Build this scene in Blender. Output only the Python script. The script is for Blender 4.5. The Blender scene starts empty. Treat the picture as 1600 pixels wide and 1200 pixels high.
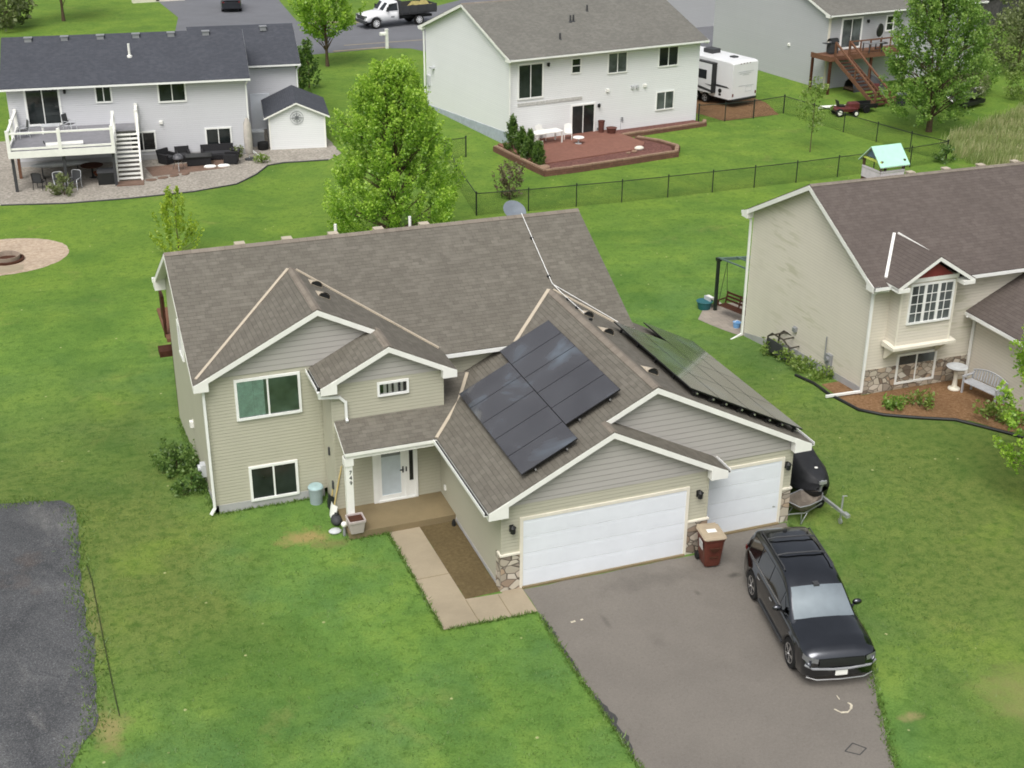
import bpy, bmesh, math, random
from mathutils import Vector, Matrix
R = math.radians
S = bpy.context.scene
COL = S.collection
random.seed(7)

# ------------------------------------------------------------------ camera
cam_d = bpy.data.cameras.new('camera'); cam = bpy.data.objects.new('camera', cam_d); COL.objects.link(cam)
S.camera = cam
yaw, pitch, roll = 0.3557, 0.4337, 0.0060
f = Vector((math.sin(yaw)*math.cos(pitch), math.cos(yaw)*math.cos(pitch), -math.sin(pitch)))
rt = Vector((math.cos(yaw), -math.sin(yaw), 0)); up = rt.cross(f)
r2 = rt*math.cos(roll)+up*math.sin(roll); u2 = up*math.cos(roll)-rt*math.sin(roll)
cam.matrix_world = Matrix(((r2.x, u2.x, -f.x, -10.994), (r2.y, u2.y, -f.y, -28.701), (r2.z, u2.z, -f.z, 20.369), (0, 0, 0, 1)))
cam_d.sensor_width = 36; cam_d.lens = 2076.34/1600*36
cam_d.clip_start = 0.5; cam_d.clip_end = 3000

# ------------------------------------------------------------------ sky, sun, exposure
SUN_EL, SUN_AZ = 58, 215          # soft overcast light from above and behind the camera's left
w = bpy.data.worlds.new('World'); S.world = w; w.use_nodes = True
nt = w.node_tree; nt.nodes.clear()
sky = nt.nodes.new('ShaderNodeTexSky'); sky.sky_type = 'NISHITA'; sky.sun_disc = False
sky.sun_elevation = R(SUN_EL); sky.sun_rotation = R(SUN_AZ); sky.dust_density = 6; sky.air_density = 1; sky.ozone_density = 1
hs = nt.nodes.new('ShaderNodeHueSaturation'); hs.inputs['Saturation'].default_value = 0.30
bg = nt.nodes.new('ShaderNodeBackground'); bg.inputs['Strength'].default_value = 0.11
wo = nt.nodes.new('ShaderNodeOutputWorld')
nt.links.new(sky.outputs[0], hs.inputs['Color']); nt.links.new(hs.outputs[0], bg.inputs[0]); nt.links.new(bg.outputs[0], wo.inputs[0])
sd = bpy.data.lights.new('sun', 'SUN'); sd.energy = 0.9; sd.angle = R(40); sd.color = (1, .97, .93)
sun = bpy.data.objects.new('sun', sd); COL.objects.link(sun)
az = R(SUN_AZ)
sdir = Vector((math.sin(az)*math.cos(R(SUN_EL)), math.cos(az)*math.cos(R(SUN_EL)), math.sin(R(SUN_EL))))
sun.rotation_euler = (-sdir).to_track_quat('-Z', 'Y').to_euler()
S.view_settings.view_transform = 'Standard'; S.view_settings.look = 'None'; S.view_settings.gamma = 1
S.view_settings.exposure = 0.60; S.view_settings.use_curve_mapping = False
S.cycles.max_bounces = 6; S.cycles.diffuse_bounces = 3; S.cycles.glossy_bounces = 3; S.cycles.transparent_max_bounces = 12
S.cycles.use_denoising = True; S.cycles.filter_width = 1.8

# ------------------------------------------------------------------ materials
def s2l(c): return c/12.92 if c <= .04045 else ((c+.055)/1.055)**2.4
def srgb(r, g, b): return (s2l(r/255), s2l(g/255), s2l(b/255), 1)
class N:
    def __init__(s, name):
        s.m = bpy.data.materials.new(name); s.m.use_nodes = True; s.t = s.m.node_tree
        s.b = s.t.nodes['Principled BSDF']; s.out = s.t.nodes['Material Output']
    def n(s, typ, **kw):
        x = s.t.nodes.new('ShaderNode'+typ)
        for k, v in kw.items():
            if k in x.inputs: x.inputs[k].default_value = v
            else: setattr(x, k, v)
        return x
    def l(s, a, b): s.t.links.new(a, b)
    def uv(s):
        return s.n('UVMap').outputs[0]
    def pos(s): return s.n('NewGeometry').outputs['Position']
    def noise(s, vec, scale, detail=3, rough=.55, dist=0):
        x = s.n('TexNoise'); x.inputs['Scale'].default_value = scale; x.inputs['Detail'].default_value = detail
        x.inputs['Roughness'].default_value = rough; x.inputs['Distortion'].default_value = dist
        s.l(vec, x.inputs['Vector']); return x.outputs['Fac']
    def ramp(s, fac, stops):
        x = s.n('ValToRGB'); cr = x.color_ramp
        while len(cr.elements) < len(stops): cr.elements.new(.5)
        for e, (p, c) in zip(cr.elements, stops):
            e.position = p; e.color = c if hasattr(c, '__len__') else (c, c, c, 1)
        s.l(fac, x.inputs[0]); return x.outputs[0]
    def mix(s, fac, a, b, bt='MIX'):
        x = s.n('Mix', data_type='RGBA', blend_type=bt)
        for sock, v in ((x.inputs[0], fac), (x.inputs[6], a), (x.inputs[7], b)):
            if hasattr(v, 'is_linked') or hasattr(v, 'links'): s.l(v, sock)
            else: sock.default_value = v
        return x.outputs[2]
    def math(s, op, a, b=0.0):
        x = s.n('Math', operation=op)
        for sock, v in ((x.inputs[0], a), (x.inputs[1], b)):
            if hasattr(v, 'links'): s.l(v, sock)
            else: sock.default_value = v
        return x.outputs[0]
    def map(s, vec, scale=(1, 1, 1), rot=(0, 0, 0), loc=(0, 0, 0)):
        x = s.n('Mapping'); x.inputs['Scale'].default_value = scale; x.inputs['Rotation'].default_value = rot
        x.inputs['Location'].default_value = loc; s.l(vec, x.inputs[0]); return x.outputs[0]
    def bump(s, h, strength=.5, dist=.02):
        x = s.n('Bump'); x.inputs['Strength'].default_value = strength; x.inputs['Distance'].default_value = dist
        s.l(h, x.inputs['Height']); s.l(x.outputs[0], s.b.inputs['Normal'])
    def set(s, col=None, rough=.6, spec=.4, metal=0):
        if col is not None:
            if hasattr(col, 'links'): s.l(col, s.b.inputs['Base Color'])
            else: s.b.inputs['Base Color'].default_value = col
        s.b.inputs['Roughness'].default_value = rough; s.b.inputs['Specular IOR Level'].default_value = spec
        s.b.inputs['Metallic'].default_value = metal; return s.m

def plain(name, c, rough=.6, spec=.4, metal=0, var=.12, scale=3.0):
    m = N(name); f1 = m.noise(m.pos(), scale, 4, .65)
    a = tuple(x*(1-var) for x in c[:3])+(1,); b = tuple(min(1, x*(1+var)) for x in c[:3])+(1,)
    return m.set(m.ramp(f1, [(.3, a), (.7, b)]), rough, spec, metal)

def siding(name, c, lap=.105, stain=None, dirt=.10):
    m = N(name); uv = m.uv(); sep = m.n('SeparateXYZ'); m.l(uv, sep.inputs[0])
    q = m.math('DIVIDE', sep.outputs[1], lap); fr = m.math('FRACT', q)
    h = m.ramp(fr, [(0, 0.0), (.04, 1.0), (.9, .35), (1, .3)])
    fl = m.math('FLOOR', q)
    wn = m.n('TexWhiteNoise', noise_dimensions='1D'); m.l(fl, wn.inputs['W'])
    base = m.mix(m.math('MULTIPLY', wn.outputs[0], .35), c, tuple(x*.93 for x in c[:3])+(1,))
    d = m.noise(m.map(m.pos(), (.6, .6, .25)), 1.2, 5, .6)
    base = m.mix(m.ramp(d, [(.45, 0.0), (.75, dirt*2)]), base, tuple(x*.72 for x in c[:3])+(1,))
    seam = m.ramp(fr, [(0, 1.0), (.10, .75), (.17, 0.0), (1, 0.0)])       # shadow line under each lap, painted into the base colour
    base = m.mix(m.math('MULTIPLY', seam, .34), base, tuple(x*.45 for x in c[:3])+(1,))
    if stain:
        st = m.noise(m.map(uv, (.7, 4.5, 1)), 1.0, 3, .55)
        st2 = m.noise(m.map(uv, (.5, .5, 1), loc=(3.1, 1.7, 0)), .45, 2, .5)
        k = m.math('MULTIPLY', m.ramp(st, [(.53, 0.0), (.60, 1.0)]), m.ramp(st2, [(.46, 0.0), (.60, .5)]))
        base = m.mix(k, base, stain)
    m.bump(h, .8, .022)
    return m.set(base, .55, .3)

def shingle(name, a, b, c, rowh=.14, dark=.6):
    m = N(name); uv = m.uv()
    br = m.n('TexBrick'); br.inputs['Scale'].default_value = 1; br.inputs['Mortar Size'].default_value = .006
    br.inputs['Brick Width'].default_value = .26; br.inputs['Row Height'].default_value = rowh
    br.inputs['Color1'].default_value = a; br.inputs['Color2'].default_value = b
    br.inputs['Mortar'].default_value = tuple(x*dark for x in a[:3])+(1,); br.offset_frequency = 2; br.offset = .37
    m.l(uv, br.inputs['Vector'])
    sep = m.n('SeparateXYZ'); m.l(uv, sep.inputs[0])
    fl = m.math('FLOOR', m.math('DIVIDE', sep.outputs[1], rowh))
    cmb = m.n('CombineXYZ'); m.l(m.math('FLOOR', m.math('ADD', m.math('DIVIDE', sep.outputs[0], .21), m.math('MULTIPLY', fl, .37))), cmb.inputs[0]); m.l(fl, cmb.inputs[1])
    wn = m.n('TexWhiteNoise', noise_dimensions='2D'); m.l(cmb.outputs[0], wn.inputs['Vector'])
    col = m.mix(m.ramp(wn.outputs[0], [(.4, 0.0), (1, .6)]), br.outputs[0], c)
    pat = m.noise(m.pos(), .55, 4, .6)
    col = m.mix(m.ramp(pat, [(.35, 0.0), (.75, .45)]), col, tuple(x*.72 for x in a[:3])+(1,))
    streak = m.noise(m.map(uv, (2.2, .18, 1)), 1.0, 3, .6)
    col = m.mix(m.ramp(streak, [(.5, 0.0), (.8, .3)]), col, tuple(x*.7 for x in b[:3])+(1,))
    gr = m.noise(m.pos(), 60, 2, .7)
    col = m.mix(m.ramp(gr, [(.3, 0.0), (.8, .35)]), col, tuple(min(1, x*1.5) for x in c[:3])+(1,))
    fr = m.math('FRACT', m.math('DIVIDE', sep.outputs[1], rowh))
    hgt = m.math('ADD', m.ramp(fr, [(0, 0.0), (.06, 1.0), (1, .3)]), m.math('MULTIPLY', wn.outputs[0], .4))
    m.bump(hgt, .7, .014)
    return m.set(col, .85, .25)

def glass_dark(name, c=(.02, .025, .025, 1), rough=.06):
    m = N(name); n = m.noise(m.pos(), .9, 3)
    return m.set(m.ramp(n, [(.35, tuple(x*.5 for x in c[:3])+(1,)), (.7, tuple(x*1.6 for x in c[:3])+(1,))]), rough, .5)

def glass_clear(name):
    m = N(name); tr = m.n('BsdfTransparent'); gl = m.n('BsdfGlossy'); gl.inputs['Roughness'].default_value = .05
    mx = m.n('MixShader'); fr = m.n('Fresnel'); fr.inputs[0].default_value = 1.5
    m.l(fr.outputs[0], mx.inputs[0]); m.l(tr.outputs[0], mx.inputs[1]); m.l(gl.outputs[0], mx.inputs[2])
    m.l(mx.outputs[0], m.out.inputs[0]); return m.m

def stone(name, scale=3.2):
    m = N(name); v = m.n('TexVoronoi'); v.inputs['Scale'].default_value = scale
    m.l(m.map(m.uv(), (1, 1.5, 1)), v.inputs['Vector'])
    sep = m.n('SeparateColor'); m.l(v.outputs['Color'], sep.inputs[0])
    col = m.ramp(sep.outputs[0], [(0, srgb(150, 140, 125)), (.3, srgb(196, 188, 172)), (.5, srgb(120, 108, 98)), (.7, srgb(170, 150, 128)), (1, srgb(208, 202, 190))])
    e = m.n('TexVoronoi', feature='DISTANCE_TO_EDGE'); e.inputs['Scale'].default_value = scale
    m.l(m.map(m.uv(), (1, 1.5, 1)), e.inputs['Vector'])
    k = m.ramp(e.outputs['Distance'], [(0, 0.0), (.06, 1.0)])
    col = m.mix(k, srgb(92, 85, 76), col); m.bump(k, .8, .03)
    return m.set(col, .8, .2)

def leafmat(name, dark, mid, light):
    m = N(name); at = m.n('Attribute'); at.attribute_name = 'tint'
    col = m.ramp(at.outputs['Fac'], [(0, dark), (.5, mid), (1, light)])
    di = m.n('BsdfDiffuse'); tl = m.n('BsdfTranslucent'); m.l(col, di.inputs[0]); m.l(col, tl.inputs[0])
    gl = m.n('BsdfGlossy'); gl.inputs['Roughness'].default_value = .45
    mx = m.n('MixShader'); mx.inputs[0].default_value = .45; m.l(di.outputs[0], mx.inputs[1]); m.l(tl.outputs[0], mx.inputs[2])
    mx2 = m.n('MixShader'); mx2.inputs[0].default_value = .04; m.l(mx.outputs[0], mx2.inputs[1]); m.l(gl.outputs[0], mx2.inputs[2])
    m.l(mx2.outputs[0], m.out.inputs[0]); return m.m

def lin(r, g, b): return (r, g, b, 1)
def grassmat():
    m = N('grass'); p = m.pos()
    big = m.noise(p, .10, 3, .5, .3); mid = m.noise(p, .55, 4, .6, .2); fine = m.noise(p, 3.2, 4, .7); vf = m.noise(p, 17, 3, .75)
    bl = m.noise(m.map(p, (1, 1, 1), loc=(40, 9, 0)), .30, 4, .6)
    col = m.ramp(mid, [(.28, lin(.080, .165, .036)), (.5, lin(.125, .232, .047)), (.70, lin(.185, .290, .055))])
    col = m.mix(m.ramp(bl, [(.48, 0.0), (.68, .6)]), col, lin(.080, .170, .060))
    # the strip beside the house and the far right lawn are thinner, olive grass
    sep = m.n('SeparateXYZ'); m.l(p, sep.inputs[0])
    lft = m.math('MULTIPLY', m.ramp(m.math('ADD', m.math('MULTIPLY', sep.outputs[0], .1), m.math('ADD', m.math('MULTIPLY', bl, .5), .95)), [(.0, 1.0), (.36, 1.0), (.62, 0.0)]),
                 m.ramp(m.math('ADD', m.math('MULTIPLY', sep.outputs[1], .02), .2), [(.12, 0.0), (.24, 1.0), (.5, 1.0), (.68, 0.0)]))
    rgt = m.math('MULTIPLY', m.ramp(m.math('MULTIPLY', sep.outputs[0], .05), [(.30, 0.0), (.50, 1.0)]),
                 m.ramp(m.math('ADD', m.math('MULTIPLY', sep.outputs[1], .02), .3), [(.42, 1.0), (.7, 0.0)]))
    ol = m.math('MULTIPLY', m.math('MAXIMUM', lft, rgt), m.ramp(big, [(.3, .45), (.6, .95)]))
    olc = m.ramp(fine, [(.3, lin(.090, .135, .030)), (.7, lin(.165, .205, .052))])
    col = m.mix(ol, col, olc)
    far = m.ramp(m.math('MULTIPLY', sep.outputs[1], .01), [(.16, 0.0), (.34, 1.0)])     # freshly mown back yards
    farc = m.ramp(mid, [(.3, lin(.118, .210, .028)), (.7, lin(.172, .262, .036))])
    col = m.mix(m.math('MULTIPLY', far, .8), col, farc)
    cl_ = m.noise(m.map(p, (1, 1, 1), loc=(7, 31, 0)), .19, 5, .62, .6)
    col = m.mix(m.ramp(cl_, [(.34, .45), (.50, 0.0)]), col, lin(.050, .122, .022))
    col = m.mix(m.ramp(cl_, [(.56, 0.0), (.70, .45)]), col, lin(.200, .300, .040))
    dry = m.noise(m.map(p, (1, 1, 1), loc=(11, 3, 0)), .42, 5, .65, .5)
    col = m.mix(m.ramp(dry, [(.60, 0.0), (.78, .55)]), col, lin(.24, .24, .075))
    col = m.mix(m.ramp(fine, [(.30, .55), (.5, 0.0)]), col, lin(.045, .105, .014))
    col = m.mix(m.ramp(vf, [(.30, .50), (.52, 0.0)]), col, lin(.040, .090, .014))
    col = m.mix(m.ramp(vf, [(.55, 0.0), (.8, .45)]), col, lin(.20, .29, .055))
    wob = m.noise(p, 1.6, 5, .7)
    for (px, py, sx, sy, c0, st) in ((-5.1, 4.55, .95, .55, lin(.30, .24, .095), .95), (-4.4, 4.0, .7, .35, lin(.19, .16, .07), .6), (9.9, -8.6, 1.5, 1.3, lin(.27, .25, .10), .5), (6.75, -8.3, .35, .25, lin(.30, .25, .12), .7), (-11.1, -2.2, .5, 1.1, lin(.30, .24, .11), .7), (-11.15, 2.6, .22, 3.4, lin(.22, .22, .085), .6)):
        mp = m.map(p, (1/sx, 1/sy, 0), loc=(-px/sx, -py/sy, 0)); ln = m.n('VectorMath', operation='LENGTH'); m.l(mp, ln.inputs[0])
        dd = m.math('ADD', ln.outputs['Value'], m.math('MULTIPLY', m.math('SUBTRACT', wob, .5), 2.4))
        col = m.mix(m.ramp(dd, [(.25, st), (1.0, 0.0)]), col, c0)
    spk = m.n('TexVoronoi'); spk.inputs['Scale'].default_value = 1.1; m.l(p, spk.inputs['Vector'])
    col = m.mix(m.ramp(spk.outputs['Distance'], [(.03, .8), (.055, 0.0)]), col, lin(.45, .45, .22))
    m.bump(m.math('ADD', fine, m.math('MULTIPLY', vf, .6)), .6, .05)
    return m.set(col, .9, .15)

def asphalt(name, c, dark, stainpos=True):
    m = N(name); p = m.pos(); a = m.noise(p, .5, 4, .6, .3); g = m.noise(p, 40, 3, .8); k = m.noise(p, 6, 3, .6)
    col = m.mix(m.ramp(a, [(.35, 0.0), (.7, .6)]), c, dark)
    col = m.mix(m.ramp(g, [(.35, .35), (.6, 0.0)]), col, tuple(x*.55 for x in c[:3])+(1,))
    col = m.mix(m.ramp(g, [(.6, 0.0), (.85, .35)]), col, tuple(min(1, x*1.7) for x in c[:3])+(1,))
    col = m.mix(m.ramp(k, [(.62, 0.0), (.8, .25)]), col, tuple(x*.6 for x in dark[:3])+(1,))
    g2 = m.noise(p, 13, 4, .8); col = m.mix(m.ramp(g2, [(.30, .30), (.48, 0.0)]), col, tuple(x*.6 for x in dark[:3])+(1,)); col = m.mix(m.ramp(g2, [(.56, 0.0), (.75, .28)]), col, tuple(min(1, x*1.5) for x in c[:3])+(1,))
    wob = m.noise(p, 2.2, 4, .65)
    for (px, py, sx, sy, st) in ((5.75, -1.45, .28, .16, .85), (6.3, -3.2, .5, 1.0, .35), (2.4, -3.5, .28, .5, .22), (3.6, -.9, 2.2, .5, .30), (1.5, -2.3, .1, .4, .4), (6.9, -.6, 1.3, .8, .35), (4.4, -1.9, .1, .25, .5)):
        mp = m.map(p, (1/sx, 1/sy, 0), loc=(-px/sx, -py/sy, 0)); ln = m.n('VectorMath', operation='LENGTH'); m.l(mp, ln.inputs[0])
        dd = m.math('ADD', ln.outputs['Value'], m.math('MULTIPLY', m.math('SUBTRACT', wob, .5), 1.8))
        col = m.mix(m.ramp(dd, [(.2, st), (1.0, 0.0)]), col, tuple(x*.45 for x in dark[:3])+(1,))
    m.bump(m.math('ADD', g, g2), .35, .012); return m.set(col, .75, .3)

def millings():
    m = N('asphalt_millings'); p = m.pos(); a = m.noise(p, .42, 5, .65, .5); g = m.noise(p, 28, 4, .85)
    w1 = m.noise(m.map(p, (1, .35, 1), loc=(5, 2, 0)), .9, 5, .65, .4)
    col = m.ramp(a, [(.3, lin(.055, .058, .062)), (.55, lin(.10, .103, .106)), (.75, lin(.175, .175, .172))])
    col = m.mix(m.ramp(w1, [(.55, 0.0), (.75, .65)]), col, lin(.26, .255, .24))
    br = m.noise(m.map(p, (1, 1, 1), loc=(2, 7, 0)), .5, 3, .6)
    col = m.mix(m.ramp(br, [(.58, 0.0), (.72, .4)]), col, lin(.15, .105, .075))
    col = m.mix(m.ramp(g, [(.36, .8), (.5, 0.0)]), col, lin(.02, .02, .024))
    col = m.mix(m.ramp(g, [(.56, 0.0), (.72, .75)]), col, lin(.36, .37, .39))
    m.bump(g, .6, .03); return m.set(col, .85, .25)

def mulch(name, a, b, c, scale=9):
    m = N(name); p = m.pos(); n = m.noise(p, scale, 5, .75); n2 = m.noise(p, .8, 4, .6)
    col = m.ramp(n, [(.32, a), (.5, b), (.7, c)]); col = m.mix(m.ramp(n2, [(.45, 0.0), (.75, .5)]), col, tuple(x*.6 for x in b[:3])+(1,))
    m.bump(n, .7, .03); return m.set(col, .9, .15)

def brickpav(name, a, b, mort, w=.2, h=.1):
    m = N(name); br = m.n('TexBrick'); br.inputs['Scale'].default_value = 1; br.inputs['Brick Width'].default_value = w; br.inputs['Row Height'].default_value = h
    br.inputs['Mortar Size'].default_value = .006; br.inputs['Color1'].default_value = a; br.inputs['Color2'].default_value = b; br.inputs['Mortar'].default_value = mort
    m.l(m.uv(), br.inputs['Vector']); n = m.noise(m.pos(), .6, 4, .6)
    col = m.mix(m.ramp(n, [(.4, 0.0), (.75, .5)]), br.outputs[0], tuple(x*.65 for x in a[:3])+(1,))
    m.bump(br.outputs['Fac'], -.3, .01); return m.set(col, .8, .25)

def concrete(name, c):
    m = N(name); p = m.pos(); a = m.noise(p, .7, 5, .65, .4); g = m.noise(p, 30, 3, .7)
    col = m.ramp(a, [(.3, tuple(x*.78 for x in c[:3])+(1,)), (.6, c), (.8, tuple(min(1, x*1.1) for x in c[:3])+(1,))])
    col = m.mix(m.ramp(g, [(.35, .25), (.6, 0.0)]), col, tuple(x*.7 for x in c[:3])+(1,)); m.bump(g, .2, .005)
    return m.set(col, .8, .25)

def chainlink():
    m = N('chain_link'); uv = m.uv(); rot = m.map(uv, (1, 1, 1), rot=(0, 0, R(45)))
    sep = m.n('SeparateXYZ'); m.l(rot, sep.inputs[0]); ks = []
    for o in sep.outputs[:2]:
        fr = m.math('FRACT', m.math('DIVIDE', o, .05)); ks.append(m.math('LESS_THAN', fr, .10))
    k = m.math('MAXIMUM', ks[0], ks[1])
    tr = m.n('BsdfTransparent'); df = m.n('BsdfDiffuse'); df.inputs[0].default_value = (.02, .025, .02, 1)
    mx = m.n('MixShader'); m.l(k, mx.inputs[0]); m.l(tr.outputs[0], mx.inputs[1]); m.l(df.outputs[0], mx.inputs[2])
    m.l(mx.outputs[0], m.out.inputs[0]); return m.m

M = {}
SAGE = srgb(176, 178, 152)
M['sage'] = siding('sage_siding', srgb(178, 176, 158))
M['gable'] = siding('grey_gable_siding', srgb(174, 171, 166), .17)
M['white'] = plain('white_trim', srgb(236, 236, 230), .5, .4, var=.05)
M['white_metal'] = plain('white_aluminium', srgb(238, 239, 236), .4, .4, var=.04)
M['cream'] = plain('cream_trim', srgb(222, 217, 202), .6, .3, var=.06)
M['door'] = plain('white_steel_door', srgb(224, 229, 234), .45, .4, var=.04, scale=1)
M['foundation'] = concrete('foundation_concrete', srgb(178, 178, 178))
M['shingle'] = shingle('weathered_wood_shingles', srgb(92, 88, 80), srgb(104, 100, 91), srgb(118, 114, 105))
M['ridge'] = shingle('ridge_cap_shingles', srgb(112, 104, 94), srgb(124, 116, 105), srgb(138, 130, 119), .2)
M['flash'] = plain('beige_valley_flashing', srgb(184, 173, 154), .45, .4, var=.08)
M['stone'] = stone('stone_veneer'); M['stone2'] = stone('brown_ledge_stone', 3.6)
M['glass'] = glass_dark('dark_glass'); M['glass_teal'] = glass_dark('grey_green_glass', (.15, .215, .185, 1), .08)
M['glass_g'] = glass_dark('grey_glass', (.10, .115, .115, 1), .08)
M['clear'] = glass_clear('clear_glass')
M['teal'] = plain('teal_curtain', srgb(196, 232, 218), .8, .1, var=.2, scale=6)
M['concrete'] = concrete('walk_concrete', srgb(162, 150, 128)); M['porch'] = concrete('porch_concrete', srgb(132, 118, 90))
M['drive'] = asphalt('driveway_asphalt', lin(.200, .182, .158), lin(.148, .135, .118)); M['street'] = asphalt('street_asphalt', lin(.17, .175, .19), lin(.125, .13, .14))
M['tar'] = plain('dark_crack_sealer', lin(.055, .055, .055), .6, .3)
M['millings'] = millings(); M['grass'] = grassmat()
M['bed'] = mulch('bare_garden_soil', srgb(88, 76, 52), srgb(100, 87, 61), srgb(112, 99, 72))
M['dirt'] = mulch('worn_turf_soil', srgb(112, 112, 52), srgb(140, 130, 70), srgb(162, 146, 92))
M['mulch'] = mulch('red_wood_mulch', srgb(100, 76, 52), srgb(128, 98, 70), srgb(150, 124, 96))
M['gravel'] = mulch('river_gravel', srgb(116, 112, 104), srgb(154, 148, 138), srgb(186, 180, 170), 6)
M['sand'] = mulch('fire_pit_sand', srgb(150, 132, 112), srgb(180, 162, 142), srgb(196, 182, 162), 5)
M['lavarock'] = mulch('dark_red_lava_rock', srgb(84, 58, 54), srgb(110, 76, 70), srgb(138, 104, 92), 7)
M['paver'] = brickpav('red_brick_pavers', srgb(140, 98, 84), srgb(126, 86, 74), srgb(108, 80, 70))
M['paver2'] = brickpav('brown_brick_pavers', srgb(130, 106, 92), srgb(112, 92, 80), srgb(96, 82, 72))
M['greypaver'] = brickpav('grey_patio_pavers', srgb(164, 154, 142), srgb(148, 140, 130), srgb(120, 114, 106), .4, .4)
M['wallblock'] = brickpav('tan_wall_block', srgb(118, 86, 72), srgb(100, 72, 62), srgb(76, 58, 50), .3, .15)
M['capblock'] = brickpav('buff_cap_block', srgb(158, 132, 110), srgb(140, 116, 98), srgb(110, 92, 80), .3, .3)
M['bark'] = plain('bark', srgb(92, 78, 64), .9, .1, var=.3, scale=14)
M['black'] = plain('black_metal', lin(.015, .016, .016), .45, .4, var=.2); M['rubber'] = plain('black_rubber', lin(.018, .018, .018), .8, .2, var=.2)
M['dkgrey'] = plain('dark_grey_plastic', lin(.05, .052, .055), .6, .3); M['grey'] = plain('mid_grey_metal', lin(.25, .26, .27), .4, .4)
M['galv'] = plain('galvanised_steel', lin(.42, .44, .43), .4, .5, .5); M['ltgrey'] = plain('light_grey_plastic', lin(.5, .52, .53), .5, .3)
M['brownwood'] = plain('stained_brown_timber', srgb(114, 82, 64), .75, .2, var=.2, scale=8); M['dkbrown'] = plain('dark_brown_timber', srgb(74, 46, 34), .7, .2, var=.25, scale=8)
M['chain'] = chainlink(); M['fencepost'] = plain('dark_green_black_post', lin(.022, .030, .022), .5, .3)
M['silver'] = plain('silver_trim', lin(.5, .5, .5), .25, .5, .8); M['red'] = plain('dark_red_lens', lin(.12, .01, .01), .3, .5)

M['dirty'] = plain('dirty_white_board', srgb(190, 190, 186), .7, .2, var=.2, scale=9)
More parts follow.
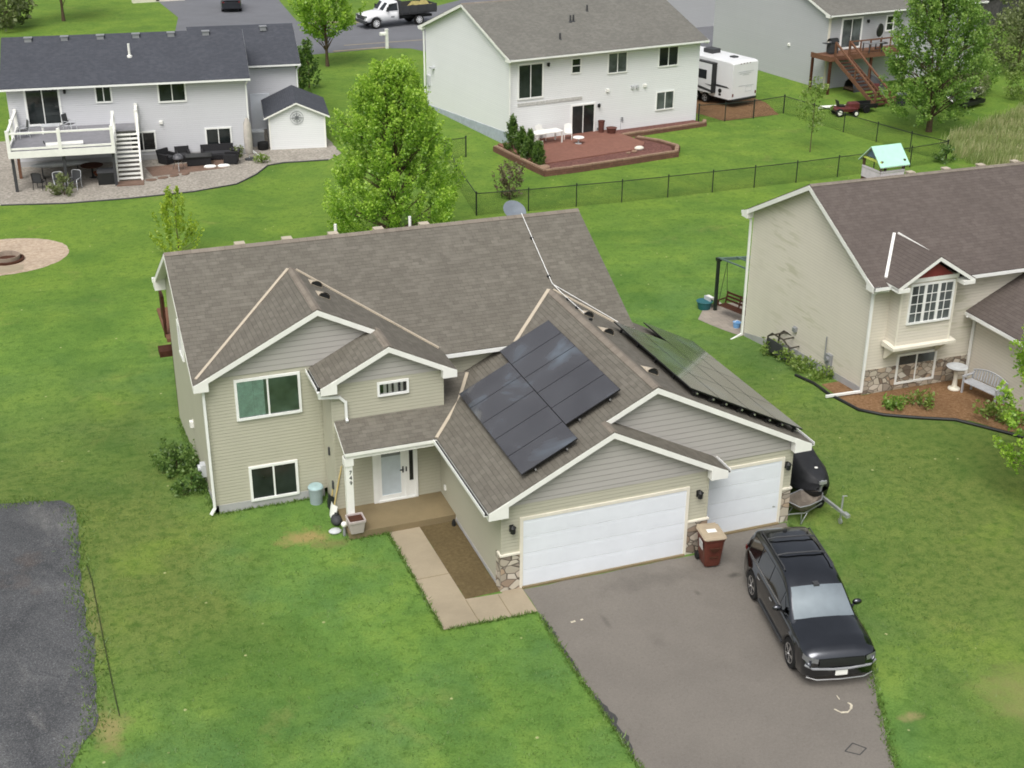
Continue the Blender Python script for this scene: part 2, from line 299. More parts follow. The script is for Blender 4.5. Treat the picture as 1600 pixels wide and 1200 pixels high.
# ------------------------------------------------------------------ mesh building
class MB:
    def __init__(s): s.v = []; s.f = []; s.mi = []; s.sm = []; s.X = Matrix.Identity(4); s.t = None
    def vid(s, p): s.v.append(tuple(s.X @ Vector(p))); return len(s.v)-1
    def face(s, pts, m=0, sm=False):
        s.f.append([s.vid(p) for p in pts]); s.mi.append(m); s.sm.append(sm)
    def fi(s, ids, m=0, sm=False): s.f.append(list(ids)); s.mi.append(m); s.sm.append(sm)
    def prism(s, pts, d, m=0, ms=None, mb=None):
        d = Vector(d); a = [Vector(p) for p in pts]; b = [p+d for p in a]; n = len(a)
        ia = [s.vid(p) for p in a]; ib = [s.vid(p) for p in b]
        nrm = Vector((0, 0, 0))
        for i in range(n): nrm += a[i].cross(a[(i+1) % n])
        flip = nrm.dot(d) > 0
        s.fi(ia[::-1] if flip else ia, m); s.fi(ib if flip else ib[::-1], m if mb is None else mb)
        for i in range(n):
            j = (i+1) % n
            q = [ia[i], ia[j], ib[j], ib[i]] if flip else [ia[j], ia[i], ib[i], ib[j]]
            s.fi(q, m if ms is None else ms)
    def box(s, x0, y0, z0, x1, y1, z1, m=0):
        s.prism([(x0, y0, z1), (x1, y0, z1), (x1, y1, z1), (x0, y1, z1)], (0, 0, z0-z1), m)
    def bar(s, p0, p1, w, h, upv=(0, 0, 1), m=0, off=(0, 0)):
        p0 = Vector(p0); p1 = Vector(p1); d = (p1-p0).normalized(); sd = d.cross(Vector(upv))
        if sd.length < 1e-4: sd = d.cross(Vector((0, 1, 0)))
        sd.normalize(); u = sd.cross(d)
        a = [p0+sd*(sx*w/2+off[0])+u*(sy*h/2+off[1]) for sx, sy in ((-1, -1), (1, -1), (1, 1), (-1, 1))]
        s.prism(a, p1-p0, m)
    def tube(s, pts, r, n=8, m=0, cap=True):
        pts = [Vector(p) for p in pts]; rs = r if hasattr(r, '__len__') else [r]*len(pts); rings = []
        for i, p in enumerate(pts):
            d = (pts[min(i+1, len(pts)-1)]-pts[max(i-1, 0)]).normalized()
            a = d.orthogonal().normalized() if i == 0 else (a - d*a.dot(d)).normalized()
            b = d.cross(a)
            rings.append([s.vid(p+(a*math.cos(2*math.pi*k/n)+b*math.sin(2*math.pi*k/n))*rs[i]) for k in range(n)])
        for i in range(len(rings)-1):
            for k in range(n): s.fi([rings[i][k], rings[i][(k+1) % n], rings[i+1][(k+1) % n], rings[i+1][k]], m, True)
        if cap:
            for rg, rev in ((rings[0], True), (rings[-1], False)):
                k0 = len(s.v); s.v += [s.v[i] for i in rg]; q = list(range(k0, k0+n)); s.fi(q[::-1] if rev else q, m)
    def lathe(s, prof, c=(0, 0, 0), n=20, m=0, axis='z', sx=1, sy=1):
        def ring(r, z):
            out = []
            for k in range(n):
                a = 2*math.pi*k/n; x, y = r*math.cos(a)*sx, r*math.sin(a)*sy
                p = (x, y, z) if axis == 'z' else ((x, z, y) if axis == 'y' else (z, x, y))
                out.append(s.vid(Vector(c)+Vector(p)))
            return out
        last = None; pd = None
        for (ra, za), (rb, zb) in zip(prof, prof[1:]):
            d = Vector((rb-ra, zb-za)).normalized() if (rb-ra, zb-za) != (0, 0) else Vector((1, 0))
            A = last if last is not None and d.dot(pd) > .75 else ring(ra, za)   # a sharp turn in the profile keeps a sharp edge
            B = ring(rb, zb)
            for k in range(n): s.fi([A[k], A[(k+1) % n], B[(k+1) % n], B[k]], m, True)
            last, pd = B, d
        s.fi(ring(*prof[0])[::-1], m); s.fi(ring(*prof[-1]), m)
    def grid(s, G, m=0, sm=True, closed=False):
        ids = [[s.vid(p) for p in row] for row in G]
        for i in range(len(ids)-1):
            nj = len(ids[i])
            for j in range(nj if closed else nj-1): s.fi([ids[i][j], ids[i][(j+1) % nj], ids[i+1][(j+1) % nj], ids[i+1][j]], m, sm)
        return ids
    def ell(s, c, r, n=12, m=0):
        c = Vector(c); k = n//2
        s.lathe([(max(.001, math.sin(math.pi*i/k)), -math.cos(math.pi*i/k)) for i in range(k+1)], (0, 0, 0), n, m) if False else None
        rings = [[c+Vector((r[0]*math.sin(math.pi*i/k)*math.cos(2*math.pi*j/n), r[1]*math.sin(math.pi*i/k)*math.sin(2*math.pi*j/n), -r[2]*math.cos(math.pi*i/k))) for j in range(n)] for i in range(k+1)]
        s.grid(rings, m, True, True)
    def build(s, name, mats, parent=None, loc=None, rz=0, fixn=True):
        me = bpy.data.meshes.new(name); me.from_pydata(s.v, [], s.f)
        mats = mats if isinstance(mats, (list, tuple)) else [mats]
        for x in mats: me.materials.append(M[x] if isinstance(x, str) else x)
        me.polygons.foreach_set('material_index', s.mi); me.polygons.foreach_set('use_smooth', s.sm); me.update()
        uvl = me.uv_layers.new(name='UVMap'); V = me.vertices; L = me.loops; d = uvl.data; Z = Vector((0, 0, 1))
        if len(me.polygons) < 30000 and s.t is None:
            for p in me.polygons:
                n = p.normal
                if abs(n.z) > .995: u = Vector((1, 0, 0)); v = Vector((0, 1, 0))
                else: u = Z.cross(n).normalized(); v = n.cross(u)
                for li in p.loop_indices:
                    co = V[L[li].vertex_index].co; d[li].uv = (co.dot(u), co.dot(v))
        if s.t is not None:
            at = me.attributes.new('tint', 'FLOAT', 'FACE'); at.data.foreach_set('value', s.t)
        o = bpy.data.objects.new(name, me); COL.objects.link(o)
        if parent is not None: o.parent = parent
        if loc is not None: o.location = loc
        o.rotation_euler.z = rz
        return o

def parts(b, name, mats, parent):
    """build each far-apart piece of a mesh as a part of its own (all under one name)"""
    n = len(b.v); par = list(range(n))
    def find(i):
        while par[i] != i: par[i] = par[par[i]]; i = par[i]
        return i
    for f_ in b.f:
        for i in f_[1:]: par[find(i)] = find(f_[0])
    comp = {}
    for i in range(n): comp.setdefault(find(i), []).append(i)
    boxes = [[min(b.v[i][k] for i in c) for k in range(3)]+[max(b.v[i][k] for i in c) for k in range(3)] for c in comp.values()]
    roots = list(comp); g = list(range(len(roots)))
    def fg(i):
        while g[i] != i: i = g[i]
        return i
    for i in range(len(roots)):
        for j in range(i):
            A, B = boxes[i], boxes[j]
            if all(A[k] <= B[k+3]+.02 and B[k] <= A[k+3]+.02 for k in range(3)): g[fg(i)] = fg(j)
    gid = {r: fg(i) for i, r in enumerate(roots)}; out = []
    for k in sorted(set(gid.values())):
        q = MB(); mp = {}
        for f_, mi, sm in zip(b.f, b.mi, b.sm):
            if gid[find(f_[0])] != k: continue
            ids = []
            for i in f_:
                if i not in mp: mp[i] = len(q.v); q.v.append(b.v[i])
                ids.append(mp[i])
            q.f.append(ids); q.mi.append(mi); q.sm.append(sm)
        out.append(q.build(name, mats, parent))
    return out
def tag(o, label, cat, group=None, kind=None):
    o['label'] = label; o['category'] = cat
    if group: o['group'] = group
    if kind: o['kind'] = kind
    return o
def thing(name, label, cat, loc=(0, 0, 0), rz=0, group=None):
    o = bpy.data.objects.new(name, None); COL.objects.link(o); o.location = loc; o.rotation_euler.z = rz; o.empty_display_size = .2
    return tag(o, label, cat, group)
def dup(root, loc, rz, label, group=None):
    r = root.copy(); COL.objects.link(r); r.location = loc; r.rotation_euler.z = rz; r['label'] = label
    if group: r['group'] = group
    for ch in list(root.children):
        c = ch.copy(); COL.objects.link(c); c.parent = r
        for g in ch.children:
            d = g.copy(); COL.objects.link(d); d.parent = c
    return r
def gz(y):
    t = min(1, max(0, (y-6.8)/11.7)); return -1.2*t*t*(3-2*t)
GY = [-120, 6.5]+[6.5+.4*i for i in range(32)]+[25, 500]
def gl(y):
    """the ground as meshed: straight between its rows"""
    if y <= 6.5 or y >= 18.9: return gz(y)
    k = math.floor((y-6.5)/.4); a = 6.5+.4*k; t = (y-a)/.4
    return gz(a)*(1-t)+gz(a+.4)*t
def sheet(name, pts, m, lift, kind='structure', label=None, cat=None, jitter=0, sub=0.5, drop=.0):
    """a flat sheet lying on the ground; edges subdivided and slightly ragged where jitter > 0"""
    rnd = random.Random(hash(name) % 999 if False else len(name)*31)
    out = []
    for i, p in enumerate(pts):
        q = pts[(i+1) % len(pts)]; L = math.hypot(q[0]-p[0], q[1]-p[1]); n = max(1, int(L/sub)) if jitter else 1
        for k in range(n):
            t = k/n; x = p[0]+(q[0]-p[0])*t; y = p[1]+(q[1]-p[1])*t
            if k: x += rnd.uniform(-jitter, jitter); y += rnd.uniform(-jitter, jitter)
            out.append((x, y))
    b = MB(); ids = [b.vid((x, y, gz(y)+lift)) for x, y in out]; b.fi(ids)
    o = b.build(name, m); bm = bmesh.new(); bm.from_mesh(o.data)
    for fc in bm.faces:
        if fc.normal.z < 0: fc.normal_flip()
    bmesh.ops.triangulate(bm, faces=bm.faces)
    for i in range(32):
        yc = 6.5+.4*i
        bmesh.ops.bisect_plane(bm, geom=bm.verts[:]+bm.edges[:]+bm.faces[:], plane_co=(0, yc, 0), plane_no=(0, 1, 0))
    for v_ in bm.verts: v_.co.z = gl(v_.co.y)+lift
    bm.to_mesh(o.data); bm.free()
    return tag(o, label, cat, kind=kind)

# ------------------------------------------------------------------ ground, paving
b = MB(); ys = [-120, -60, -25, 0]+[6.5+.4*i for i in range(32)]+[25, 40, 70, 110, 200, 500]
xs = [-300, -60, -20, 0, 20, 60, 120, 500]
b.grid([[(x, y, gz(y)) for x in xs] for y in ys])
tag(b.build('lawn', 'grass'), 'green mown lawn running between the houses and the driveway', 'lawn', kind='structure')

sheet('driveway', [(-.02, -.12), (-.02, -1.3), (-.05, -4.2), (-.06, -7.7), (-.1, -30), (-1, -40), (3.2, -40), (4.0, -16), (5.3, -9.7), (5.55, -9.2), (6.55, -7.1), (7.0, -6.3), (7.85, -4.2), (8.35, -1.7), (8.62, .55), (5.7, .55), (5.6, -.12)], 'drive', .008, label='wide grey asphalt driveway leading down from both garage doors', cat='driveway', jitter=.03, sub=.4)
sheet('walkway', [(-2.68, 3.98), (-1.74, 3.98), (-1.66, -.05), (-.62, -.12), (-.62, -.02), (-.03, -.02), (-.03, -1.26), (-2.63, -1.2)], 'concrete', .02, label='L shaped tan concrete walk from the porch to the driveway', cat='walkway')
b = MB()
for p, q in (((-2.66, 1.3), (-1.70, 1.3)), ((-1.66, -.1), (-1.64, -1.22)), ((-.75, -.15), (-.75, -1.25))): b.bar((*p, .0215), (*q, .0215), .018, .006)
jo = b.build('joint', 'porch'); tag(jo, 'thin saw cut joints across the tan concrete walk', 'walkway joints', kind='structure')
sheet('garden_bed', [(-1.74, 3.98), (-.62, 3.98), (-.62, -.0), (-1.66, -.05)], 'bed', .010, label='bare brown soil bed between the walk and the garage side wall', cat='garden bed', jitter=.02, sub=.4)
sheet('gravel_lot', [(-11.25, 8.9), (-11.18, 8.2), (-11.25, 5.7), (-11.38, 4.0), (-11.22, 1.2), (-11.3, -.7), (-11.45, -2.2), (-12.1, -3.4), (-12.6, -4.5), (-26, -4.5), (-26, 10.6), (-13.35, 10.0), (-11.6, 9.5)], 'millings', .012, label='dark grey lot of crushed asphalt at the edge of the green lawn', cat='gravel lot', jitter=.09, sub=.35)
# tar filled edge cracks
rnd = random.Random(3); b = MB()
for (y0, y1, wd) in ((-1.5, -2.6, .10), (-2.7, -4.2, .06), (-5.0, -7.3, .16), (-8.0, -9.6, .12), (-10.5, -13, .1)):
    n = 14; L = []; Rr = []
    for i in range(n+1):
        t = i/n; y = y0+(y1-y0)*t; e = math.sin(math.pi*t)**.6*wd*rnd.uniform(.4, 1.3)
        L.append((-.02-.004*abs(y), y, .0125)); Rr.append((-.02+e, y, .0125))
    b.grid([L, Rr], 0, False)
tag(b.build('crack_sealer', 'tar'), 'dark tar patches along the lawn edge of the driveway', 'tar patches', kind='structure')
b = MB(); pts = [(5.18, -7.42), (5.26, -7.58), (5.42, -7.63), (5.56, -7.55), (5.66, -7.42), (5.62, -7.32)]
for p, q in zip(pts, pts[1:]): b.bar((*p, .0115), (*q, .0115), rnd.uniform(.03, .07), .007)
b.bar((5.5, -7.15, .0115), (5.52, -7.0, .0115), .02, .007); b.bar((.62, -2.0, .0115), (.75, -1.98, .0115), .06, .007); b.bar((.9, -2.0, .0115), (.97, -1.97, .0115), .05, .007)
tag(b.build('paint_mark', plain('worn_road_paint', srgb(196, 188, 168), .8, .2, var=.3, scale=14)), 'curved white paint smear on the driveway in front of the parked vehicle', 'paint mark', kind='structure')
b = MB(); q = [(4.58, -8.8), (4.83, -9.02), (5.1, -8.88), (4.9, -8.62)]
for i in range(4): b.bar((*q[i], .0115), (*q[(i+1) % 4], .0115), .025, .007)
tag(b.build('outline_mark', 'tar'), 'faint dark rectangle outlined on the driveway near its lower edge', 'mark', kind='structure')

# back yards and street (all at the lower level behind the houses)
sheet('street', [(10.0, 81.0), (14.0, 81.6), (18.5, 82.1), (20.5, 81.3), (21.6, 79.0), (27, 70), (60, 76), (60, 100), (33, 105), (24.7, 98.0), (20.0, 95.6), (17.9, 93.0), (14.2, 97.5), (15.0, 110), (18, 122), (2.8, 122), (4.0, 103.1), (2.2, 92.2), (6, 84)], 'street', .010, label='grey asphalt street and drive behind the far houses', cat='street')
b = MB(); b.bar((15.5, 84.4, -1.185), (24, 84.8, -1.185), .18, .012); b.bar((14, 82.0, -1.175), (19, 82.4, -1.175), .3, .05)
b.bar((15.6, 96.3, -1.16), (19.5, 94.9, -1.16), .3, .06)
tag(b.build('kerb', 'concrete'), 'pale concrete kerb and gutter line along the far street', 'kerb', kind='structure')
sheet('gravel_bed', [(-26, 46.3), (-12.85, 45.75), (-9.6, 44.95), (-6.2, 44.75), (-2.75, 44.9), (-.2, 45.6), (1.2, 47.2), (2.2, 48.9), (3.2, 49.2), (5.9, 48.95), (7.0, 50.2), (7.2, 60), (-26, 60)], 'gravel', .008, label='pale river gravel bed around the dark roofed house and shed', cat='gravel bed', jitter=.06)
sheet('brick_patio', [(-4.7, 50.9), (.5, 51.1), (-.1, 49.2), (-4.5, 48.7)], 'paver2', .018, label='brown brick patio under the black wicker furniture', cat='patio')
sheet('fire_pit_sand', [(-13.0+3.15*math.cos(2*math.pi*i/36)*1.0, 36.95+2.75*math.sin(2*math.pi*i/36)) for i in range(36)], 'sand', .008, label='round patch of tan sand around the fire pit', cat='sand', jitter=.05, sub=.2)
sheet('concrete_pad', [(-14.5, 35.5), (-12.0, 35.45), (-12.05, 34.7), (-14.5, 34.2)], 'concrete', .016, label='pale concrete slab at the edge of the fire pit sand', cat='concrete pad')
sheet('swing_patio', [(15.1, 18.5), (15.75, 15.9), (18.5, 16.4), (18.5, 19.6), (16.2, 19.9)], 'greypaver', .012, label='grey paver patio beneath the green swing frame', cat='patio')
sheet('parking_pad', [(32.4, 53.5), (33.4, 49.9), (37.9, 50.3), (38.9, 53.9), (38.5, 63), (32.4, 63)], 'mulch', .010, label='reddish gravel pad under the white travel trailer', cat='parking pad', jitter=.06)
sheet('mulch_bed', [(15.84, 8.9), (15.1, 8.9), (15.0, 7.9), (15.15, 6.35), (16.6, 5.2), (18.2, 4.4), (18.8, 3.2), (20.3, 3.2), (20.3, 7.4), (15.84, 7.4)], 'mulch', .008, label='red mulch garden bed in front of the tan house', cat='garden bed', jitter=.06)

# ------------------------------------------------------------------ building helpers
def face_mat(side, c):
    U, D = {'F': ((1, 0, 0), (0, -1, 0)), 'L': ((0, -1, 0), (-1, 0, 0)), 'R': ((0, 1, 0), (1, 0, 0)), 'B': ((-1, 0, 0), (0, 1, 0))}[side]
    o = {'F': (0, c, 0), 'L': (c, 0, 0), 'R': (c, 0, 0), 'B': (0, c, 0)}[side]
    return Matrix(((U[0], 0, D[0], o[0]), (U[1], 0, D[1], o[1]), (0, 1, 0, 0), (0, 0, 0, 1)))
def window(par, side, c, u0, u1, z0, z1, nx=2, nz=1, fw=.075, glass='glass', frame='white_metal', curtain=None, grids=None, name='window', label=None, mull=.05):
    b = MB(); b.X = face_mat(side, c); d = .055
    b.box(u0-fw, z0-fw, -.01, u0, z1+fw, d); b.box(u1, z0-fw, -.01, u1+fw, z1+fw, d)
    b.box(u0, z1, -.01, u1, z1+fw, d); b.box(u0, z0-fw, -.01, u1, z0, d+.012)
    for i in range(1, nx):
        x = u0+(u1-u0)*i/nx; b.box(x-mull/2, z0, 0, x+mull/2, z1, .045)
    for i in range(1, nz):
        z = z0+(z1-z0)*i/nz; b.box(u0, z-mull/2, 0, u1, z+mull/2, .043)
    if grids:
        for k in range(nx):
            a = u0+(u1-u0)*k/nx; e = u0+(u1-u0)*(k+1)/nx
            for i in range(1, grids[0]): x = a+(e-a)*i/grids[0]; b.box(x-.012, z0, .0, x+.012, z1, .035)
            for i in range(1, grids[1]): z = z0+(z1-z0)*i/grids[1]; b.box(a, z-.012, .001, e, z+.012, .034)
    wn = b.build(name, frame, par)
    if label: wn['label'] = label
    g = MB(); g.X = b.X
    if curtain:
        g.box(u0, z0, .022, u1, z1, .028)
        g.build('pane', 'clear', wn)
        k = MB(); k.X = b.X
        for (a0, a1) in curtain[1]:
            n = max(6, int((a1-a0)/.05)); top = []; bot = []
            for i in range(n+1):
                x = a0+(a1-a0)*i/n; dd = .008+.008*math.sin(i*1.9); top.append((x, z1-.02, dd)); bot.append((x, z0+.01, dd))
            k.grid([top, bot])
        k.build('curtain', curtain[0], wn)
        g2 = MB(); g2.X = b.X; g2.box(u0, z0, -.009, u1, z1, .0005); g2.build('room', 'glass_teal' if curtain[0] == 'teal' else 'glass', wn)
    else:
        g.box(u0, z0, -.009, u1, z1, .018); g.build('pane', glass, wn)
    return wn
def slab(b, poly, zf, th=.14, m_top=0, m_side=1):
    """a roof slab: plan polygon, plane function zf(x, y) for its top, thickness downward"""
    top = [(x, y, zf(x, y)) for x, y in poly]
    b.prism(top, (0, 0, -.032), m_top)
    b.prism([(x, y, z-.032) for x, y, z in top], (0, 0, .032-th), m_side)
def fascia(b, p0, p1, out, h=.2, t=.045, m=0, drop=-.012):
    p0 = Vector(p0); p1 = Vector(p1); o = Vector(out)
    q = [p0+Vector((0, 0, -.034)), p1+Vector((0, 0, -.034)), p1+Vector((0, 0, -h)), p0+Vector((0, 0, -h))]
    b.prism([v-o*(t-.008) for v in q], o*t, m)
def gutter(b, p0, p1, out, m=0, md=1):
    """U shaped eave gutter: a dark trough behind a white front lip"""
    p0 = Vector(p0); p1 = Vector(p1); o = Vector(out); z = Vector((0, 0, 1))
    b.prism([p0+o*.09+z*-.01, p1+o*.09+z*-.01, p1+o*.09-z*.12, p0+o*.09-z*.12], o*.02, m)
    b.prism([p0+o*.003-z*.10, p1+o*.003-z*.10, p1+o*.003-z*.12, p0+o*.003-z*.12], o*.087, m)
    b.prism([p0+o*.003-z*.075, p1+o*.003-z*.075, p1+o*.003-z*.095, p0+o*.003-z*.095], o*.08, md)
def vents_on(par, spots, name='roof_vent', s=1.0, mat='flash'):
    for (x, y, z, ang) in spots:          # low hooded box vents; ang tilts each to its roof plane
        b = MB(); b.X = Matrix.Translation((x, y, z)) @ Matrix.Rotation(ang[1], 4, 'Z') @ Matrix.Rotation(ang[0], 4, 'X')
        pr = []
        for i in range(9):
            a = math.pi*i/8; pr.append((.17*math.cos(a)*s, .15*math.sin(a)*s))
        front = [(px, -.2*s, pz+.02) for px, pz in pr]; back = [(px*.9, .24*s, pz*.25+.01) for px, pz in pr]
        b.grid([front, back]); b.box(-.24*s, -.26*s, -.02, .24*s, .28*s, .012)
        o = b.build(name, mat, par)
        k = MB(); k.X = b.X; k.face([(px*.86, -.185*s, .01+pz*.86) for px, pz in pr]); k.build('opening', 'black', o)
def lamp(par, side, c, u, z):
    b = MB(); b.X = face_mat(side, c)
    b.box(u-.06, z-.1, 0, u+.06, z+.1, .025); b.tube([(u, z+.06, .02), (u, z+.1, .1), (u, z+.02, .14)], .012, 6)
    b.X = face_mat(side, c) @ Matrix.Translation((u, z-.12, .14)) @ Matrix.Rotation(R(-90), 4, 'X')
    b.lathe([(.03, 0), (.075, .03), (.085, .19), (.10, .2), (.02, .27)], n=6)
    return b.build('wall_lamp', 'black', par)
def downspout(par, pts, w_=.075, m='white_metal', name='downspout'):
    b = MB()
    for p, q in zip(pts, pts[1:]):
        p = Vector(p); q = Vector(q); e = (q-p).normalized()*.03
        b.bar(p-e, q+e, w_, w_*.85, upv=(0, 1, 0.01))
    return b.build(name, m, par)
def text_on(par, txt, mat, X, size, name):
    cu = bpy.data.curves.new(name, 'FONT'); cu.body = txt; cu.size = size; cu.extrude = .006; cu.align_x = 'CENTER'; cu.align_y = 'CENTER'
    t = bpy.data.objects.new(name+'_tmp', cu); COL.objects.link(t); dg = bpy.context.evaluated_depsgraph_get()
    me = bpy.data.meshes.new_from_object(t.evaluated_get(dg)); bpy.data.objects.remove(t)
    me.materials.clear(); me.materials.append(M[mat]); me.transform(X)
    o = bpy.data.objects.new(name, me); COL.objects.link(o)
    if par is not None: o.parent = par
    return o

# ------------------------------------------------------------------ the main house
H = thing('house', 'sage green split level house with brown shingle roof, three garage doors and solar panels', 'house')
ZR, YR, PM = 6.806, 11.327, .521
zM = lambda x, y: ZR-PM*(YR-y)
zN = lambda x, y: ZR-PM*(y-YR)
G1X, G1Z, PT = -3.89, 6.26, .503
zG1L = lambda x, y: G1Z-PT*(G1X-x)
zG1R = lambda x, y: G1Z-PT*(x-G1X)
zG2L = lambda x, y: 5.39-PT*(-2.16-x)
HG, PG, XL, XB, XRR = 2.902, .507, -.61, 5.575, 8.665
zGL = lambda x, y: HG+PG*(x-XL)
zGR = lambda x, y: HG+PG*(XRR-x)
zQ = lambda x, y: 4.47-PG*(x-2.4825)
zP = lambda x, y: 2.68+.40*(y-4.3)
# walls
b = MB(); y0, y1 = 6.773, 15.9
b.prism([(-7.246, y0, .28), (-7.246, y0, 4.28), (-7.246, YR, 6.64), (-7.246, y1, 4.28), (-7.246, y1, -1.4), (-7.246, 11, -1.4), (-7.246, 9, -.15), (-7.246, 7.5, .28)], (13.2, 0, 0))
b.prism([(-7.246, y0+.003, 4.2), (-.12, y0+.003, 4.2), (-.12, y0+.003, 4.44), (-7.246, y0+.003, 4.44)], (0, .25, 0))
b.box(-3.85, 5.471, -.2, -.472, 6.77, 4.30)
b.prism([(XL, 0, -.2), (XB, 0, -.2), (XB, 0, 2.62), (XL, 0, 2.62)], (0, 7, 0))
b.prism([(XB-.2, .647, -.2), (XRR, .647, -.2), (XRR, .647, 2.45), (XB-.2, .647, 2.45)], (0, 7.1, 0))
b.box(8.4, .66, 2.45, XRR-.002, 7.7, 2.78); b.box(XL+.002, .02, 2.6, XL+.4, 6.7, 2.78)
b.build('wall', 'sage', H)
b = MB()
b.prism([(-7.246, 6.757, 4.43), (-.30, 6.757, 4.43), (G1X, 6.757, G1Z-.16)], (0, .3, 0))
b.prism([(-3.85, 5.455, 4.30), (-.472, 5.455, 4.30), (-.472, 5.455, 4.38), (-2.16, 5.455, 5.24), (-3.85, 5.455, 4.38)], (0, 1.4, 0))
b.prism([(XL, -.015, 2.62), (XB, -.015, 2.62), (XB, -.015, 2.75), (2.4825, -.015, 4.33), (XL, -.015, 2.75)], (0, 1.2, 0))
b.prism([(2.0, .632, 2.45), (XRR, .632, 2.45), (XRR, .632, 2.76), (4.03, .632, 5.1), (2.0, .632, 4.08)], (0, 7, 0))
parts(b, 'gable_wall', 'gable', H)
b = MB()                                            # trim: corner boards, breaks between siding colours
for x, y in ((-7.246, 6.773), (-3.97, 6.773)): b.box(x-.012, y-.014, .28, x+.07, y+.0, 4.4)
b.box(-3.862, 5.457, .1, -3.79, 5.50, 4.3); b.box(-.53, 5.455, 3.0, -.462, 5.5, 4.3)
b.box(XL-.012, -.012, 1.12, XL+.06, .02, 2.62); b.box(XB-.05, -.012, 1.1, XB+.01, .02, 2.62); b.box(XRR-.06, .635, 1.15, XRR+.012, .68, 2.45)
parts(b, 'corner_trim', 'sage', H)
b = MB(); b.box(-7.262, 6.756, -.25, -3.95, 6.9, .28); b.prism([(-7.262, 6.756, .28), (-7.262, 7.5, .27), (-7.262, 9, -.16), (-7.262, 11, -1.0), (-7.262, 16, -1.4), (-7.262, 6.756, -1.4)], (.1, 0, 0))
b.box(XL-.012, -.01, -.1, XL+.1, 5.4, .12)
parts(b, 'foundation', 'foundation', H)
b = MB(); b.box(-.02, -.10, -.05, 4.92, .04, .055); b.box(5.72, .53, -.05, 8.36, .7, .055); parts(b, 'door_apron', 'porch', H)
# roof slabs
b = MB()
slab(b, [(-7.575, YR), (-7.575, 6.72), (G1X, 10.28), (-.12, 6.66), (-.12, 6.53), (2.16, 6.53), (4.03, 8.34), (5.894, 6.53), (6.23, 6.53), (6.23, YR)], zM)
slab(b, [(-7.575, YR), (6.23, YR), (6.23, 16.2), (-7.575, 16.2)], zN)
slab(b, [(-7.575, 6.52), (G1X, 6.52), (G1X, 10.30), (-7.575, 6.74)], zG1L)
slab(b, [(G1X, 6.52), (-2.16, 6.52), (-2.16, 5.22), (-.12, 5.22), (-.12, 6.68), (G1X, 10.30)], zG1R)
slab(b, [(-4.2, 5.22), (-2.16, 5.22), (-2.16, 6.76), (-4.2, 6.76)], zG2L)
slab(b, [(-3.80, 4.3), (-1.07, 4.3), (.05, 5.5), (.75, 6.6), (-.45, 6.6), (-.45, 5.46), (-3.80, 5.46)], zP, .12)
slab(b, [(-1.058, -.25), (2.4825, -.25), (2.4825, .4), (4.03, .4), (4.03, 8.36), (2.16, 6.55), (2.16, 6.8), (-.46, 6.8), (-.46, 5.46), (-1.058, 5.46)], zGL)
slab(b, [(4.03, .4), (9.11, .4), (9.11, 8.05), (5.96, 8.05), (5.96, 6.6), (5.894, 6.55), (4.03, 8.36)], zGR)
slab(b, [(2.4825, -.25), (6.02, -.25), (6.02, .63), (2.4825, .63)], zQ)
roof = b.build('roof', ['shingle', 'white'], H)
# ridge caps, valleys
b = MB()
def cap(p0, p1, w_=.26, lift=.012):
    p0 = Vector(p0)+Vector((0, 0, lift)); p1 = Vector(p1)+Vector((0, 0, lift)); d = (p1-p0).normalized(); sd = d.cross(Vector((0, 0, 1))).normalized()*w_/2; dz = Vector((0, 0, -w_/2*.5))
    b.grid([[p0-sd+dz, p0, p0+sd+dz], [p1-sd+dz, p1, p1+sd+dz]], 0, False)
cap((G1X, 6.52, G1Z), (G1X, 10.25, G1Z)); cap((-2.16, 5.22, 5.39), (-2.16, 6.7, 5.39)); cap((4.03, .4, 5.257), (4.03, 8.3, 5.257), .3); cap((2.4825, -.25, 4.47), (2.4825, .4, 4.47), .2)
cap((-7.575, YR, ZR), (6.23, YR, ZR), .3)
parts(b, 'ridge_cap', 'ridge', roof)
b = MB(); L = .022
for p, q, w_ in (((-7.45, 6.80, zM(0, 6.80)), (G1X-.1, 10.2, zM(0, 10.2)), .09), ((-.2, 6.74, zM(0, 6.74)), (G1X+.15, 10.15, zM(0, 10.15)), .05), ((-1.06, 4.3, 2.68), (-.0, 5.47, zP(0, 5.47)), .10), ((0, 5.47, zP(0, 5.47)), (.62, 6.5, zP(0, 6.5)), .10),
        ((2.2, 6.57, zM(0, 6.57)), (3.98, 8.28, zM(0, 8.28)), .11), ((5.88, 6.56, zM(0, 6.56)), (4.12, 8.26, zM(0, 8.26)), .07)):
    b.bar(Vector(p)+Vector((0, 0, L)), Vector(q)+Vector((0, 0, L)), w_, .05)
parts(b, 'valley_flashing', 'flash', roof)
b = MB(); sx = (4.15, .05)                              # white conduit down the roof and along the ridge of the garage
P = [(4.16, YR-.05, ZR+.06), (4.16, 8.45, zM(0, 8.45)+.07), (4.32, 8.0, zGR(4.32, 0)+.07), (4.33, 6.2, zGR(4.33, 0)+.07)]
b.tube(P, .012, 6)
P2 = [(4.16, 8.45, zM(0, 8.45)+.05), (5.75, 6.75, zM(0, 6.75)+.05)]
b.tube(P2, .011, 6)
cd = b.build('conduit', 'white_metal', H)
b = MB()
for (x, y, z) in ((4.16, 10.3, zM(0, 10.3)), (4.16, 8.75, zM(0, 8.75)), (4.33, 7.5, zGR(4.33, 0)), (4.33, 6.75, zGR(4.33, 0)), (4.36, 5.75, zGR(4.36, 0))): b.box(x-.05, y-.05, z+.02, x+.04, y+.04, z+.08)
parts(b, 'clip', 'black', cd)
sl = math.atan(.505)
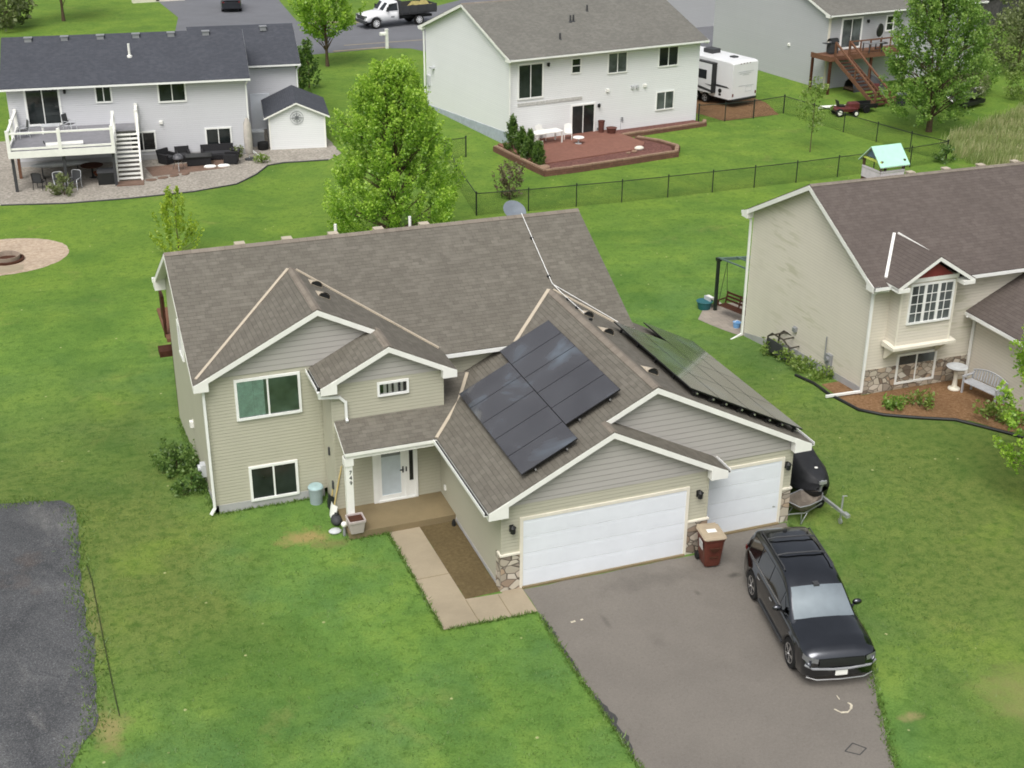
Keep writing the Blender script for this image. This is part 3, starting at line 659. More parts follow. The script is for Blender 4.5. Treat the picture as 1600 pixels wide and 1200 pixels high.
vents_on(roof, [(4.47, 6.4, zGR(4.47, 0)+.01, (-sl, R(90))), (4.5, 4.95, zGR(4.5, 0)+.01, (-sl, R(90))), (4.47, 1.85, zGR(4.47, 0)+.01, (-sl, R(90))),
                (-3.36, 9.25, zG1R(-3.36, 0)+.01, (-sl, R(90))), (-3.36, 8.2, zG1R(-3.36, 0)+.01, (-sl, R(90)))], s=1.0) if False else None
def sidevents(spots, zf):
    for (x, y) in spots:
        b = MB(); c = Vector((x, y, zf(x, y))); dn = Vector((0, -1, 0)); n = Vector((PG, 0, 1)).normalized(); t = Vector((1, 0, -PG)).normalized()
        fr = []; bk = []
        for i in range(11):
            a = math.pi*i/10; fr.append(c+dn*.2+t*(.19*math.cos(a))+n*(.02+.16*math.sin(a))); bk.append(c-dn*.25+t*(.16*math.cos(a))+n*(.01+.03*math.sin(a)))
        b.grid([fr, bk]); b.prism([c+dn*.21+t*.2+n*.012, c+dn*.21-t*.2+n*.012, c-dn*.27-t*.18+n*.012, c-dn*.27+t*.18+n*.012], n*.01)
        o = b.build('roof_vent', 'flash', roof)
        k = MB(); k.face([c+dn*.205+t*(.165*math.cos(math.pi*i/10))+n*(.02+.135*math.sin(math.pi*i/10)) for i in range(11)]); k.build('opening', 'black', o)
# vents are sub-parts of the roof: keep to three levels by making them parts of the house
_roof = roof; roof = H
sidevents([(4.47, 6.4), (4.5, 4.95), (4.47, 1.85)], zGR); sidevents([(-3.36, 9.25), (-3.36, 8.2)], zG1R)
for x in (-5.2, -3.7, -2.2, -.7, .85):                   # low vents just behind the main ridge
    b = MB(); b.box(x-.16, YR+.14, ZR-.2, x+.16, YR+.42, ZR-.02); b.build('roof_vent', 'flash', H)
for x in (-2.05, .45):
    b = MB(); b.tube([(x, YR+.55, ZR-.4), (x, YR+.55, ZR+.16)], .05, 8); b.build('vent_pipe', 'white', H)
b = MB(); b.X = Matrix.Translation((4.12, YR+.62, ZR-.10)) @ Matrix.Rotation(R(40), 4, 'X') @ Matrix.Rotation(R(8), 4, 'Y')
b.lathe([(.01, .0), (.2, .03), (.36, .09), (.40, .13), (.37, .13), (.2, .06), (.01, .04)], n=24, sx=1.05)
dish = b.build('satellite_dish', plain('blue_grey_dish', srgb(116, 124, 132), .5, .3), H)
b = MB(); b.tube([(4.12, YR+.95, ZR-.45), (4.12, YR+.8, ZR+.05)], .03, 6); b.build('mast', 'grey', dish)
# fascia boards, eave returns
b = MB(); F = (0, -1, 0)
def rake(x0, x1, y, zf, h=.2): fascia(b, (x0, y, zf(x0, y)), (x1, y, zf(x1, y)), F, h)
rake(-7.58, G1X, 6.52, zG1L); rake(G1X, -2.16, 6.52, zG1R); rake(-4.2, -2.16, 5.22, zG2L); rake(-2.16, -.12, 5.22, zG1R)
rake(-1.06, 2.4825, -.25, zGL); rake(2.4825, 6.02, -.25, zQ); rake(2.4, 4.03, .4, zGL); rake(4.03, 9.11, .4, zGR)
for (xa, xb, y, yw, zf) in ((-7.58, -7.15, 6.52, 6.75, zG1L), (-4.2, -3.72, 5.22, 5.45, zG2L), (-1.06, -.50, -.25, -.02, zGL)):
    z = zf(xa, 0); b.prism([(xa, y-.02, z-.02), (xa, y-.02, z-.24), (xb, y-.02, z-.24), (xb, y-.02, zf(xb, 0)-.05)], (0, yw-y, 0))
for (xa, xb, y, yw, zf) in ((-.12, -.55, 5.22, 5.45, zG1R), (6.02, 5.5, -.25, -.02, zQ), (9.11, 8.55, .4, .63, zGR)):
    z = zf(xa, 0); b.prism([(xa, y-.02, z-.02), (xb, y-.02, zf(xb, 0)-.05), (xb, y-.02, z-.24), (xa, y-.02, z-.24)], (0, yw-y, 0))
fascia(b, (-7.575, 6.72, zM(0, 6.72)), (-7.575, YR, ZR), (-1, 0, 0), .2); fascia(b, (-7.575, 16.2, zN(0, 16.2)), (-7.575, YR, ZR), (-1, 0, 0), .2)
b.prism([(-7.62, 16.2, 4.26), (-7.62, 16.2, 4.0), (-7.62, 15.7, 4.0), (-7.62, 15.7, 4.5)], (.37, 0, 0)); b.box(-7.64, 16.2, 4.12, -7.2, 16.32, 4.28)
fascia(b, (6.23, 6.53, zM(0, 6.53)), (6.23, YR, ZR), (1, 0, 0), .2)
fascia(b, (-3.8, 4.3, 2.68), (-1.1, 4.3, 2.68), F, .13); fascia(b, (-3.80, 4.3, 2.68), (-3.80, 5.45, zP(0, 5.45)), (-1, 0, 0), .12, .03)
b.box(-3.76, 4.36, 2.42, -1.0, 4.52, 2.6)                  # porch beam
parts(b, 'fascia', 'white', H)
b = MB()
gutter(b, (-.05, 6.53, zM(0, 6.53)), (2.12, 6.53, zM(0, 6.53)), F); gutter(b, (-1.058, -.2, zGL(-1.058, 0)), (-1.058, 4.32, zGL(-1.058, 0)), (-1, 0, 0))
gutter(b, (9.11, .42, zGR(9.11, 0)), (9.11, 8.0, zGR(9.11, 0)), (1, 0, 0)); gutter(b, (-4.2, 5.25, zG2L(-4.2, 0)), (-4.2, 6.74, zG2L(-4.2, 0)), (-1, 0, 0))
gutter(b, (6.02, -.23, zQ(6.02, 0)), (6.02, .62, zQ(6.02, 0)), (1, 0, 0))
parts(b, 'gutter', ['white_metal', 'black'], H)
downspout(H, [(-7.30, 6.70, 4.25), (-7.30, 6.70, .25), (-7.42, 6.62, .12)])
downspout(H, [(-4.26, 5.25, 4.22), (-4.22, 5.30, 4.04), (-3.62, 5.40, 3.92), (-3.45, 5.40, 3.74), (-3.45, 5.40, 3.20), (-3.45, 5.33, 3.17)])
# openings
window(H, 'F', 6.773, -6.33, -4.55, 3.06, 4.22, 2, 1, .075, 'glass_teal', curtain=('teal', [(-6.33, -5.55)]))
window(H, 'F', 6.773, -6.12, -4.80, .32, 1.34, 2)
window(H, 'F', 5.471, -2.42, -1.60, 3.80, 4.12, 1, 1, .065, curtain=('white', [(-2.30, -2.2), (-2.15, -2.05), (-1.98, -1.86), (-1.78, -1.7)]))
window(H, 'L', -7.246, -12.6, -11.8, 3.0, 4.0, 2)
# entry
b = MB(); b.X = face_mat('F', 5.471)
b.box(-2.72, .215, -.01, -2.58, 2.30, .06); b.box(-1.42, .215, -.01, -1.34, 2.30, .06); b.box(-2.58, 2.2, -.01, -1.42, 2.30, .06); b.box(-2.58, .215, -.01, -1.42, .27, .075)
b.box(-1.74, .27, -.01, -1.65, 2.2, .05); b.box(-1.65, .27, -.01, -1.42, .80, .04); b.box(-1.65, .80, 0, -1.60, 2.2, .04); b.box(-1.47, .80, 0, -1.42, 2.2, .04)
ef = b.build('entry_frame', 'white_metal', H)
b = MB(); b.X = face_mat('F', 5.471); b.box(-1.60, .80, -.01, -1.47, 2.2, .015); b.build('sidelight', 'glass', ef)
b = MB(); b.X = face_mat('F', 5.471)
b.box(-2.58, .27, -.01, -2.46, 2.2, .035); b.box(-1.86, .27, -.01, -1.74, 2.2, .035); b.box(-2.46, .27, -.01, -1.86, .42, .035); b.box(-2.46, 2.1, -.01, -1.86, 2.2, .035)
dr = b.build('front_door', 'white_metal', H)
b = MB(); b.X = face_mat('F', 5.471); b.box(-2.46, .42, -.01, -1.86, 2.1, .01); b.build('storm_glass', plain('storm_door_glass', srgb(192, 203, 210), .12, .6, var=.08), dr)
b = MB(); b.X = face_mat('F', 5.471); b.box(-2.46, 1.72, .011, -1.86, 2.1, .014); b.build('door_light', plain('storm_door_upper', srgb(132, 138, 140), .1, .6, var=.1), dr)
b = MB(); b.X = face_mat('F', 5.471); b.box(-1.82, 1.12, .03, -1.78, 1.32, .06); b.box(-1.90, 1.2, .05, -1.78, 1.23, .075); b.box(-1.72, 1.15, .05, -1.68, 1.30, .07); b.build('handle', 'dkgrey', dr)
# porch slab and post
b = MB(); b.box(-3.85, 3.98, -.2, -.61, 5.47, .215); b.build('porch_slab', 'porch', H)
b = MB(); b.box(-3.78, 4.38, .215, -3.57, 4.58, 2.45); b.box(-3.81, 4.35, 2.2, -3.54, 4.61, 2.45); b.box(-3.80, 4.36, .215, -3.55, 4.60, .38)
post = b.build('porch_post', 'white', H)
for i, ch in enumerate('749'):
    text_on(H, ch, 'black', Matrix.Translation((-3.64, 4.372, 1.98-.17*i)) @ Matrix.Rotation(R(90), 4, 'X'), .17, 'house_number')
# garage doors
def garage_door(x0, x1, y, h):
    b = MB(); n = 4; hh = (h-.05)/n
    for i in range(n):
        z0 = .05+i*hh; b.box(x0, y-.030, z0+.006, x1, y+.05, z0+hh-.006)
        m_ = max(4, round((x1-x0)/.61)); pw = (x1-x0)/m_
        for k in range(m_): b.box(x0+k*pw+.07, y-.033, z0+.09, x0+(k+1)*pw-.07, y-.029, z0+hh-.09)
    d = b.build('garage_door', 'door', H)
    b = MB(); b.box(x0, y-.022, .05, x1, y+.03, h); b.build('joint', 'dirty', d)
    b = MB(); b.box(x0-.09, y-.045, .0, x0, y+.02, h+.09); b.box(x1, y-.045, .0, x1+.09, y+.02, h+.09); b.box(x0, y-.045, h, x1, y+.02, h+.09); b.build('door_trim', 'cream', d)
garage_door(.0, 4.88, 0, 2.13); garage_door(5.87, 8.31, .647, 2.13)
b = MB(); b.box(XL-.03, -.035, -.1, -.09, .2, 1.12); b.box(XL-.03, .2, -.1, XL+.02, .35, 1.12); b.box(4.97, -.035, -.1, XB+.03, .2, 1.06); b.box(XB, .2, -.1, XB+.03, .62, 1.06); b.box(8.40, .612, -.1, XRR+.03, .8, 1.12); parts(b, 'stone_veneer', 'stone', H)
b = MB(); b.box(XL-.06, -.07, 1.12, -.09, .22, 1.17); b.box(4.97, -.07, 1.06, XB+.06, .22, 1.11); b.box(8.40, .58, 1.12, XRR+.06, .82, 1.17); parts(b, 'stone_cap', 'cream', H)
lamp(H, 'F', 0, -.33, 1.95); lamp(H, 'F', 0, 5.26, 1.95); lamp(H, 'F', .647, 8.47, 1.95)
b = MB(); b.box(XL-.05, 4.9, .55, XL, 5.0, .70); b.build('outlet_cover', 'white', H)
b = MB(); b.box(-7.40, 8.55, .35, -7.24, 8.85, .75); b.lathe([(.11, -.06), (.12, .05), (.08, .08)], (-7.42, 8.7, .62), 12, axis='x'); b.build('utility_meter', 'ltgrey', H)
b = MB(); b.box(-7.36, 11.0, .9, -7.24, 11.2, 1.1); b.build('utility_box', 'white', H)
b = MB(); b.box(-3.90, 6.05, 1.75, -3.84, 6.13, 2.0); b.box(-3.90, 5.75, .75, -3.84, 5.85, 1.0); parts(b, 'junction_box', 'dkgrey', H)

# rear deck just showing past the back corner
D = thing('deck', 'brown timber deck edge showing past the rear corner of the green house', 'deck', (-7.25, 16.0, 0))
b = MB(); b.box(-.12, .05, 1.9, 4, 3.2, 2.02); b.build('platform', 'brownwood', D)
b = MB()
for x in (-.1,): b.box(x-.05, .5, 1.9, x+.05, .62, 3.1)
b.box(-.16, .25, 2.55, -.06, .95, 3.55); b.build('railing', 'dkbrown', D)
b = MB(); b.box(.06, .6, -1.2, .18, .74, 1.9); b.build('leg', 'dkbrown', D)
b = MB(); b.box(-.40, .4, 1.2, .12, 1.0, 1.42); b.box(.08, .5, -1.2, .16, .6, 1.2); b.build('stair_landing', 'dkbrown', D)

# ------------------------------------------------------------------ solar arrays
def panelmat():
    m = N('solar_cells'); uv = m.pos(); n = m.noise(uv, .55, 3, .5, .6)
    base = m.ramp(n, [(.36, lin(.048, .047, .052)), (.54, lin(.062, .062, .068)), (.68, lin(.115, .138, .165))])  # pale blue-grey blotches: cloud reflections painted into the cell colour
    ckw = m.n('TexChecker') if False else None
    m.set(base, .26, .6, .15); m.b.inputs['Coat Weight'].default_value = .9; m.b.inputs['Coat Roughness'].default_value = .08
    return m.m
M['solar'] = panelmat(); M['sframe'] = plain('black_anodised_frame', lin(.012, .012, .013), .35, .5)
def array(name, label, org, e_s, e_y, n, rows):
    """rows: list of (s0, y0, count, ps, py): panels of size ps along the slope and py along the ridge"""
    A = thing(name, label, 'solar array', org)
    e_s = Vector(e_s).normalized(); e_y = Vector(e_y); n = Vector(n).normalized()
    for s0, y0, cnt, ps, py in rows:
        for k in range(cnt):
            o = e_s*s0+e_y*(y0+k*(py+.012))+n*.18
            b = MB(); q = [o, o+e_s*ps, o+e_s*ps+e_y*py, o+e_y*py]
            b.prism([v+n*.035 for v in q], n*-.035)
            p = b.build('solar_panel', 'sframe', A)
            g = .009; b = MB(); q = [o+e_s*g+e_y*g, o+e_s*(ps-g)+e_y*g, o+e_s*(ps-g)+e_y*(py-g), o+e_s*g+e_y*(py-g)]
            b.prism([v+n*.039 for v in q], n*-.003); b.build('cells', 'solar', p)
        b = MB()
        for fr in (.22, .78):
            a = e_s*(s0+ps*fr)+n*.14; b.bar(a+e_y*(y0-.04), a+e_y*(y0+cnt*(py+.02)+.03), .04, .05, upv=n)
            for i in range(int(cnt*py/1.2)+1): c = a+e_y*(y0+.1+i*1.2); b.bar(c, c-n*.15, .06, .06, upv=e_y)
        b.build('rail', 'sframe', A)
        b = MB()
        for fr in (.22, .78): c = e_s*(s0+ps*fr)+n*.14+e_y*(y0-.05); b.bar(c, c-e_y*.03, .05, .05, upv=n)
        parts(b, 'rail_end', 'silver', A)
cs = 1/math.sqrt(1+PG*PG)
array('solar_array', 'ten dark solar panels in two staggered rows on the garage roof, facing the porch', (XL, 0, HG), (cs, 0, cs*PG), (0, 1, 0), (-PG, 0, 1),
      [(2.575, .98, 5, 1.78, 1.05), (.785, .12, 5, 1.78, 1.05)])
array('solar_array', 'wide dark solar array covering the garage roof slope that faces the tan house', (XRR, 0, HG), (-cs, 0, cs*PG), (0, 1, 0), (PG, 0, 1),
      [(2.95, .72, 3, 1.04, 1.72), (1.89, .72, 3, 1.04, 1.72), (.83, .72, 4, 1.04, 1.72), (-.23, .72, 4, 1.04, 1.72)])

# ------------------------------------------------------------------ other houses
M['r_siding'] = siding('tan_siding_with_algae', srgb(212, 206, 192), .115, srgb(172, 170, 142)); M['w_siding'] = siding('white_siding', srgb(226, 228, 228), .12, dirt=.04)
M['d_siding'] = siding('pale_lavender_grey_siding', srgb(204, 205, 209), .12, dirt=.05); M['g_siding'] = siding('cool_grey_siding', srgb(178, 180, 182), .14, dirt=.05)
M['r_roof'] = shingle('brown_black_shingles', srgb(84, 76, 72), srgb(92, 84, 79), srgb(102, 94, 89)); M['w_roof'] = shingle('grey_brown_shingles', srgb(100, 99, 93), srgb(108, 107, 101), srgb(122, 120, 113))
M['d_roof'] = shingle('charcoal_shingles', srgb(62, 65, 72), srgb(70, 73, 80), srgb(80, 82, 88)); M['barn'] = plain('maroon_gable_panel', srgb(132, 62, 58), .6, .3)


def gable_house(P, W, Dp, zb, ze, pitch, wall, rf, ov_r=.3, ov_e=.4, eave_t=.2, left_poly=None):
    """a plain gabled box in the thing P's own axes: front wall at y=0, ridge along x; ze = top of the roof at the eave"""
    yr = Dp/2; zr = ze+pitch*(yr+ov_e); zw = ze+pitch*ov_e-.16
    b = MB(); b.prism([(0, 0, zb), (0, Dp, zb), (0, Dp, zw), (0, yr, zr-.16), (0, 0, zw)], (W, 0, 0)); b.build('wall', wall, P)
    b = MB()
    slab(b, [(-ov_r, -ov_e), (W+ov_r, -ov_e), (W+ov_r, yr), (-ov_r, yr)], lambda x, y: ze+pitch*(y+ov_e))
    slab(b, [(-ov_r, yr), (W+ov_r, yr), (W+ov_r, Dp+ov_e), (-ov_r, Dp+ov_e)], lambda x, y: ze+pitch*(Dp+ov_e-y))
    rfo = b.build('roof', [rf, 'white'], P)
    b = MB()
    for x, o in ((-ov_r, -1), (W+ov_r, 1)):
        fascia(b, (x, -ov_e, ze), (x, yr, zr), (o, 0, 0), .22); fascia(b, (x, Dp+ov_e, ze), (x, yr, zr), (o, 0, 0), .22)
    for x in (-ov_r-.03, W+.02):
        b.prism([(x, -ov_e, ze), (x, -ov_e, ze-.2), (x, .02, ze-.2), (x, .02, ze+pitch*ov_e-.02)], (ov_r, 0, 0)); b.prism([(x, Dp+ov_e, ze), (x, Dp-.02, ze+pitch*ov_e-.02), (x, Dp-.02, ze-.2), (x, Dp+ov_e, ze-.2)], (ov_r, 0, 0))
    parts(b, 'fascia', 'white', P)
    b = MB(); gutter(b, (-ov_r, -ov_e, ze), (W+ov_r, -ov_e, ze), (0, -1, 0)); gutter(b, (-ov_r, Dp+ov_e, ze), (W+ov_r, Dp+ov_e, ze), (0, 1, 0)); parts(b, 'gutter', ['white_metal', 'dkgrey'], P)
    b = MB(); y = yr; b.grid([[(-ov_r, y-.14, zr-.05), (-ov_r, y, zr+.015), (-ov_r, y+.14, zr-.05)], [(W+ov_r, y-.14, zr-.05), (W+ov_r, y, zr+.015), (W+ov_r, y+.14, zr-.05)]], 0, False); b.build('ridge_cap', 'ridge' if rf != 'd_roof' else rf, rfo)
    return rfo, zr, yr
def rect_vents(P, spots, mat='grey', s=.2):
    for x, y, z in spots:
        b = MB(); b.box(x-s, y-s, z-.12, x+s, y+s*.8, z+.14); b.box(x-s*1.2, y-s*1.2, z+.14, x+s*1.2, y+s, z+.18); b.build('roof_vent', mat, P)
def pipe_vents(P, spots, mat='dkgrey', h=.45, r=.06):
    for x, y, z in spots:
        b = MB(); b.lathe([(r*2.4, -.15), (r*2.2, .05), (r, .09), (r, h), (r*.8, h)], (x, y, z), 10); b.build('vent_pipe', mat, P)
def small_vent(P, side, c, spots, mat='white'):
    for u, z in spots:
        b = MB(); b.X = face_mat(side, c); b.box(u-.1, z-.1, 0, u+.1, z+.1, .06); b.prism([(u-.09, z-.08, .06), (u+.09, z-.08, .06), (u+.09, z+.08, .06), (u-.09, z+.08, .06)], (0, -.02, .06)); b.build('wall_vent', mat, P)

# tan house beside the driveway lawn
T = thing('house', 'tan house with algae stained side wall and a maroon gable over its bay window', 'house', (15.84, 7.49, 0), R(-.4))
rf, zr, yr = gable_house(T, 16, 8.456, -1.4, 4.276, .512, 'r_siding', 'r_roof')
zT = lambda x, y: 4.276+.512*(y+.4)
b = MB(); b.box(-.012, -.03, -.1, 4.5, .1, .94); b.build('stone_veneer', 'stone2', T)
b = MB(); b.prism([(-.015, .1, .25), (-.015, 2, .12), (-.015, 5, -.1), (-.015, 8.4, -.9), (-.015, 8.4, -1.4), (-.015, .1, -1.4)], (.1, 0, 0)); b.build('foundation', 'foundation', T)
# bay with its own gable
b = MB(); b.box(.72, -.6, 2.0, 2.98, .05, 4.45); b.build('bay_wall', plain('tan_bay_siding', srgb(198, 190, 172), .6, .3) if False else 'r_siding', T)
zD = lambda x, y: 5.36-.62*abs(x-1.85)
b = MB(); yb = (5.36-4.276)/.512-.4
slab(b, [(.28, -.98), (1.85, -.98), (1.85, yb), (.28, (zD(.28, 0)-4.276)/.512-.4)], zD, .12); slab(b, [(1.85, -.98), (3.42, -.98), (3.42, (zD(3.42, 0)-4.276)/.512-.4), (1.85, yb)], zD, .12)
b.build('dormer_roof', ['r_roof', 'white'], T)
b = MB(); fascia(b, (.28, -.98, zD(.28, 0)), (1.85, -.98, 5.36), (0, -1, 0), .17); fascia(b, (1.85, -.98, 5.36), (3.42, -.98, zD(3.42, 0)), (0, -1, 0), .17)
z = zD(.28, 0); b.box(.28, -1.0, z-.2, .75, -.58, z-.06); b.box(2.95, -1.0, z-.2, 3.42, -.58, z-.06); b.box(.72, -.66, 4.36, 2.98, -.58, 4.50)
b.build('dormer_trim', 'white', T)
b = MB(); b.prism([(.95, -.64, 4.5), (2.75, -.64, 4.5), (1.85, -.64, 5.1)], (0, .1, 0)); b.build('gable_panel', 'barn', T)
b = MB(); L = Vector((0, 0, .03))
for sx in (-1, 1): b.bar(Vector((1.85+sx*1.5, (zD(1.85+sx*1.5, 0)-4.276)/.512-.4, zD(1.85+sx*1.5, 0)))+L, Vector((1.85+sx*.08, yb-.05, 5.33))+L, .10 if sx < 0 else .05, .05)
parts(b, 'valley_flashing', 'white', T)
window(T, 'F', -.6, 1.12, 2.80, 2.86, 4.22, 3, 1, .07, 'glass_g', grids=(2, 4), mull=.11)
b = MB(); b.prism([(.55, -.05, 1.86), (.55, -.78, 1.90), (.55, -.78, 2.0), (.55, -.05, 2.06)], (2.62, 0, 0)); b.build('bay_shelf', 'cream', T)
for x in (.72, 2.9): b = MB(); b.prism([(x, -.03, 1.86), (x, -.6, 1.86), (x, -.5, 1.74), (x, -.12, 1.35), (x, -.03, 1.35)], (.09, 0, 0)); b.build('bracket', 'cream', T)
window(T, 'F', .0, 1.42, 2.95, .28, 1.30, 2, 1, .08, 'glass_g')
# garage wing running towards the street
zW = lambda x, y: 2.72+.512*(x-4.05)
b = MB(); b.prism([(4.5, .3, -.2), (4.5, -9, -.2), (4.5, -9, 2.8), (4.5, .3, 2.8)], (9, 0, 0)); b.build('garage_wall', 'r_siding', T)
b = MB(); slab(b, [(4.05, -9.3), (9, -9.3), (9, 3.5), (6.8, 2.2), (4.05, .0)], zW); b.build('garage_roof', ['r_roof', 'white'], T)
b = MB(); gutter(b, (4.05, -9.3, 2.72), (4.05, -.1, 2.72), (-1, 0, 0)); b.build('gutter', ['white_metal', 'dkgrey'], T)
downspout(T, [(3.96, -.25, 2.6), (4.25, -.1, 2.45), (4.42, -.1, 2.3), (4.42, -.1, .1)], .08)
downspout(T, [(.25, -.44, 4.12), (.05, -.1, 3.98), (-.05, -.06, 3.85), (-.05, -.06, .15), (-.25, .05, .1), (-1.35, .12, .08)], .085)
downspout(T, [(-.2, 8.9, 4.15), (-.06, 8.55, 3.95), (-.06, 8.52, -1.0), (-1.0, 8.1, -1.1), (-1.9, 7.9, -1.1)], .085)
b = MB()
for x in (-.012,): b.box(x, -.018, .94, x+.09, .06, 4.2)
b.box(.71, -.612, 2.0, .78, -.57, 4.36); b.box(2.92, -.612, 2.0, 2.99, -.57, 4.36); parts(b, 'corner_trim', 'cream', T)
b = MB(); b.box(-.14, 1.95, .30, 0, 2.25, .72); b.lathe([(.1, -.05), (.1, .06), (.05, .08)], (-.17, 2.1, .55), 12, axis='x'); b.tube([(-.06, 2.4, .4), (-.06, 2.4, 1.3)], .025, 6); b.build('utility_meter', 'grey', T)
small_vent(T, 'L', 0, [(-4.6, .75)], 'grey')
rect_vents(T, [(x, 4.6, 6.44) for x in (4.3, 5.9, 7.5, 9.1)], 'flash', .12)

# white house with the red brick patio
W = thing('house', 'tall white house with grey roof, two sliding doors and a red brick patio', 'house', (17.35, 48.27, -1.2), R(8))
gable_house(W, 14.2, 12.3, 0, 5.52, .362, 'w_siding', 'w_roof', ov_e=.5)
b = MB(); b.prism([(-.03, -.0, .85), (-.03, 12.3, .2), (-.03, 12.3, -.1), (-.03, 0, -.1)], (.1, 0, 0)); b.build('foundation', plain('blue_grey_foundation', srgb(170, 178, 188), .8, .2), W)
window(W, 'F', 0, .62, 2.26, 2.98, 5.0, 2, 1, .1, name='sliding_door'); window(W, 'F', 0, 4.42, 5.0, 4.22, 5.06, 1, 2, .07); window(W, 'F', 0, 7.12, 8.45, 3.96, 5.16, 2, 1, .08, 'glass_g'); window(W, 'F', 0, 10.98, 12.42, 4.04, 5.2, 2, 1, .08)
window(W, 'F', 0, 10.95, 12.25, 1.2, 2.3, 2, 1, .08, 'glass_g'); window(W, 'F', 0, 4.50, 6.12, .12, 2.08, 2, 1, .1, name='sliding_door')
b = MB(); b.X = face_mat('F', 0); b.box(.55, 2.48, 0, 5.2, 2.68, .04); b.build('ledger_board', 'dirty', W)
small_vent(W, 'F', 0, [(7.1, 2.86), (9.95, 2.9)]); small_vent(W, 'F', 0, [(9.0, 2.88), (9.35, 2.88)], 'ltgrey')
lamp(W, 'F', 0, 2.66, 4.9); lamp(W, 'F', 0, 6.45, 1.95)
b = MB(); b.X = face_mat('F', 0); b.box(8.25, .75, 0, 8.33, 1.0, .1); b.box(8.2, .0, 0, 8.215, 1.0, .02); b.box(6.4, .35, 0, 6.5, .5, .06); parts(b, 'faucet', 'grey', W)
pipe_vents(W, [(4.2, 1.2, 6.05), (6.0, 3.0, 6.75), (6.25, 3.05, 6.75), (7.9, 4.1, 7.1)])
downspout(W, [(-.28, -.55, 5.4), (-.06, -.1, 5.15), (-.06, -.08, .2), (-1.3, -.9, .12)], .09); downspout(W, [(-.3, 12.75, 5.45), (-.1, 12.4, 5.2), (-.1, 12.35, .3)], .09)
b = MB(); b.X = face_mat('L', 0); b.box(-12.0, 1.6, 0, -11.6, 2.3, .15); b.box(-11.2, 2.9, 0, -10.9, 3.0, .3); parts(b, 'utility_box', 'ltgrey', W)
# patio, retaining wall
def wl(x, y, z=0):
    c, s_ = math.cos(R(8)), math.sin(R(8)); return (17.35+x*c-y*s_, 48.27+x*s_+y*c, -1.2+z)
def wp(*q): return [wl(*p)[:2] for p in q]
b = MB(); b.prism([wl(*p, .30) for p in ((-.85, -.0), (-.9, -5.3), (6.6, -5.0), (7.6, -3.8), (7.3, -.02))], (0, 0, -.32)); tag(b.build('patio', 'paver'), 'raised red brick patio behind the white house', 'patio', kind='structure')
b = MB(); b.prism([wl(*p, .24) for p in ((-1.05, -6.6), (7.9, -6.5), (8.6, -5.2), (7.9, -2.9), (6.9, -4.6), (-.9, -5.3))], (0, 0, -.26)); tag(b.build('rock_bed', 'lavarock'), 'bed of dark red lava rock between the brick patio and its wall', 'rock bed', kind='structure')
b = MB(); b.prism([wl(*p, .18) for p in ((7.3, -.02), (14.0, -.02), (14.1, -1.0), (7.4, -1.2))], (0, 0, -.2)); tag(b.build('rock_bed', 'lavarock'), 'narrow dark rock bed along the foot of the white house', 'rock bed', kind='structure')
def blockwall(name, label, pts, h=.34, t=.28):
    Wt = thing(name, label, 'retaining wall', wl(*pts[0]))
    o = Vector(wl(*pts[0])); b = MB(); c = MB()
    for p, q in zip(pts, pts[1:]):
        p = Vector(wl(*p))-o; q = Vector(wl(*q))-o; d = (q-p).normalized()*.1
        b.bar(p-d+Vector((0, 0, h/2-.06)), q+d+Vector((0, 0, h/2-.06)), t, h+.08)
        n = max(1, int((q-p).length/.42))
        for k in range(n):
            a = p+(q-p)*(k/n); e = p+(q-p)*((k+.94)/n); dz = random.uniform(-.012, .012); c.bar(a+Vector((0, 0, h+.02+dz)), e+Vector((0, 0, h+.02+dz)), t*.75+random.uniform(-.03, .03), .08)
    b.build('course', 'wallblock', Wt); c.build('cap', 'capblock', Wt)
blockwall('retaining_wall', 'brown block retaining wall with buff caps curving round the red brick patio', [(-1.3, -.6), (-1.3, -5.0), (-1.25, -6.75), (1, -6.85), (4, -6.8), (8.0, -6.7), (8.85, -5.6), (8.6, -4.0), (7.8, -2.6)])
blockwall('retaining_wall', 'low block edging wall below the lower window of the white house', [(7.5, -1.35), (10, -1.3), (14.1, -1.15), (14.5, -.6)], .24)

# dark roofed house with the white deck
Dh = thing('house', 'pale grey house with charcoal roof, white deck and six roof vents', 'house', (1.73, 51.92, -1.2), R(-6))
rfD, zrD, yrD = gable_house(Dh, 13.6, 8.8, 0, 4.62, .50, 'd_siding', 'd_roof', ov_e=.45) if False else (None, 0, 0)
HD = bpy.data.objects.new('offset', None) if False else None
def shifted(fn, dx):                                     # this house's own x runs from -13.6 to 0
    return fn
pitchD, WD, DD, zeD = .44, 13.6, 8.6, 4.72
b = MB(); zw = zeD+pitchD*.45-.16; b.prism([(-WD, 0, 0), (-WD, DD, 0), (-WD, DD, zw), (-WD, DD/2, zeD+pitchD*(DD/2+.45)-.16), (-WD, 0, zw)], (WD, 0, 0)); b.build('wall', 'd_siding', Dh)
zDf = lambda x, y: zeD+pitchD*(y+.45)
zDr = zeD+pitchD*(DD/2+.45)
b = MB(); slab(b, [(-WD-.3, -.45), (.3, -.45), (.3, DD/2), (-WD-.3, DD/2)], zDf); slab(b, [(-WD-.3, DD/2), (.3, DD/2), (.3, DD+.45), (-WD-.3, DD+.45)], lambda x, y: zeD+pitchD*(DD+.45-y)); b.build('roof', ['d_roof', 'white'], Dh)
b = MB(); fascia(b, (.3, -.45, zeD), (.3, DD/2, zDr), (1, 0, 0)); fascia(b, (.3, DD+.45, zeD), (.3, DD/2, zDr), (1, 0, 0)); b.build('fascia', 'white', Dh)
b = MB(); gutter(b, (-WD-.3, -.45, zeD), (.3, -.45, zeD), (0, -1, 0)); b.build('gutter', ['white_metal', 'dkgrey'], Dh)
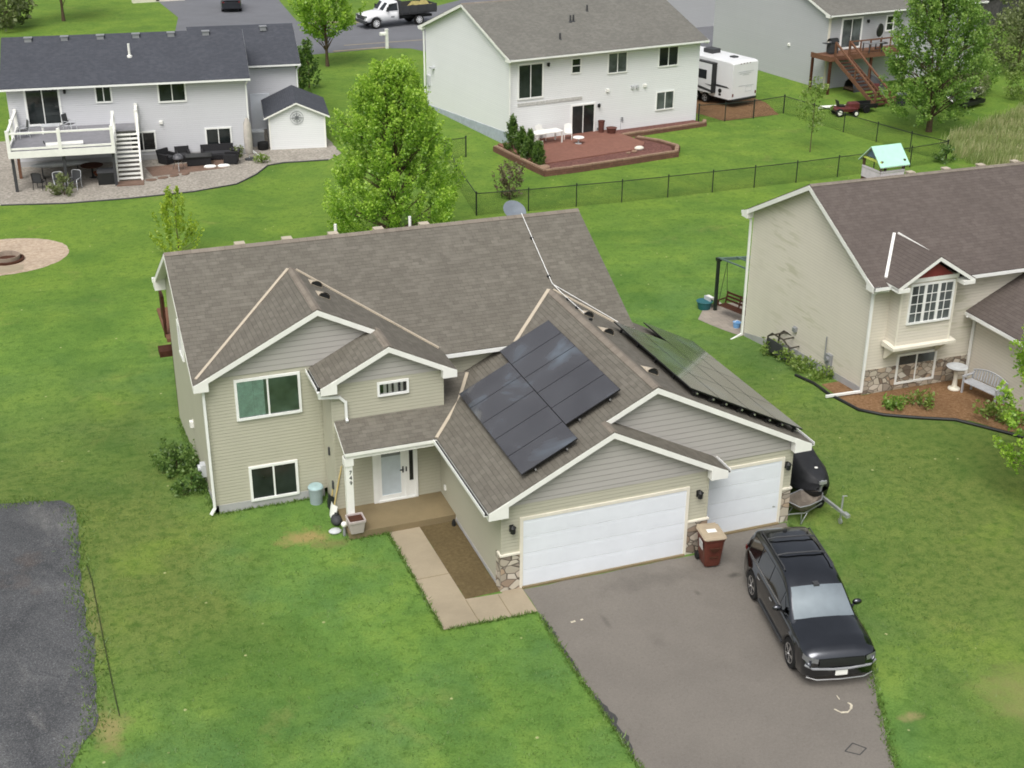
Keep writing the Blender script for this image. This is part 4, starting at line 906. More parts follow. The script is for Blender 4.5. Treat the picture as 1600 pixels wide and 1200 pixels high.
rect_vents(Dh, [(-12.35+2.08*i, DD/2-.35, zDr-.16) for i in range(6)], 'grey', .2); pipe_vents(Dh, [(-6.55, 2.05, zDf(0, 2.05))], 'white', .75, .07)
b = MB(); b.box(-WD, -.02, 0, 0, .04, .32); b.build('foundation', 'foundation', Dh)
window(Dh, 'F', 0, -12.55, -10.78, 2.52, 4.56, 2, 1, .12, name='sliding_door'); window(Dh, 'F', 0, -8.62, -7.83, 3.66, 4.7, 2, 1, .09); window(Dh, 'F', 0, -5.05, -3.58, 3.5, 4.74, 2, 1, .1)
window(Dh, 'F', 0, -6.95, -5.6, .62, 1.66, 2, 1, .1); window(Dh, 'F', 0, -2.52, -1.13, .62, 1.66, 2, 1, .1)
lamp(Dh, 'F', 0, -10.38, 4.35); small_vent(Dh, 'F', 0, [(-5.12, 2.25)])
downspout(Dh, [(.15, -.5, 4.6), (.02, -.1, 4.3), (.02, -.06, .3), (.5, -1.2, .12)], .09)
# its garage, set back
b = MB(); b.box(-3, 6.0, 0, 3.6, 12.5, 3.95); b.build('garage_wall', 'd_siding', Dh)
zg = lambda x, y: 4.25+.47*(y-5.6); b = MB(); slab(b, [(-3, 5.6), (3.9, 5.6), (3.9, 9.6), (-3, 9.6)], zg); slab(b, [(-3, 9.6), (3.9, 9.6), (3.9, 13.6), (-3, 13.6)], lambda x, y: 4.25+.47*(13.6-y)); b.build('garage_roof', ['d_roof', 'white'], Dh)
b = MB(); gutter(b, (.4, 5.6, 4.25), (3.9, 5.6, 4.25), (0, -1, 0)); fascia(b, (3.9, 5.6, 4.25), (3.9, 9.6, 6.13), (1, 0, 0)); parts(b, 'garage_trim', ['white_metal', 'dkgrey'], Dh)
b = MB(); b.X = face_mat('F', 6.0); b.box(.55, 0, 0, .65, 2.35, .05); b.box(1.7, 0, 0, 1.8, 2.35, .05); b.box(.65, 2.25, 0, 1.7, 2.35, .05); b.box(.65, 0, 0, 1.7, 2.25, .03); b.build('garage_door', 'door', Dh)
rect_vents(Dh, [(1.9, 9.0, 5.95)], 'grey', .2)
downspout(Dh, [(3.8, 5.55, 4.1), (3.65, 5.9, 3.8), (3.65, 5.92, .2)], .09)
# white deck
DK = thing('deck', 'white railed deck with stairs below the sliding door of the charcoal roofed house', 'deck', (1.73, 51.92, -1.2), R(-6))
zf = 2.30
b = MB(); b.box(-13.3, -5.4, zf-.06, -7.75, -.02, zf); b.box(-7.75, -1.75, zf-.06, -6.45, -.02, zf); b.build('platform', plain('grey_decking', srgb(128, 128, 132), .7, .2), DK)
b = MB(); b.box(-13.36, -5.46, zf-.36, -7.69, -5.40, zf+.02); b.box(-13.36, -5.4, zf-.36, -13.30, -.05, zf+.02); b.box(-7.75, -5.4, zf-.36, -7.69, -1.75, zf+.02); b.box(-6.45, -1.75, zf-.36, -6.39, -.05, zf+.02); b.build('rim_board', 'white', DK)
b = MB(); r_ = zf+1.0
for (x, y) in ((-13.28, -5.36), (-10.6, -5.36), (-7.78, -5.36), (-13.28, -2.7), (-13.28, -.15), (-7.78, -1.8), (-6.48, -1.75), (-6.48, -.12)): b.box(x-.09, y-.09, zf-.3, x+.09, y+.09, r_+.12); b.box(x-.09, y-.09, r_+.12, x+.09, y+.09, r_+.17)
for p, q in (((-13.28, -5.36), (-7.78, -5.36)), ((-13.28, -5.36), (-13.28, -.1)), ((-7.78, -5.36), (-7.78, -1.8)), ((-6.48, -1.75), (-6.48, -.1))):
    b.bar((*p, r_), (*q, r_), .14, .09); b.bar((*p, zf+.14), (*q, zf+.14), .07, .10)
b.build('railing', 'white', DK)
b = MB()
for (x, y) in ((-13.2, -5.2), (-10.5, -5.2), (-7.85, -5.2), (-13.2, -2.5), (-7.85, -2.5)):
    q = MB(); q.box(x-.08, y-.08, 0, x+.08, y+.08, zf-.06); q.build('leg', 'dkgrey' if y < -4 else 'brownwood', DK)
b = MB(); n = 11; run = 2.75
for i in range(n):
    y = -1.78-run*(i+.5)/n; z = zf-(zf)*(i+1)/(n+1); b.box(-7.72, y-.15, z-.05, -6.48, y+.15, z)
b.build('stair_tread', 'white', DK)
b = MB()
for x in (-7.74, -6.42): b.prism([(x, -1.75, zf+.02), (x, -1.75, zf-.35), (x, -1.75-run, -.02), (x, -1.75-run-.2, .02), (x, -1.75-run, .32)], (-.045, 0, 0))
parts(b, 'stringer', 'white', DK)
for x in (-7.78, -6.44):
    b = MB(); b.bar((x, -1.8, zf+.98), (x, -1.75-run, 1.02), .08, .09, upv=(1, 0, 0)); b.box(x-.06, -1.75-run-.06, 0, x+.06, -1.75-run+.06, 1.1)
    b.bar((x, -1.8, zf+.2), (x, -1.75-run, .3), .05, .07, upv=(1, 0, 0)); b.build('handrail', 'white', DK)
def dl(x, y, z=0):
    c, s_ = math.cos(R(-6)), math.sin(R(-6)); return (1.73+x*c-y*s_, 51.92+x*s_+y*c, -1.2+z)

# grey house at the end, with brown deck
G = thing('house', 'tall cool grey house with a brown timber deck on its wall', 'house', (45.1, 56.3, -1.2), R(7.6))
gable_house(G, 15, 14, 0, 5.45, .36, 'g_siding', 'w_roof', ov_e=.45)
window(G, 'F', 0, 1.35, 3.1, 2.95, 4.95, 2, 1, .14, 'glass_g', name='sliding_door'); window(G, 'F', 0, 5.6, 6.2, 3.9, 4.9, 1, 2, .1)
lamp(G, 'F', 0, 3.7, 4.7); small_vent(G, 'L', 0, [(-4.2, 2.6)]); window(G, 'F', 0, 6.5, 7.8, .6, 1.7, 2, 1, .1)
b = MB(); b.box(.02, -.04, 0, .22, .0, 5.3); b.build('corner_trim', 'cream', G)
GD = thing('deck', 'brown timber deck with long stairs on the cool grey house', 'deck', (45.1, 56.3, -1.2), R(7.6))
zf = 2.75
b = MB(); b.box(-1.0, -1.7, zf-.08, 6.5, -.05, zf); b.build('platform', 'brownwood', GD)
b = MB(); b.box(-1.05, -1.76, zf-.34, 6.5, -1.7, zf+.02); b.box(-1.06, -1.7, zf-.34, -1.0, .4, zf+.02); b.build('rim_board', 'brownwood', GD)
for x, y in ((-.92, .3), (-.85, -1.6), (3.0, -1.6), (6.4, -1.6)): b = MB(); b.box(x-.08, y-.08, 0, x+.08, y+.08, zf-.08); b.build('leg', 'dkbrown', GD)
b = MB(); n = 14; run = 4.6
for i in range(n): y = -1.8-run*(i+.5)/n; z = zf-zf*(i+1)/(n+1); b.box(-.55, y-.16, z-.05, .65, y+.16, z)
b.build('stair_tread', 'dkbrown', GD)
for x in (-.6, .7):
    b = MB(); b.prism([(x, -1.75, zf+.02), (x, -1.75, zf-.3), (x, -1.75-run, -.02), (x, -1.8-run-.2, .02), (x, -1.75-run, .3)], (-.05, 0, 0)); b.build('stringer', 'brownwood', GD)
    b = MB(); b.bar((x, -1.8, zf+.95), (x, -1.75-run, 1.0), .11, .12, upv=(1, 0, 0)); b.box(x-.06, -1.75-run-.06, 0, x+.06, -1.75-run+.06, 1.05); b.box(x-.06, -1.8, zf, x+.06, -1.68, zf+1.05); b.box(x-.04, -1.8-run/2, zf/2, x+.04, -1.7-run/2, zf/2+1.0); b.build('handrail', 'brownwood', GD)
b = MB(); b.bar((.7, -1.7, zf+.95), (6.5, -1.7, zf+.95), .1, .08); b.bar((.7, -1.7, zf+.15), (6.5, -1.7, zf+.15), .05, .08)
for i in range(7): b.bar((.8+.95*i, -1.7, zf), (.8+.95*i, -1.7, zf+.95), .08, .08)
b.build('railing', 'brownwood', GD)
def gl2(x, y, z=0):
    c, s_ = math.cos(R(7.6)), math.sin(R(7.6)); return (45.1+x*c-y*s_, 56.3+x*s_+y*c, -1.2+z)
# neighbour beyond, between the white and the grey house
Nb = thing('house', 'pale grey house seen only between the white house and the cool grey house', 'house', (44.0, 82.0, -1.2), R(8))
gable_house(Nb, 14, 11, 0, 5.3, .36, 'g_siding', 'w_roof', ov_e=.45); window(Nb, 'L', 0, -4.5, -3.2, 1.4, 2.8, 2, 1, .1); window(Nb, 'L', 0, -4.5, -3.2, 3.9, 4.9, 2, 1, .1); window(Nb, 'F', 0, 1.0, 2.4, 3.6, 4.8, 2, 1, .1)
# white shed
SH = thing('shed', 'small white garden shed with dark gable roof and compass ornament', 'shed', (3.06, 52.42, -1.2), R(-8.5))
b = MB(); ws, ds = 3.46, 4.6; b.prism([(0, 0, 0), (ws, 0, 0), (ws, 0, 2.05), (ws/2, 0, 2.82), (0, 0, 2.05)], (0, ds, 0)); b.build('wall', 'w_siding', SH)
b = MB(); zs = lambda x, y: 2.95-.445*abs(x-ws/2); slab(b, [(-.28, -.22), (ws/2, -.22), (ws/2, ds+.2), (-.28, ds+.2)], zs, .08); slab(b, [(ws/2, -.22), (ws+.28, -.22), (ws+.28, ds+.2), (ws/2, ds+.2)], zs, .08); b.build('roof', ['d_roof', 'white'], SH)
b = MB(); fascia(b, (-.28, -.22, zs(-.28, 0)), (ws/2, -.22, 2.95), (0, -1, 0), .14); fascia(b, (ws/2, -.22, 2.95), (ws+.28, -.22, zs(ws+.28, 0)), (0, -1, 0), .14); fascia(b, (-.28, -.22, zs(-.28, 0)), (-.28, ds+.2, zs(-.28, 0)), (-1, 0, 0), .14); b.build('fascia', 'white', SH)
b = MB()
for x in (-.01, ws-.09): b.box(x, -.025, 0, x+.1, .02, 2.02)
parts(b, 'corner_trim', 'white', SH)
b = MB(); b.X = Matrix.Translation((ws/2, -.03, 1.95)) @ Matrix.Rotation(R(90), 4, 'X')
for r_ in (.40, .27):
    n = 28
    for k in range(n): a0 = 2*math.pi*k/n; a1 = 2*math.pi*(k+1)/n; b.bar((r_*math.cos(a0), r_*math.sin(a0), 0), (r_*math.cos(a1), r_*math.sin(a1), 0), .018, .02)
for k in range(8):
    a = math.pi*k/4; l_ = .42 if k % 2 == 0 else .3; b.prism([(.05*math.cos(a+1.57), .05*math.sin(a+1.57), 0), (l_*math.cos(a), l_*math.sin(a), 0), (.05*math.cos(a-1.57), .05*math.sin(a-1.57), 0)], (0, 0, .02))
b.build('compass_ornament', 'grey', SH)

# ------------------------------------------------------------------ vehicles
def carpaint(name, c, metal=1.0, rough=.16):
    m = N(name); n = m.noise(m.pos(), 1.6, 3); m.set(m.ramp(n, [(.3, tuple(x*.9 for x in c[:3])+(1,)), (.7, tuple(x*1.1 for x in c[:3])+(1,))]), rough, .5, metal)
    m.b.inputs['Coat Weight'].default_value = .35; m.b.inputs['Coat Roughness'].default_value = .05; return m.m
M['suv'] = carpaint('dark_metallic_paint', lin(.095, .100, .110)); M['whitecar'] = plain('white_paint', lin(.76, .77, .78), .3, .5, var=.03, scale=1)
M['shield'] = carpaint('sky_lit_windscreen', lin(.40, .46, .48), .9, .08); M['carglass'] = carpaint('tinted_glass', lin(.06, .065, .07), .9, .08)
M['lens'] = carpaint('headlight_lens', lin(.26, .27, .28), .6, .2)
def interp(x, T):
    for (a, va), (b_, vb) in zip(T, T[1:]):
        if a <= x <= b_:
            t = (x-a)/(b_-a); t = t*t*(3-2*t)*.5+t*.5
            return va+(vb-va)*t
    return T[0][1] if x < T[0][0] else T[-1][1]
def wheel(par, x, y, r, w_, side, rimmat='silver', sp=5):
    b = MB(); prof = [(r*.62, -w_/2), (r*.93, -w_/2), (r, -w_*.36), (r, w_*.36), (r*.93, w_/2), (r*.62, w_/2)]
    b.X = Matrix.Translation((x, y, r)); b.lathe(prof, (0, 0, 0), 28, axis='y'); t = b.build('wheel', 'rubber', par)
    b = MB(); b.X = Matrix.Translation((x, y, r)); s = side; f_ = w_/2*s
    b.lathe([(r*.55, f_*.55), (r*.64, f_*.9), (r*.66, f_*1.02), (r*.60, f_*1.02), (r*.56, f_*.9)], (0, 0, 0), 28, axis='y')
    for k in range(sp):
        a = 2*math.pi*k/sp
        for da in (-.13, .13): b.bar((r*.12*math.cos(a), f_*.98, r*.12*math.sin(a)), (r*.60*math.cos(a+da), f_*.9, r*.60*math.sin(a+da)), r*.10, .025, upv=(0, 1, 0))
    b.lathe([(r*.02, f_*1.03), (r*.15, f_*1.0), (r*.16, f_*.85)], (0, 0, 0), 12, axis='y'); b.build('rim', rimmat, t)
    b = MB(); b.X = Matrix.Translation((x, y, r)); b.lathe([(.01, f_*.5), (r*.62, f_*.52)], (0, 0, 0), 20, axis='y'); b.build('brake_disc', 'dkgrey', t)
def make_suv(name, label, loc, rz, paint, group=None):
    V = thing(name, label, 'car', loc, rz, group)
    ax = 1.53; r = .40; ra = .47
    Zs = [(-2.52, .98), (-2.3, 1.14), (-1, 1.13), (.6, 1.08), (1.15, 1.05), (1.9, 1.02), (2.25, .98), (2.42, .92), (2.5, .80)]
    Wd = [(-2.55, .80), (-2.45, .90), (-2.0, .955), (0, .96), (1.4, .96), (2.0, .955), (2.3, .925), (2.44, .86), (2.5, .78)]
    Zc = [(-2.52, 1.02), (-2.2, 1.16), (.6, 1.12), (1.15, 1.13), (1.9, 1.09), (2.25, 1.04), (2.42, .96), (2.5, .82)]
    xs = [-2.55, -2.5, -2.42, -2.3]+[-2.2+.07*i for i in range(66)]+[2.42, 2.47, 2.5]
    xs = [x for x in xs if x <= 2.5]; G = []
    for x in xs:
        w_ = interp(x, Wd); zs = interp(x, Zs); zc = interp(x, Zc); zb = .28+.08*max(0, abs(x)-2.2)/.3
        fl = 0
        for a in (-ax, ax):
            d = abs(x-a)
            if d < ra: zb = max(zb, .36+math.sqrt(ra*ra-d*d)*.98)
            fl = max(fl, .035*max(0, 1-max(0, d-ra*.7)/.25)) if d < .8 else fl
        wf = w_+fl*.6; zm_ = max(zb+.04, .60)
        h = [(0, zb), (wf-.22, zb), (wf-.03, zb+.005), (wf, zb+.05), (wf+.005, max(zm_, zb+.08)), (w_, max(.84, zb+.10)), (w_-.015, zs-.10), (w_-.05, zs-.035), (w_-.11, zs+.0), (w_*.70, zc-.0), (w_*.35, zc+.018), (0, zc+.022)]
        G.append([(x, y, z) for y, z in h]+[(x, -y, z) for y, z in h[-2:0:-1]])
    b = MB(); ids = b.grid(G, 0, True, True); b.fi(ids[0][::-1]); b.fi(ids[-1])
    # cabin
    Zr = [(-2.50, 1.12), (-2.42, 1.40), (-2.28, 1.66), (-2.1, 1.72), (-1.2, 1.78), (-.3, 1.77), (.10, 1.72), (.36, 1.63), (1.25, 1.08)]
    Wt = [(-2.5, .80), (-2.3, .70), (-1.2, .715), (.1, .70), (.4, .715), (1.25, .84)]
    def side(x, t):
        zr = interp(x, Zr); zb = min(1.07, zr-.02) if x > .4 else 1.10; wt = interp(x, Wt); wb = .90 if -2.2 < x < .9 else .86
        return (x, wb+(wt+.015-wb)*t, zb+(zr-.055-zb)*t)
    xs2 = [-2.5, -2.46, -2.42, -2.35, -2.28, -2.2, -2.1, -1.9, -1.6, -1.2, -.8, -.3, -.1, .1, .24, .36, .5, .7, .9, 1.1, 1.25]; G = []
    for x in xs2:
        zr = interp(x, Zr); wt = interp(x, Wt); p0 = side(x, 0); p1 = side(x, 1)
        h = [p0, side(x, .5), p1, (x, wt-.04, zr-.008), (x, wt*.6, zr+.012), (x, 0, zr+.02)]
        G.append(h+[(q[0], -q[1], q[2]) for q in h[-2::-1]])
    b.grid(G, 0, True); b.build('body', paint, V)
    def panel(nm, fn, us, vs, mat):
        b = MB(); b.grid([[fn(u, v) for v in vs] for u in us]); return b.build(nm, mat, V)
    def top(x, s): wt = interp(x, Wt)-.05; zr = interp(x, Zr); return (x+.012, s*wt, zr+.020-.022*s*s+.012)
    vv = [-1+.2*i for i in range(11)]
    panel('windscreen', top, [.44, .6, .8, 1.0, 1.16], vv, 'shield'); panel('rear_window', lambda x, s: (interp(x, Zr)*0+x-.02, s*(interp(x, Wt)-.08), interp(x, Zr)+.012), [-2.47, -2.42, -2.36, -2.31], vv, 'carglass')
    for sg in (1, -1):
        for xa, xb in ((-2.12, -1.42), (-1.36, -.52), (-.46, .42)):
            def fs(u, v): p = side(u, v); return (p[0], sg*(p[1]+.010), p[2]+.004)
            q = [xa+(xb-xa)*i/6 for i in range(7)]; v1 = .86
            panel('side_window', fs, q, [.08, .3, .6, v1], 'carglass')
        def tri(u, v): p = side(u, v*max(.1, (1.02-u)/.6)); return (p[0], sg*(p[1]+.010), p[2]+.004)
        panel('quarter_window', tri, [.48, .6, .75, .88], [.1, .5, .8], 'carglass')
        b = MB(); b.tube([(-2.0, sg*.655, 1.75), (-1.95, sg*.66, 1.815), (-.2, sg*.655, 1.815), (-.1, sg*.65, 1.765)], .018, 6); b.build('roof_rail', 'dkgrey', V)
        b = MB(); b.bar((.72, sg*.90, 1.06), (.66, sg*.99, 1.12), .06, .04); b.X = Matrix.Translation((.66, sg*1.06, 1.16)); b.ell((0, 0, 0), (.075, .13, .085), 12); b.X = Matrix.Identity(4); b.build('mirror', paint, V)
        b = MB(); b.grid([[(2.27, sg*.925, .93), (2.42, sg*.86, .915), (2.515, sg*.60, .875)], [(2.29, sg*.945, .80), (2.46, sg*.86, .775), (2.53, sg*.62, .765)]]); b.build('headlight', 'lens', V)
        b = MB(); b.box(-2.565, sg*.86-.1*sg-.1, .92, -2.50, sg*.86-.1*sg+.1, 1.04); b.build('tail_light', 'red', V)
        b = MB(); b.lathe([(.01, 0), (.055, .0), (.06, -.03)], (2.47, sg*.60, .42), 12, axis='x'); b.build('fog_light', 'lens', V)
        b = MB()
        for x in (-1.05, -.05): b.tube([(x-.10, sg*.972, .93), (x, sg*.985, .935), (x+.10, sg*.972, .93)], .014, 6)
        parts(b, 'door_handle', 'silver', V)
        b = MB(); b.bar((-2.1, sg*.905, 1.105), (.55, sg*.905, 1.09), .02, .03); b.build('window_trim', 'silver', V)
        b = MB(); b.bar((-.95, sg*.955, .33), (.95, sg*.955, .33), .06, .06); b.build('side_step', 'dkgrey', V)
        for x in (-ax, ax): wheel(V, x, sg*.85, r, .25, sg)
    for x in (-1.55, -.75): b = MB(); b.tube([(x, -.65, 1.80), (x+.015, -.4, 1.85), (x+.015, .4, 1.85), (x, .65, 1.80)], .026, 6); b.build('roof_crossbar', 'dkgrey', V)
    b = MB(); b.grid([[(2.505, y, .865), (2.53, y, .76), (2.535, y, .65)] for y in (-.58, -.3, 0, .3, .58)]); b.build('grille', 'black', V)
    b = MB(); b.tube([(2.40, -.90, .67), (2.50, -.72, .60), (2.54, -.2, .575), (2.54, .2, .575), (2.50, .72, .60), (2.40, .90, .67)], .035, 6); b.build('bumper_bar', 'grey', V)
    b = MB(); b.tube([(2.42, -.84, .32), (2.51, -.6, .27), (2.53, 0, .26), (2.51, .6, .27), (2.42, .84, .32)], .022, 6); b.build('bumper_lip', 'silver', V)
    b = MB(); b.prism([(2.545, -.155, .40), (2.545, .155, .40), (2.54, .155, .56), (2.54, -.155, .56)], (.012, 0, 0)); b.build('number_plate', 'white', V)
    b = MB(); b.tube([(1.17, -.72, 1.105), (1.20, -.3, 1.12), (1.22, .1, 1.115)], .014, 5); b.tube([(1.2, .05, 1.12), (1.18, .4, 1.12), (1.16, .70, 1.105)], .014, 5); b.build('wiper', 'black', V)
    b = MB(); b.grid([[(1.30, y*.62, 1.135), (2.15, y*.36, 1.04)] for y in (-.04, .04)]) if False else None
    b = MB(); b.lathe([(.06, 0), (.045, .05), (.01, .07)], (-2.0, 0, 1.74), 8); b.build('antenna', 'black', V)
    b = MB(); b.box(.34, -.07, 1.60, .50, .07, 1.665); b.build('mirror_mount', 'dkgrey', V)
    return V
make_suv('suv', 'black sport utility vehicle with roof rails parked on the driveway', (6.27, -4.28, .012), R(-102), 'suv')
make_suv('suv', 'dark vehicle parked in the drive behind the charcoal roofed house', (9.6, 106.6, -1.18), R(82), 'suv')

# trash cart
B = thing('trash_cart', 'brown wheeled trash cart with tan lid and white stickers beside the garage door', 'trash cart', (5.40, -.66, .012), R(-8))
b = MB()
def rr(w_, d, z, c=.05): return [(-w_+c, -d, z), (w_-c, -d, z), (w_, -d+c, z), (w_, d-c, z), (w_-c, d, z), (-w_+c, d, z), (-w_, d-c, z), (-w_, -d+c, z)]
b.grid([rr(.22, .26, .06), rr(.235, .28, .15), rr(.29, .35, .88), rr(.31, .37, .90), rr(.31, .37, .97)], 0, False, True); b.fi([b.vid(p) for p in rr(.22, .26, .06)][::-1]); b.fi([b.vid(p) for p in rr(.30, .36, .965)])
b.build('body', plain('brown_cart_plastic', srgb(92, 50, 40), .5, .3, var=.2), B)
b = MB(); b.grid([rr(.325, .40, .97), rr(.335, .41, 1.0), rr(.31, .38, 1.045), rr(.2, .26, 1.065)], 0, False, True); b.fi([b.vid(p) for p in rr(.2, .26, 1.065)]); b.box(-.28, .40, .98, .28, .47, 1.02)
b.build('lid', plain('tan_cart_lid', srgb(166, 152, 130), .55, .3), B)
b = MB(); b.box(-.14, -.10, 1.0655, .13, .08, 1.07); b.build('sticker', 'white', B)
b = MB(); b.prism([(-.305, -.22, .60), (-.305, .04, .60), (-.328, .04, .86), (-.328, -.22, .86)], (-.012, 0, 0)); b.build('sticker', 'dirty', B)
b = MB(); b.prism([(-.16, -.345, .70), (.16, -.345, .70), (.07, -.325, .58), (-.07, -.325, .58)], (0, -.05, 0)); b.box(-.13, -.345, .36, .13, -.29, .40); b.build('grab_bar', 'dkbrown', B)
for x in (-.26, .26): b = MB(); b.lathe([(.02, -.035), (.125, -.035), (.125, .035), (.02, .035)], (x, .30, .125), 16, axis='x'); b.build('wheel', 'rubber', B)

# covered watercraft on its trailer beside the garage
J = thing('boat_trailer', 'galvanised boat trailer under the black cover beside the garage wall', 'trailer', (9.95, 1.6, .0), R(-88))
b = MB(); b.bar((1.95, 0, .50), (-.2, 0, .48), .07, .09); b.bar((.6, 0, .48), (-.4, .55, .46), .06, .08); b.bar((.6, 0, .48), (-.4, -.55, .46), .06, .08); b.bar((-.4, .55, .46), (-2.2, .55, .46), .06, .08); b.bar((-.4, -.55, .46), (-2.2, -.55, .46), .06, .08)
for x in (-.35, -1.2, -2.1): b.bar((x, -.75, .40), (x, .75, .40), .06, .07)
b.build('frame', 'galv', J)
b = MB(); b.tube([(1.75, .0, .5), (1.95, 0, .50)], .055, 8); b.box(1.9, -.06, .47, 2.12, .06, .57); b.build('coupler', 'galv', J)
b = MB(); b.tube([(1.65, .09, .12), (1.65, .09, .95)], .03, 8); b.lathe([(.02, -.02), (.09, -.02), (.09, .02), (.02, .02)], (1.65, .09, .10), 12, axis='y'); b.tube([(1.65, .09, .95), (1.72, .18, .97)], .015, 6); b.build('jack', 'galv', J)
b = MB(); b.bar((.62, 0, .52), (.70, 0, 1.0), .07, .07, upv=(1, 0, 0)); b.bar((.74, -.12, .95), (.74, .12, .95), .06, .10); b.tube([(.62, -.1, .80), (.62, .1, .80)], .06, 10); b.build('winch_post', 'galv', J)
for s_ in (-1, 1):
    b = MB(); b.X = Matrix.Translation((-1.3, s_*.82, .26)); b.lathe([(.14, -.09), (.25, -.09), (.26, -.05), (.26, .05), (.25, .09), (.14, .09)], n=20, axis='y'); wv = b.build('wheel', 'rubber', J)
    b = MB(); b.X = Matrix.Translation((-1.3, s_*.82, .26)); b.lathe([(.02, s_*.06), (.13, s_*.05), (.15, s_*.08)], n=16, axis='y'); b.build('rim', 'galv', wv)
    b = MB(); b.grid([[(-1.3+.34*math.cos(a), s_*.72, .30+.30*math.sin(a)), (-1.3+.34*math.cos(a), s_*.93, .30+.30*math.sin(a))] for a in [math.pi*i/8 for i in range(9)]]); b.build('fender', 'black', J)
K = thing('watercraft', 'covered personal watercraft with black fitted cover sitting on the trailer', 'watercraft', (9.95, 1.6, .0), R(-88)); K.scale = (1.12, 1.15, 1.08)
b = MB(); Gc = []
for x, hw, zb_, zt in ((.66, .02, .80, .86), (.60, .20, .66, .95), (.42, .38, .58, 1.04), (.1, .52, .54, 1.16), (-.25, .58, .53, 1.34), (-.55, .60, .53, 1.50), (-.8, .60, .53, 1.46), (-1.1, .60, .53, 1.32), (-1.6, .59, .53, 1.30), (-2.1, .56, .53, 1.22), (-2.5, .50, .54, 1.0), (-2.62, .40, .56, .72)):
    row = []
    for i in range(17):
        a = math.pi*i/16; sx = math.cos(a); sy = math.sin(a); k = .45 if zt > 1.2 else .7
        wv_ = hw*(abs(sx)**.55)*(1 if sx >= 0 else -1)*(1 if sy < .75 else 1)
        zz = zb_+(zt-zb_)*(sy**(1.6 if zt > 1.2 else .9))
        row.append((x+.012*math.sin(i*2.1), wv_, zz))
    Gc.append(row)
ids = b.grid(Gc); b.fi(ids[-1]); b.build('cover', plain('black_cover_fabric', lin(.020, .021, .024), .55, .35, var=.3), K)
b = MB(); Gc = []
for x, hw in ((.70, .02), (.62, .22), (.42, .40), (.1, .54), (-.4, .60), (-1.6, .60), (-2.5, .52)): Gc.append([(x, -hw, .62), (x, -hw*.85, .46), (x, 0, .38), (x, hw*.85, .46), (x, hw, .62)])
b.grid(Gc); b.build('hull', 'black', K)
b = MB(); b.prism([(-.18+.05*math.cos(t_*.5), -.20+.1*t_, 1.262-.03*abs(t_-2)) for t_ in range(5)]+[(-.24+.05*math.cos(t_*.5), -.20+.1*t_, 1.292-.03*abs(t_-2)) for t_ in range(4, -1, -1)], (0, 0, .02)); b.build('reflective_band', 'white', K)
b = MB(); b.lathe([(.01, .02), (.035, .015), (.05, 0)], (.22, .05, 1.115), 8); b.build('badge', 'white', K)

# wheelbarrow
Wb = thing('wheelbarrow', 'old grey metal wheelbarrow parked behind the covered watercraft trailer', 'wheelbarrow', (9.32, .72, 0), R(20))
b = MB(); top = [(-.62, -.30, .66), (-.30, -.40, .66), (.25, -.40, .64), (.68, -.12, .60), (.68, .12, .60), (.25, .40, .64), (-.30, .40, .66), (-.62, .30, .66)]; bot = [(x*.55, y*.5, .34) for x, y, z in top]
b.grid([bot, top], 0, False, True); b.fi([b.vid(p) for p in bot]); b.build('tray', plain('rusty_grey_tray', srgb(118, 110, 100), .7, .3, .2, var=.3, scale=5), Wb)
b = MB(); b.tube(top+[top[0]], .018, 6); b.build('rim', 'grey', Wb)
b = MB()
for s_ in (-1, 1): b.tube([(-1.15, s_*.30, .62), (-.3, s_*.25, .33), (.75, s_*.07, .2)], .022, 6); b.tube([(-.45, s_*.25, .36), (-.5, s_*.28, .02), (-.2, s_*.26, .30)], .018, 6)
b.build('frame', 'galv', Wb)
b = MB(); b.lathe([(.04, -.04), (.17, -.04), (.19, 0), (.17, .04), (.04, .04)], (.78, 0, .19), 18, axis='y'); b.build('wheel', 'rubber', Wb)

# white flat bed truck on the street
Tr = thing('truck', 'white truck with dark dump bed parked on the far street', 'truck', (21.9, 92.6, -1.18), R(191))
Tr.scale = (1.13, 1.13, 1.13); b = MB()
Zh = [(-.35, 1.25), (.9, 1.28), (1.1, 1.22), (2.35, 1.10), (2.6, .95)]; G = []
for x in [-.30, -.1, .1, .3, .5, .7, .9, 1.02, 1.1, 1.2, 1.3, 1.4, 1.5, 1.6, 1.7, 1.8, 1.9, 2.0, 2.1, 2.2, 2.3, 2.45, 2.55, 2.62]:
    zt = interp(x, Zh); zb_ = .52; d = abs(x-1.72)
    if d < .5: zb_ = max(zb_, .42+math.sqrt(.25-d*d)*.95)
    w_ = 1.0-.06*max(0, x-2.2)/.4; h = [(0, zb_), (w_-.1, zb_), (w_, zb_+.06), (w_, max(zb_+.08, .9)), (w_-.03, zt-.08), (w_-.14, zt), (w_*.5, zt+.05), (0, zt+.06)]
    G.append([(x, y, z) for y, z in h]+[(x, -y, z) for y, z in h[-2:0:-1]])
ids = b.grid(G, 0, True, True); b.fi(ids[0][::-1]); b.fi(ids[-1])
G = []
for x, zr_, wt in ((-.32, 1.95, .78), (-.2, 2.02, .80), (.2, 2.04, .80), (.42, 2.0, .80), (.55, 1.92, .80), (1.08, 1.3, .90)):
    h = [(.96, 1.2), (wt+.02, zr_-.08), (wt-.06, zr_), (0, zr_+.03)]; G.append([(x, y, z) for y, z in h]+[(x, -y, z) for y, z in h[-2::-1]])
ids = b.grid(G, 0, True); b.fi(ids[0][::-1]); b.build('cab', 'whitecar', Tr)
b = MB(); b.grid([[(.585, y*.74, 1.90), (1.05, y*.82, 1.36)] for y in (-1, -.5, 0, .5, 1)]); b.build('windscreen', 'carglass', Tr)
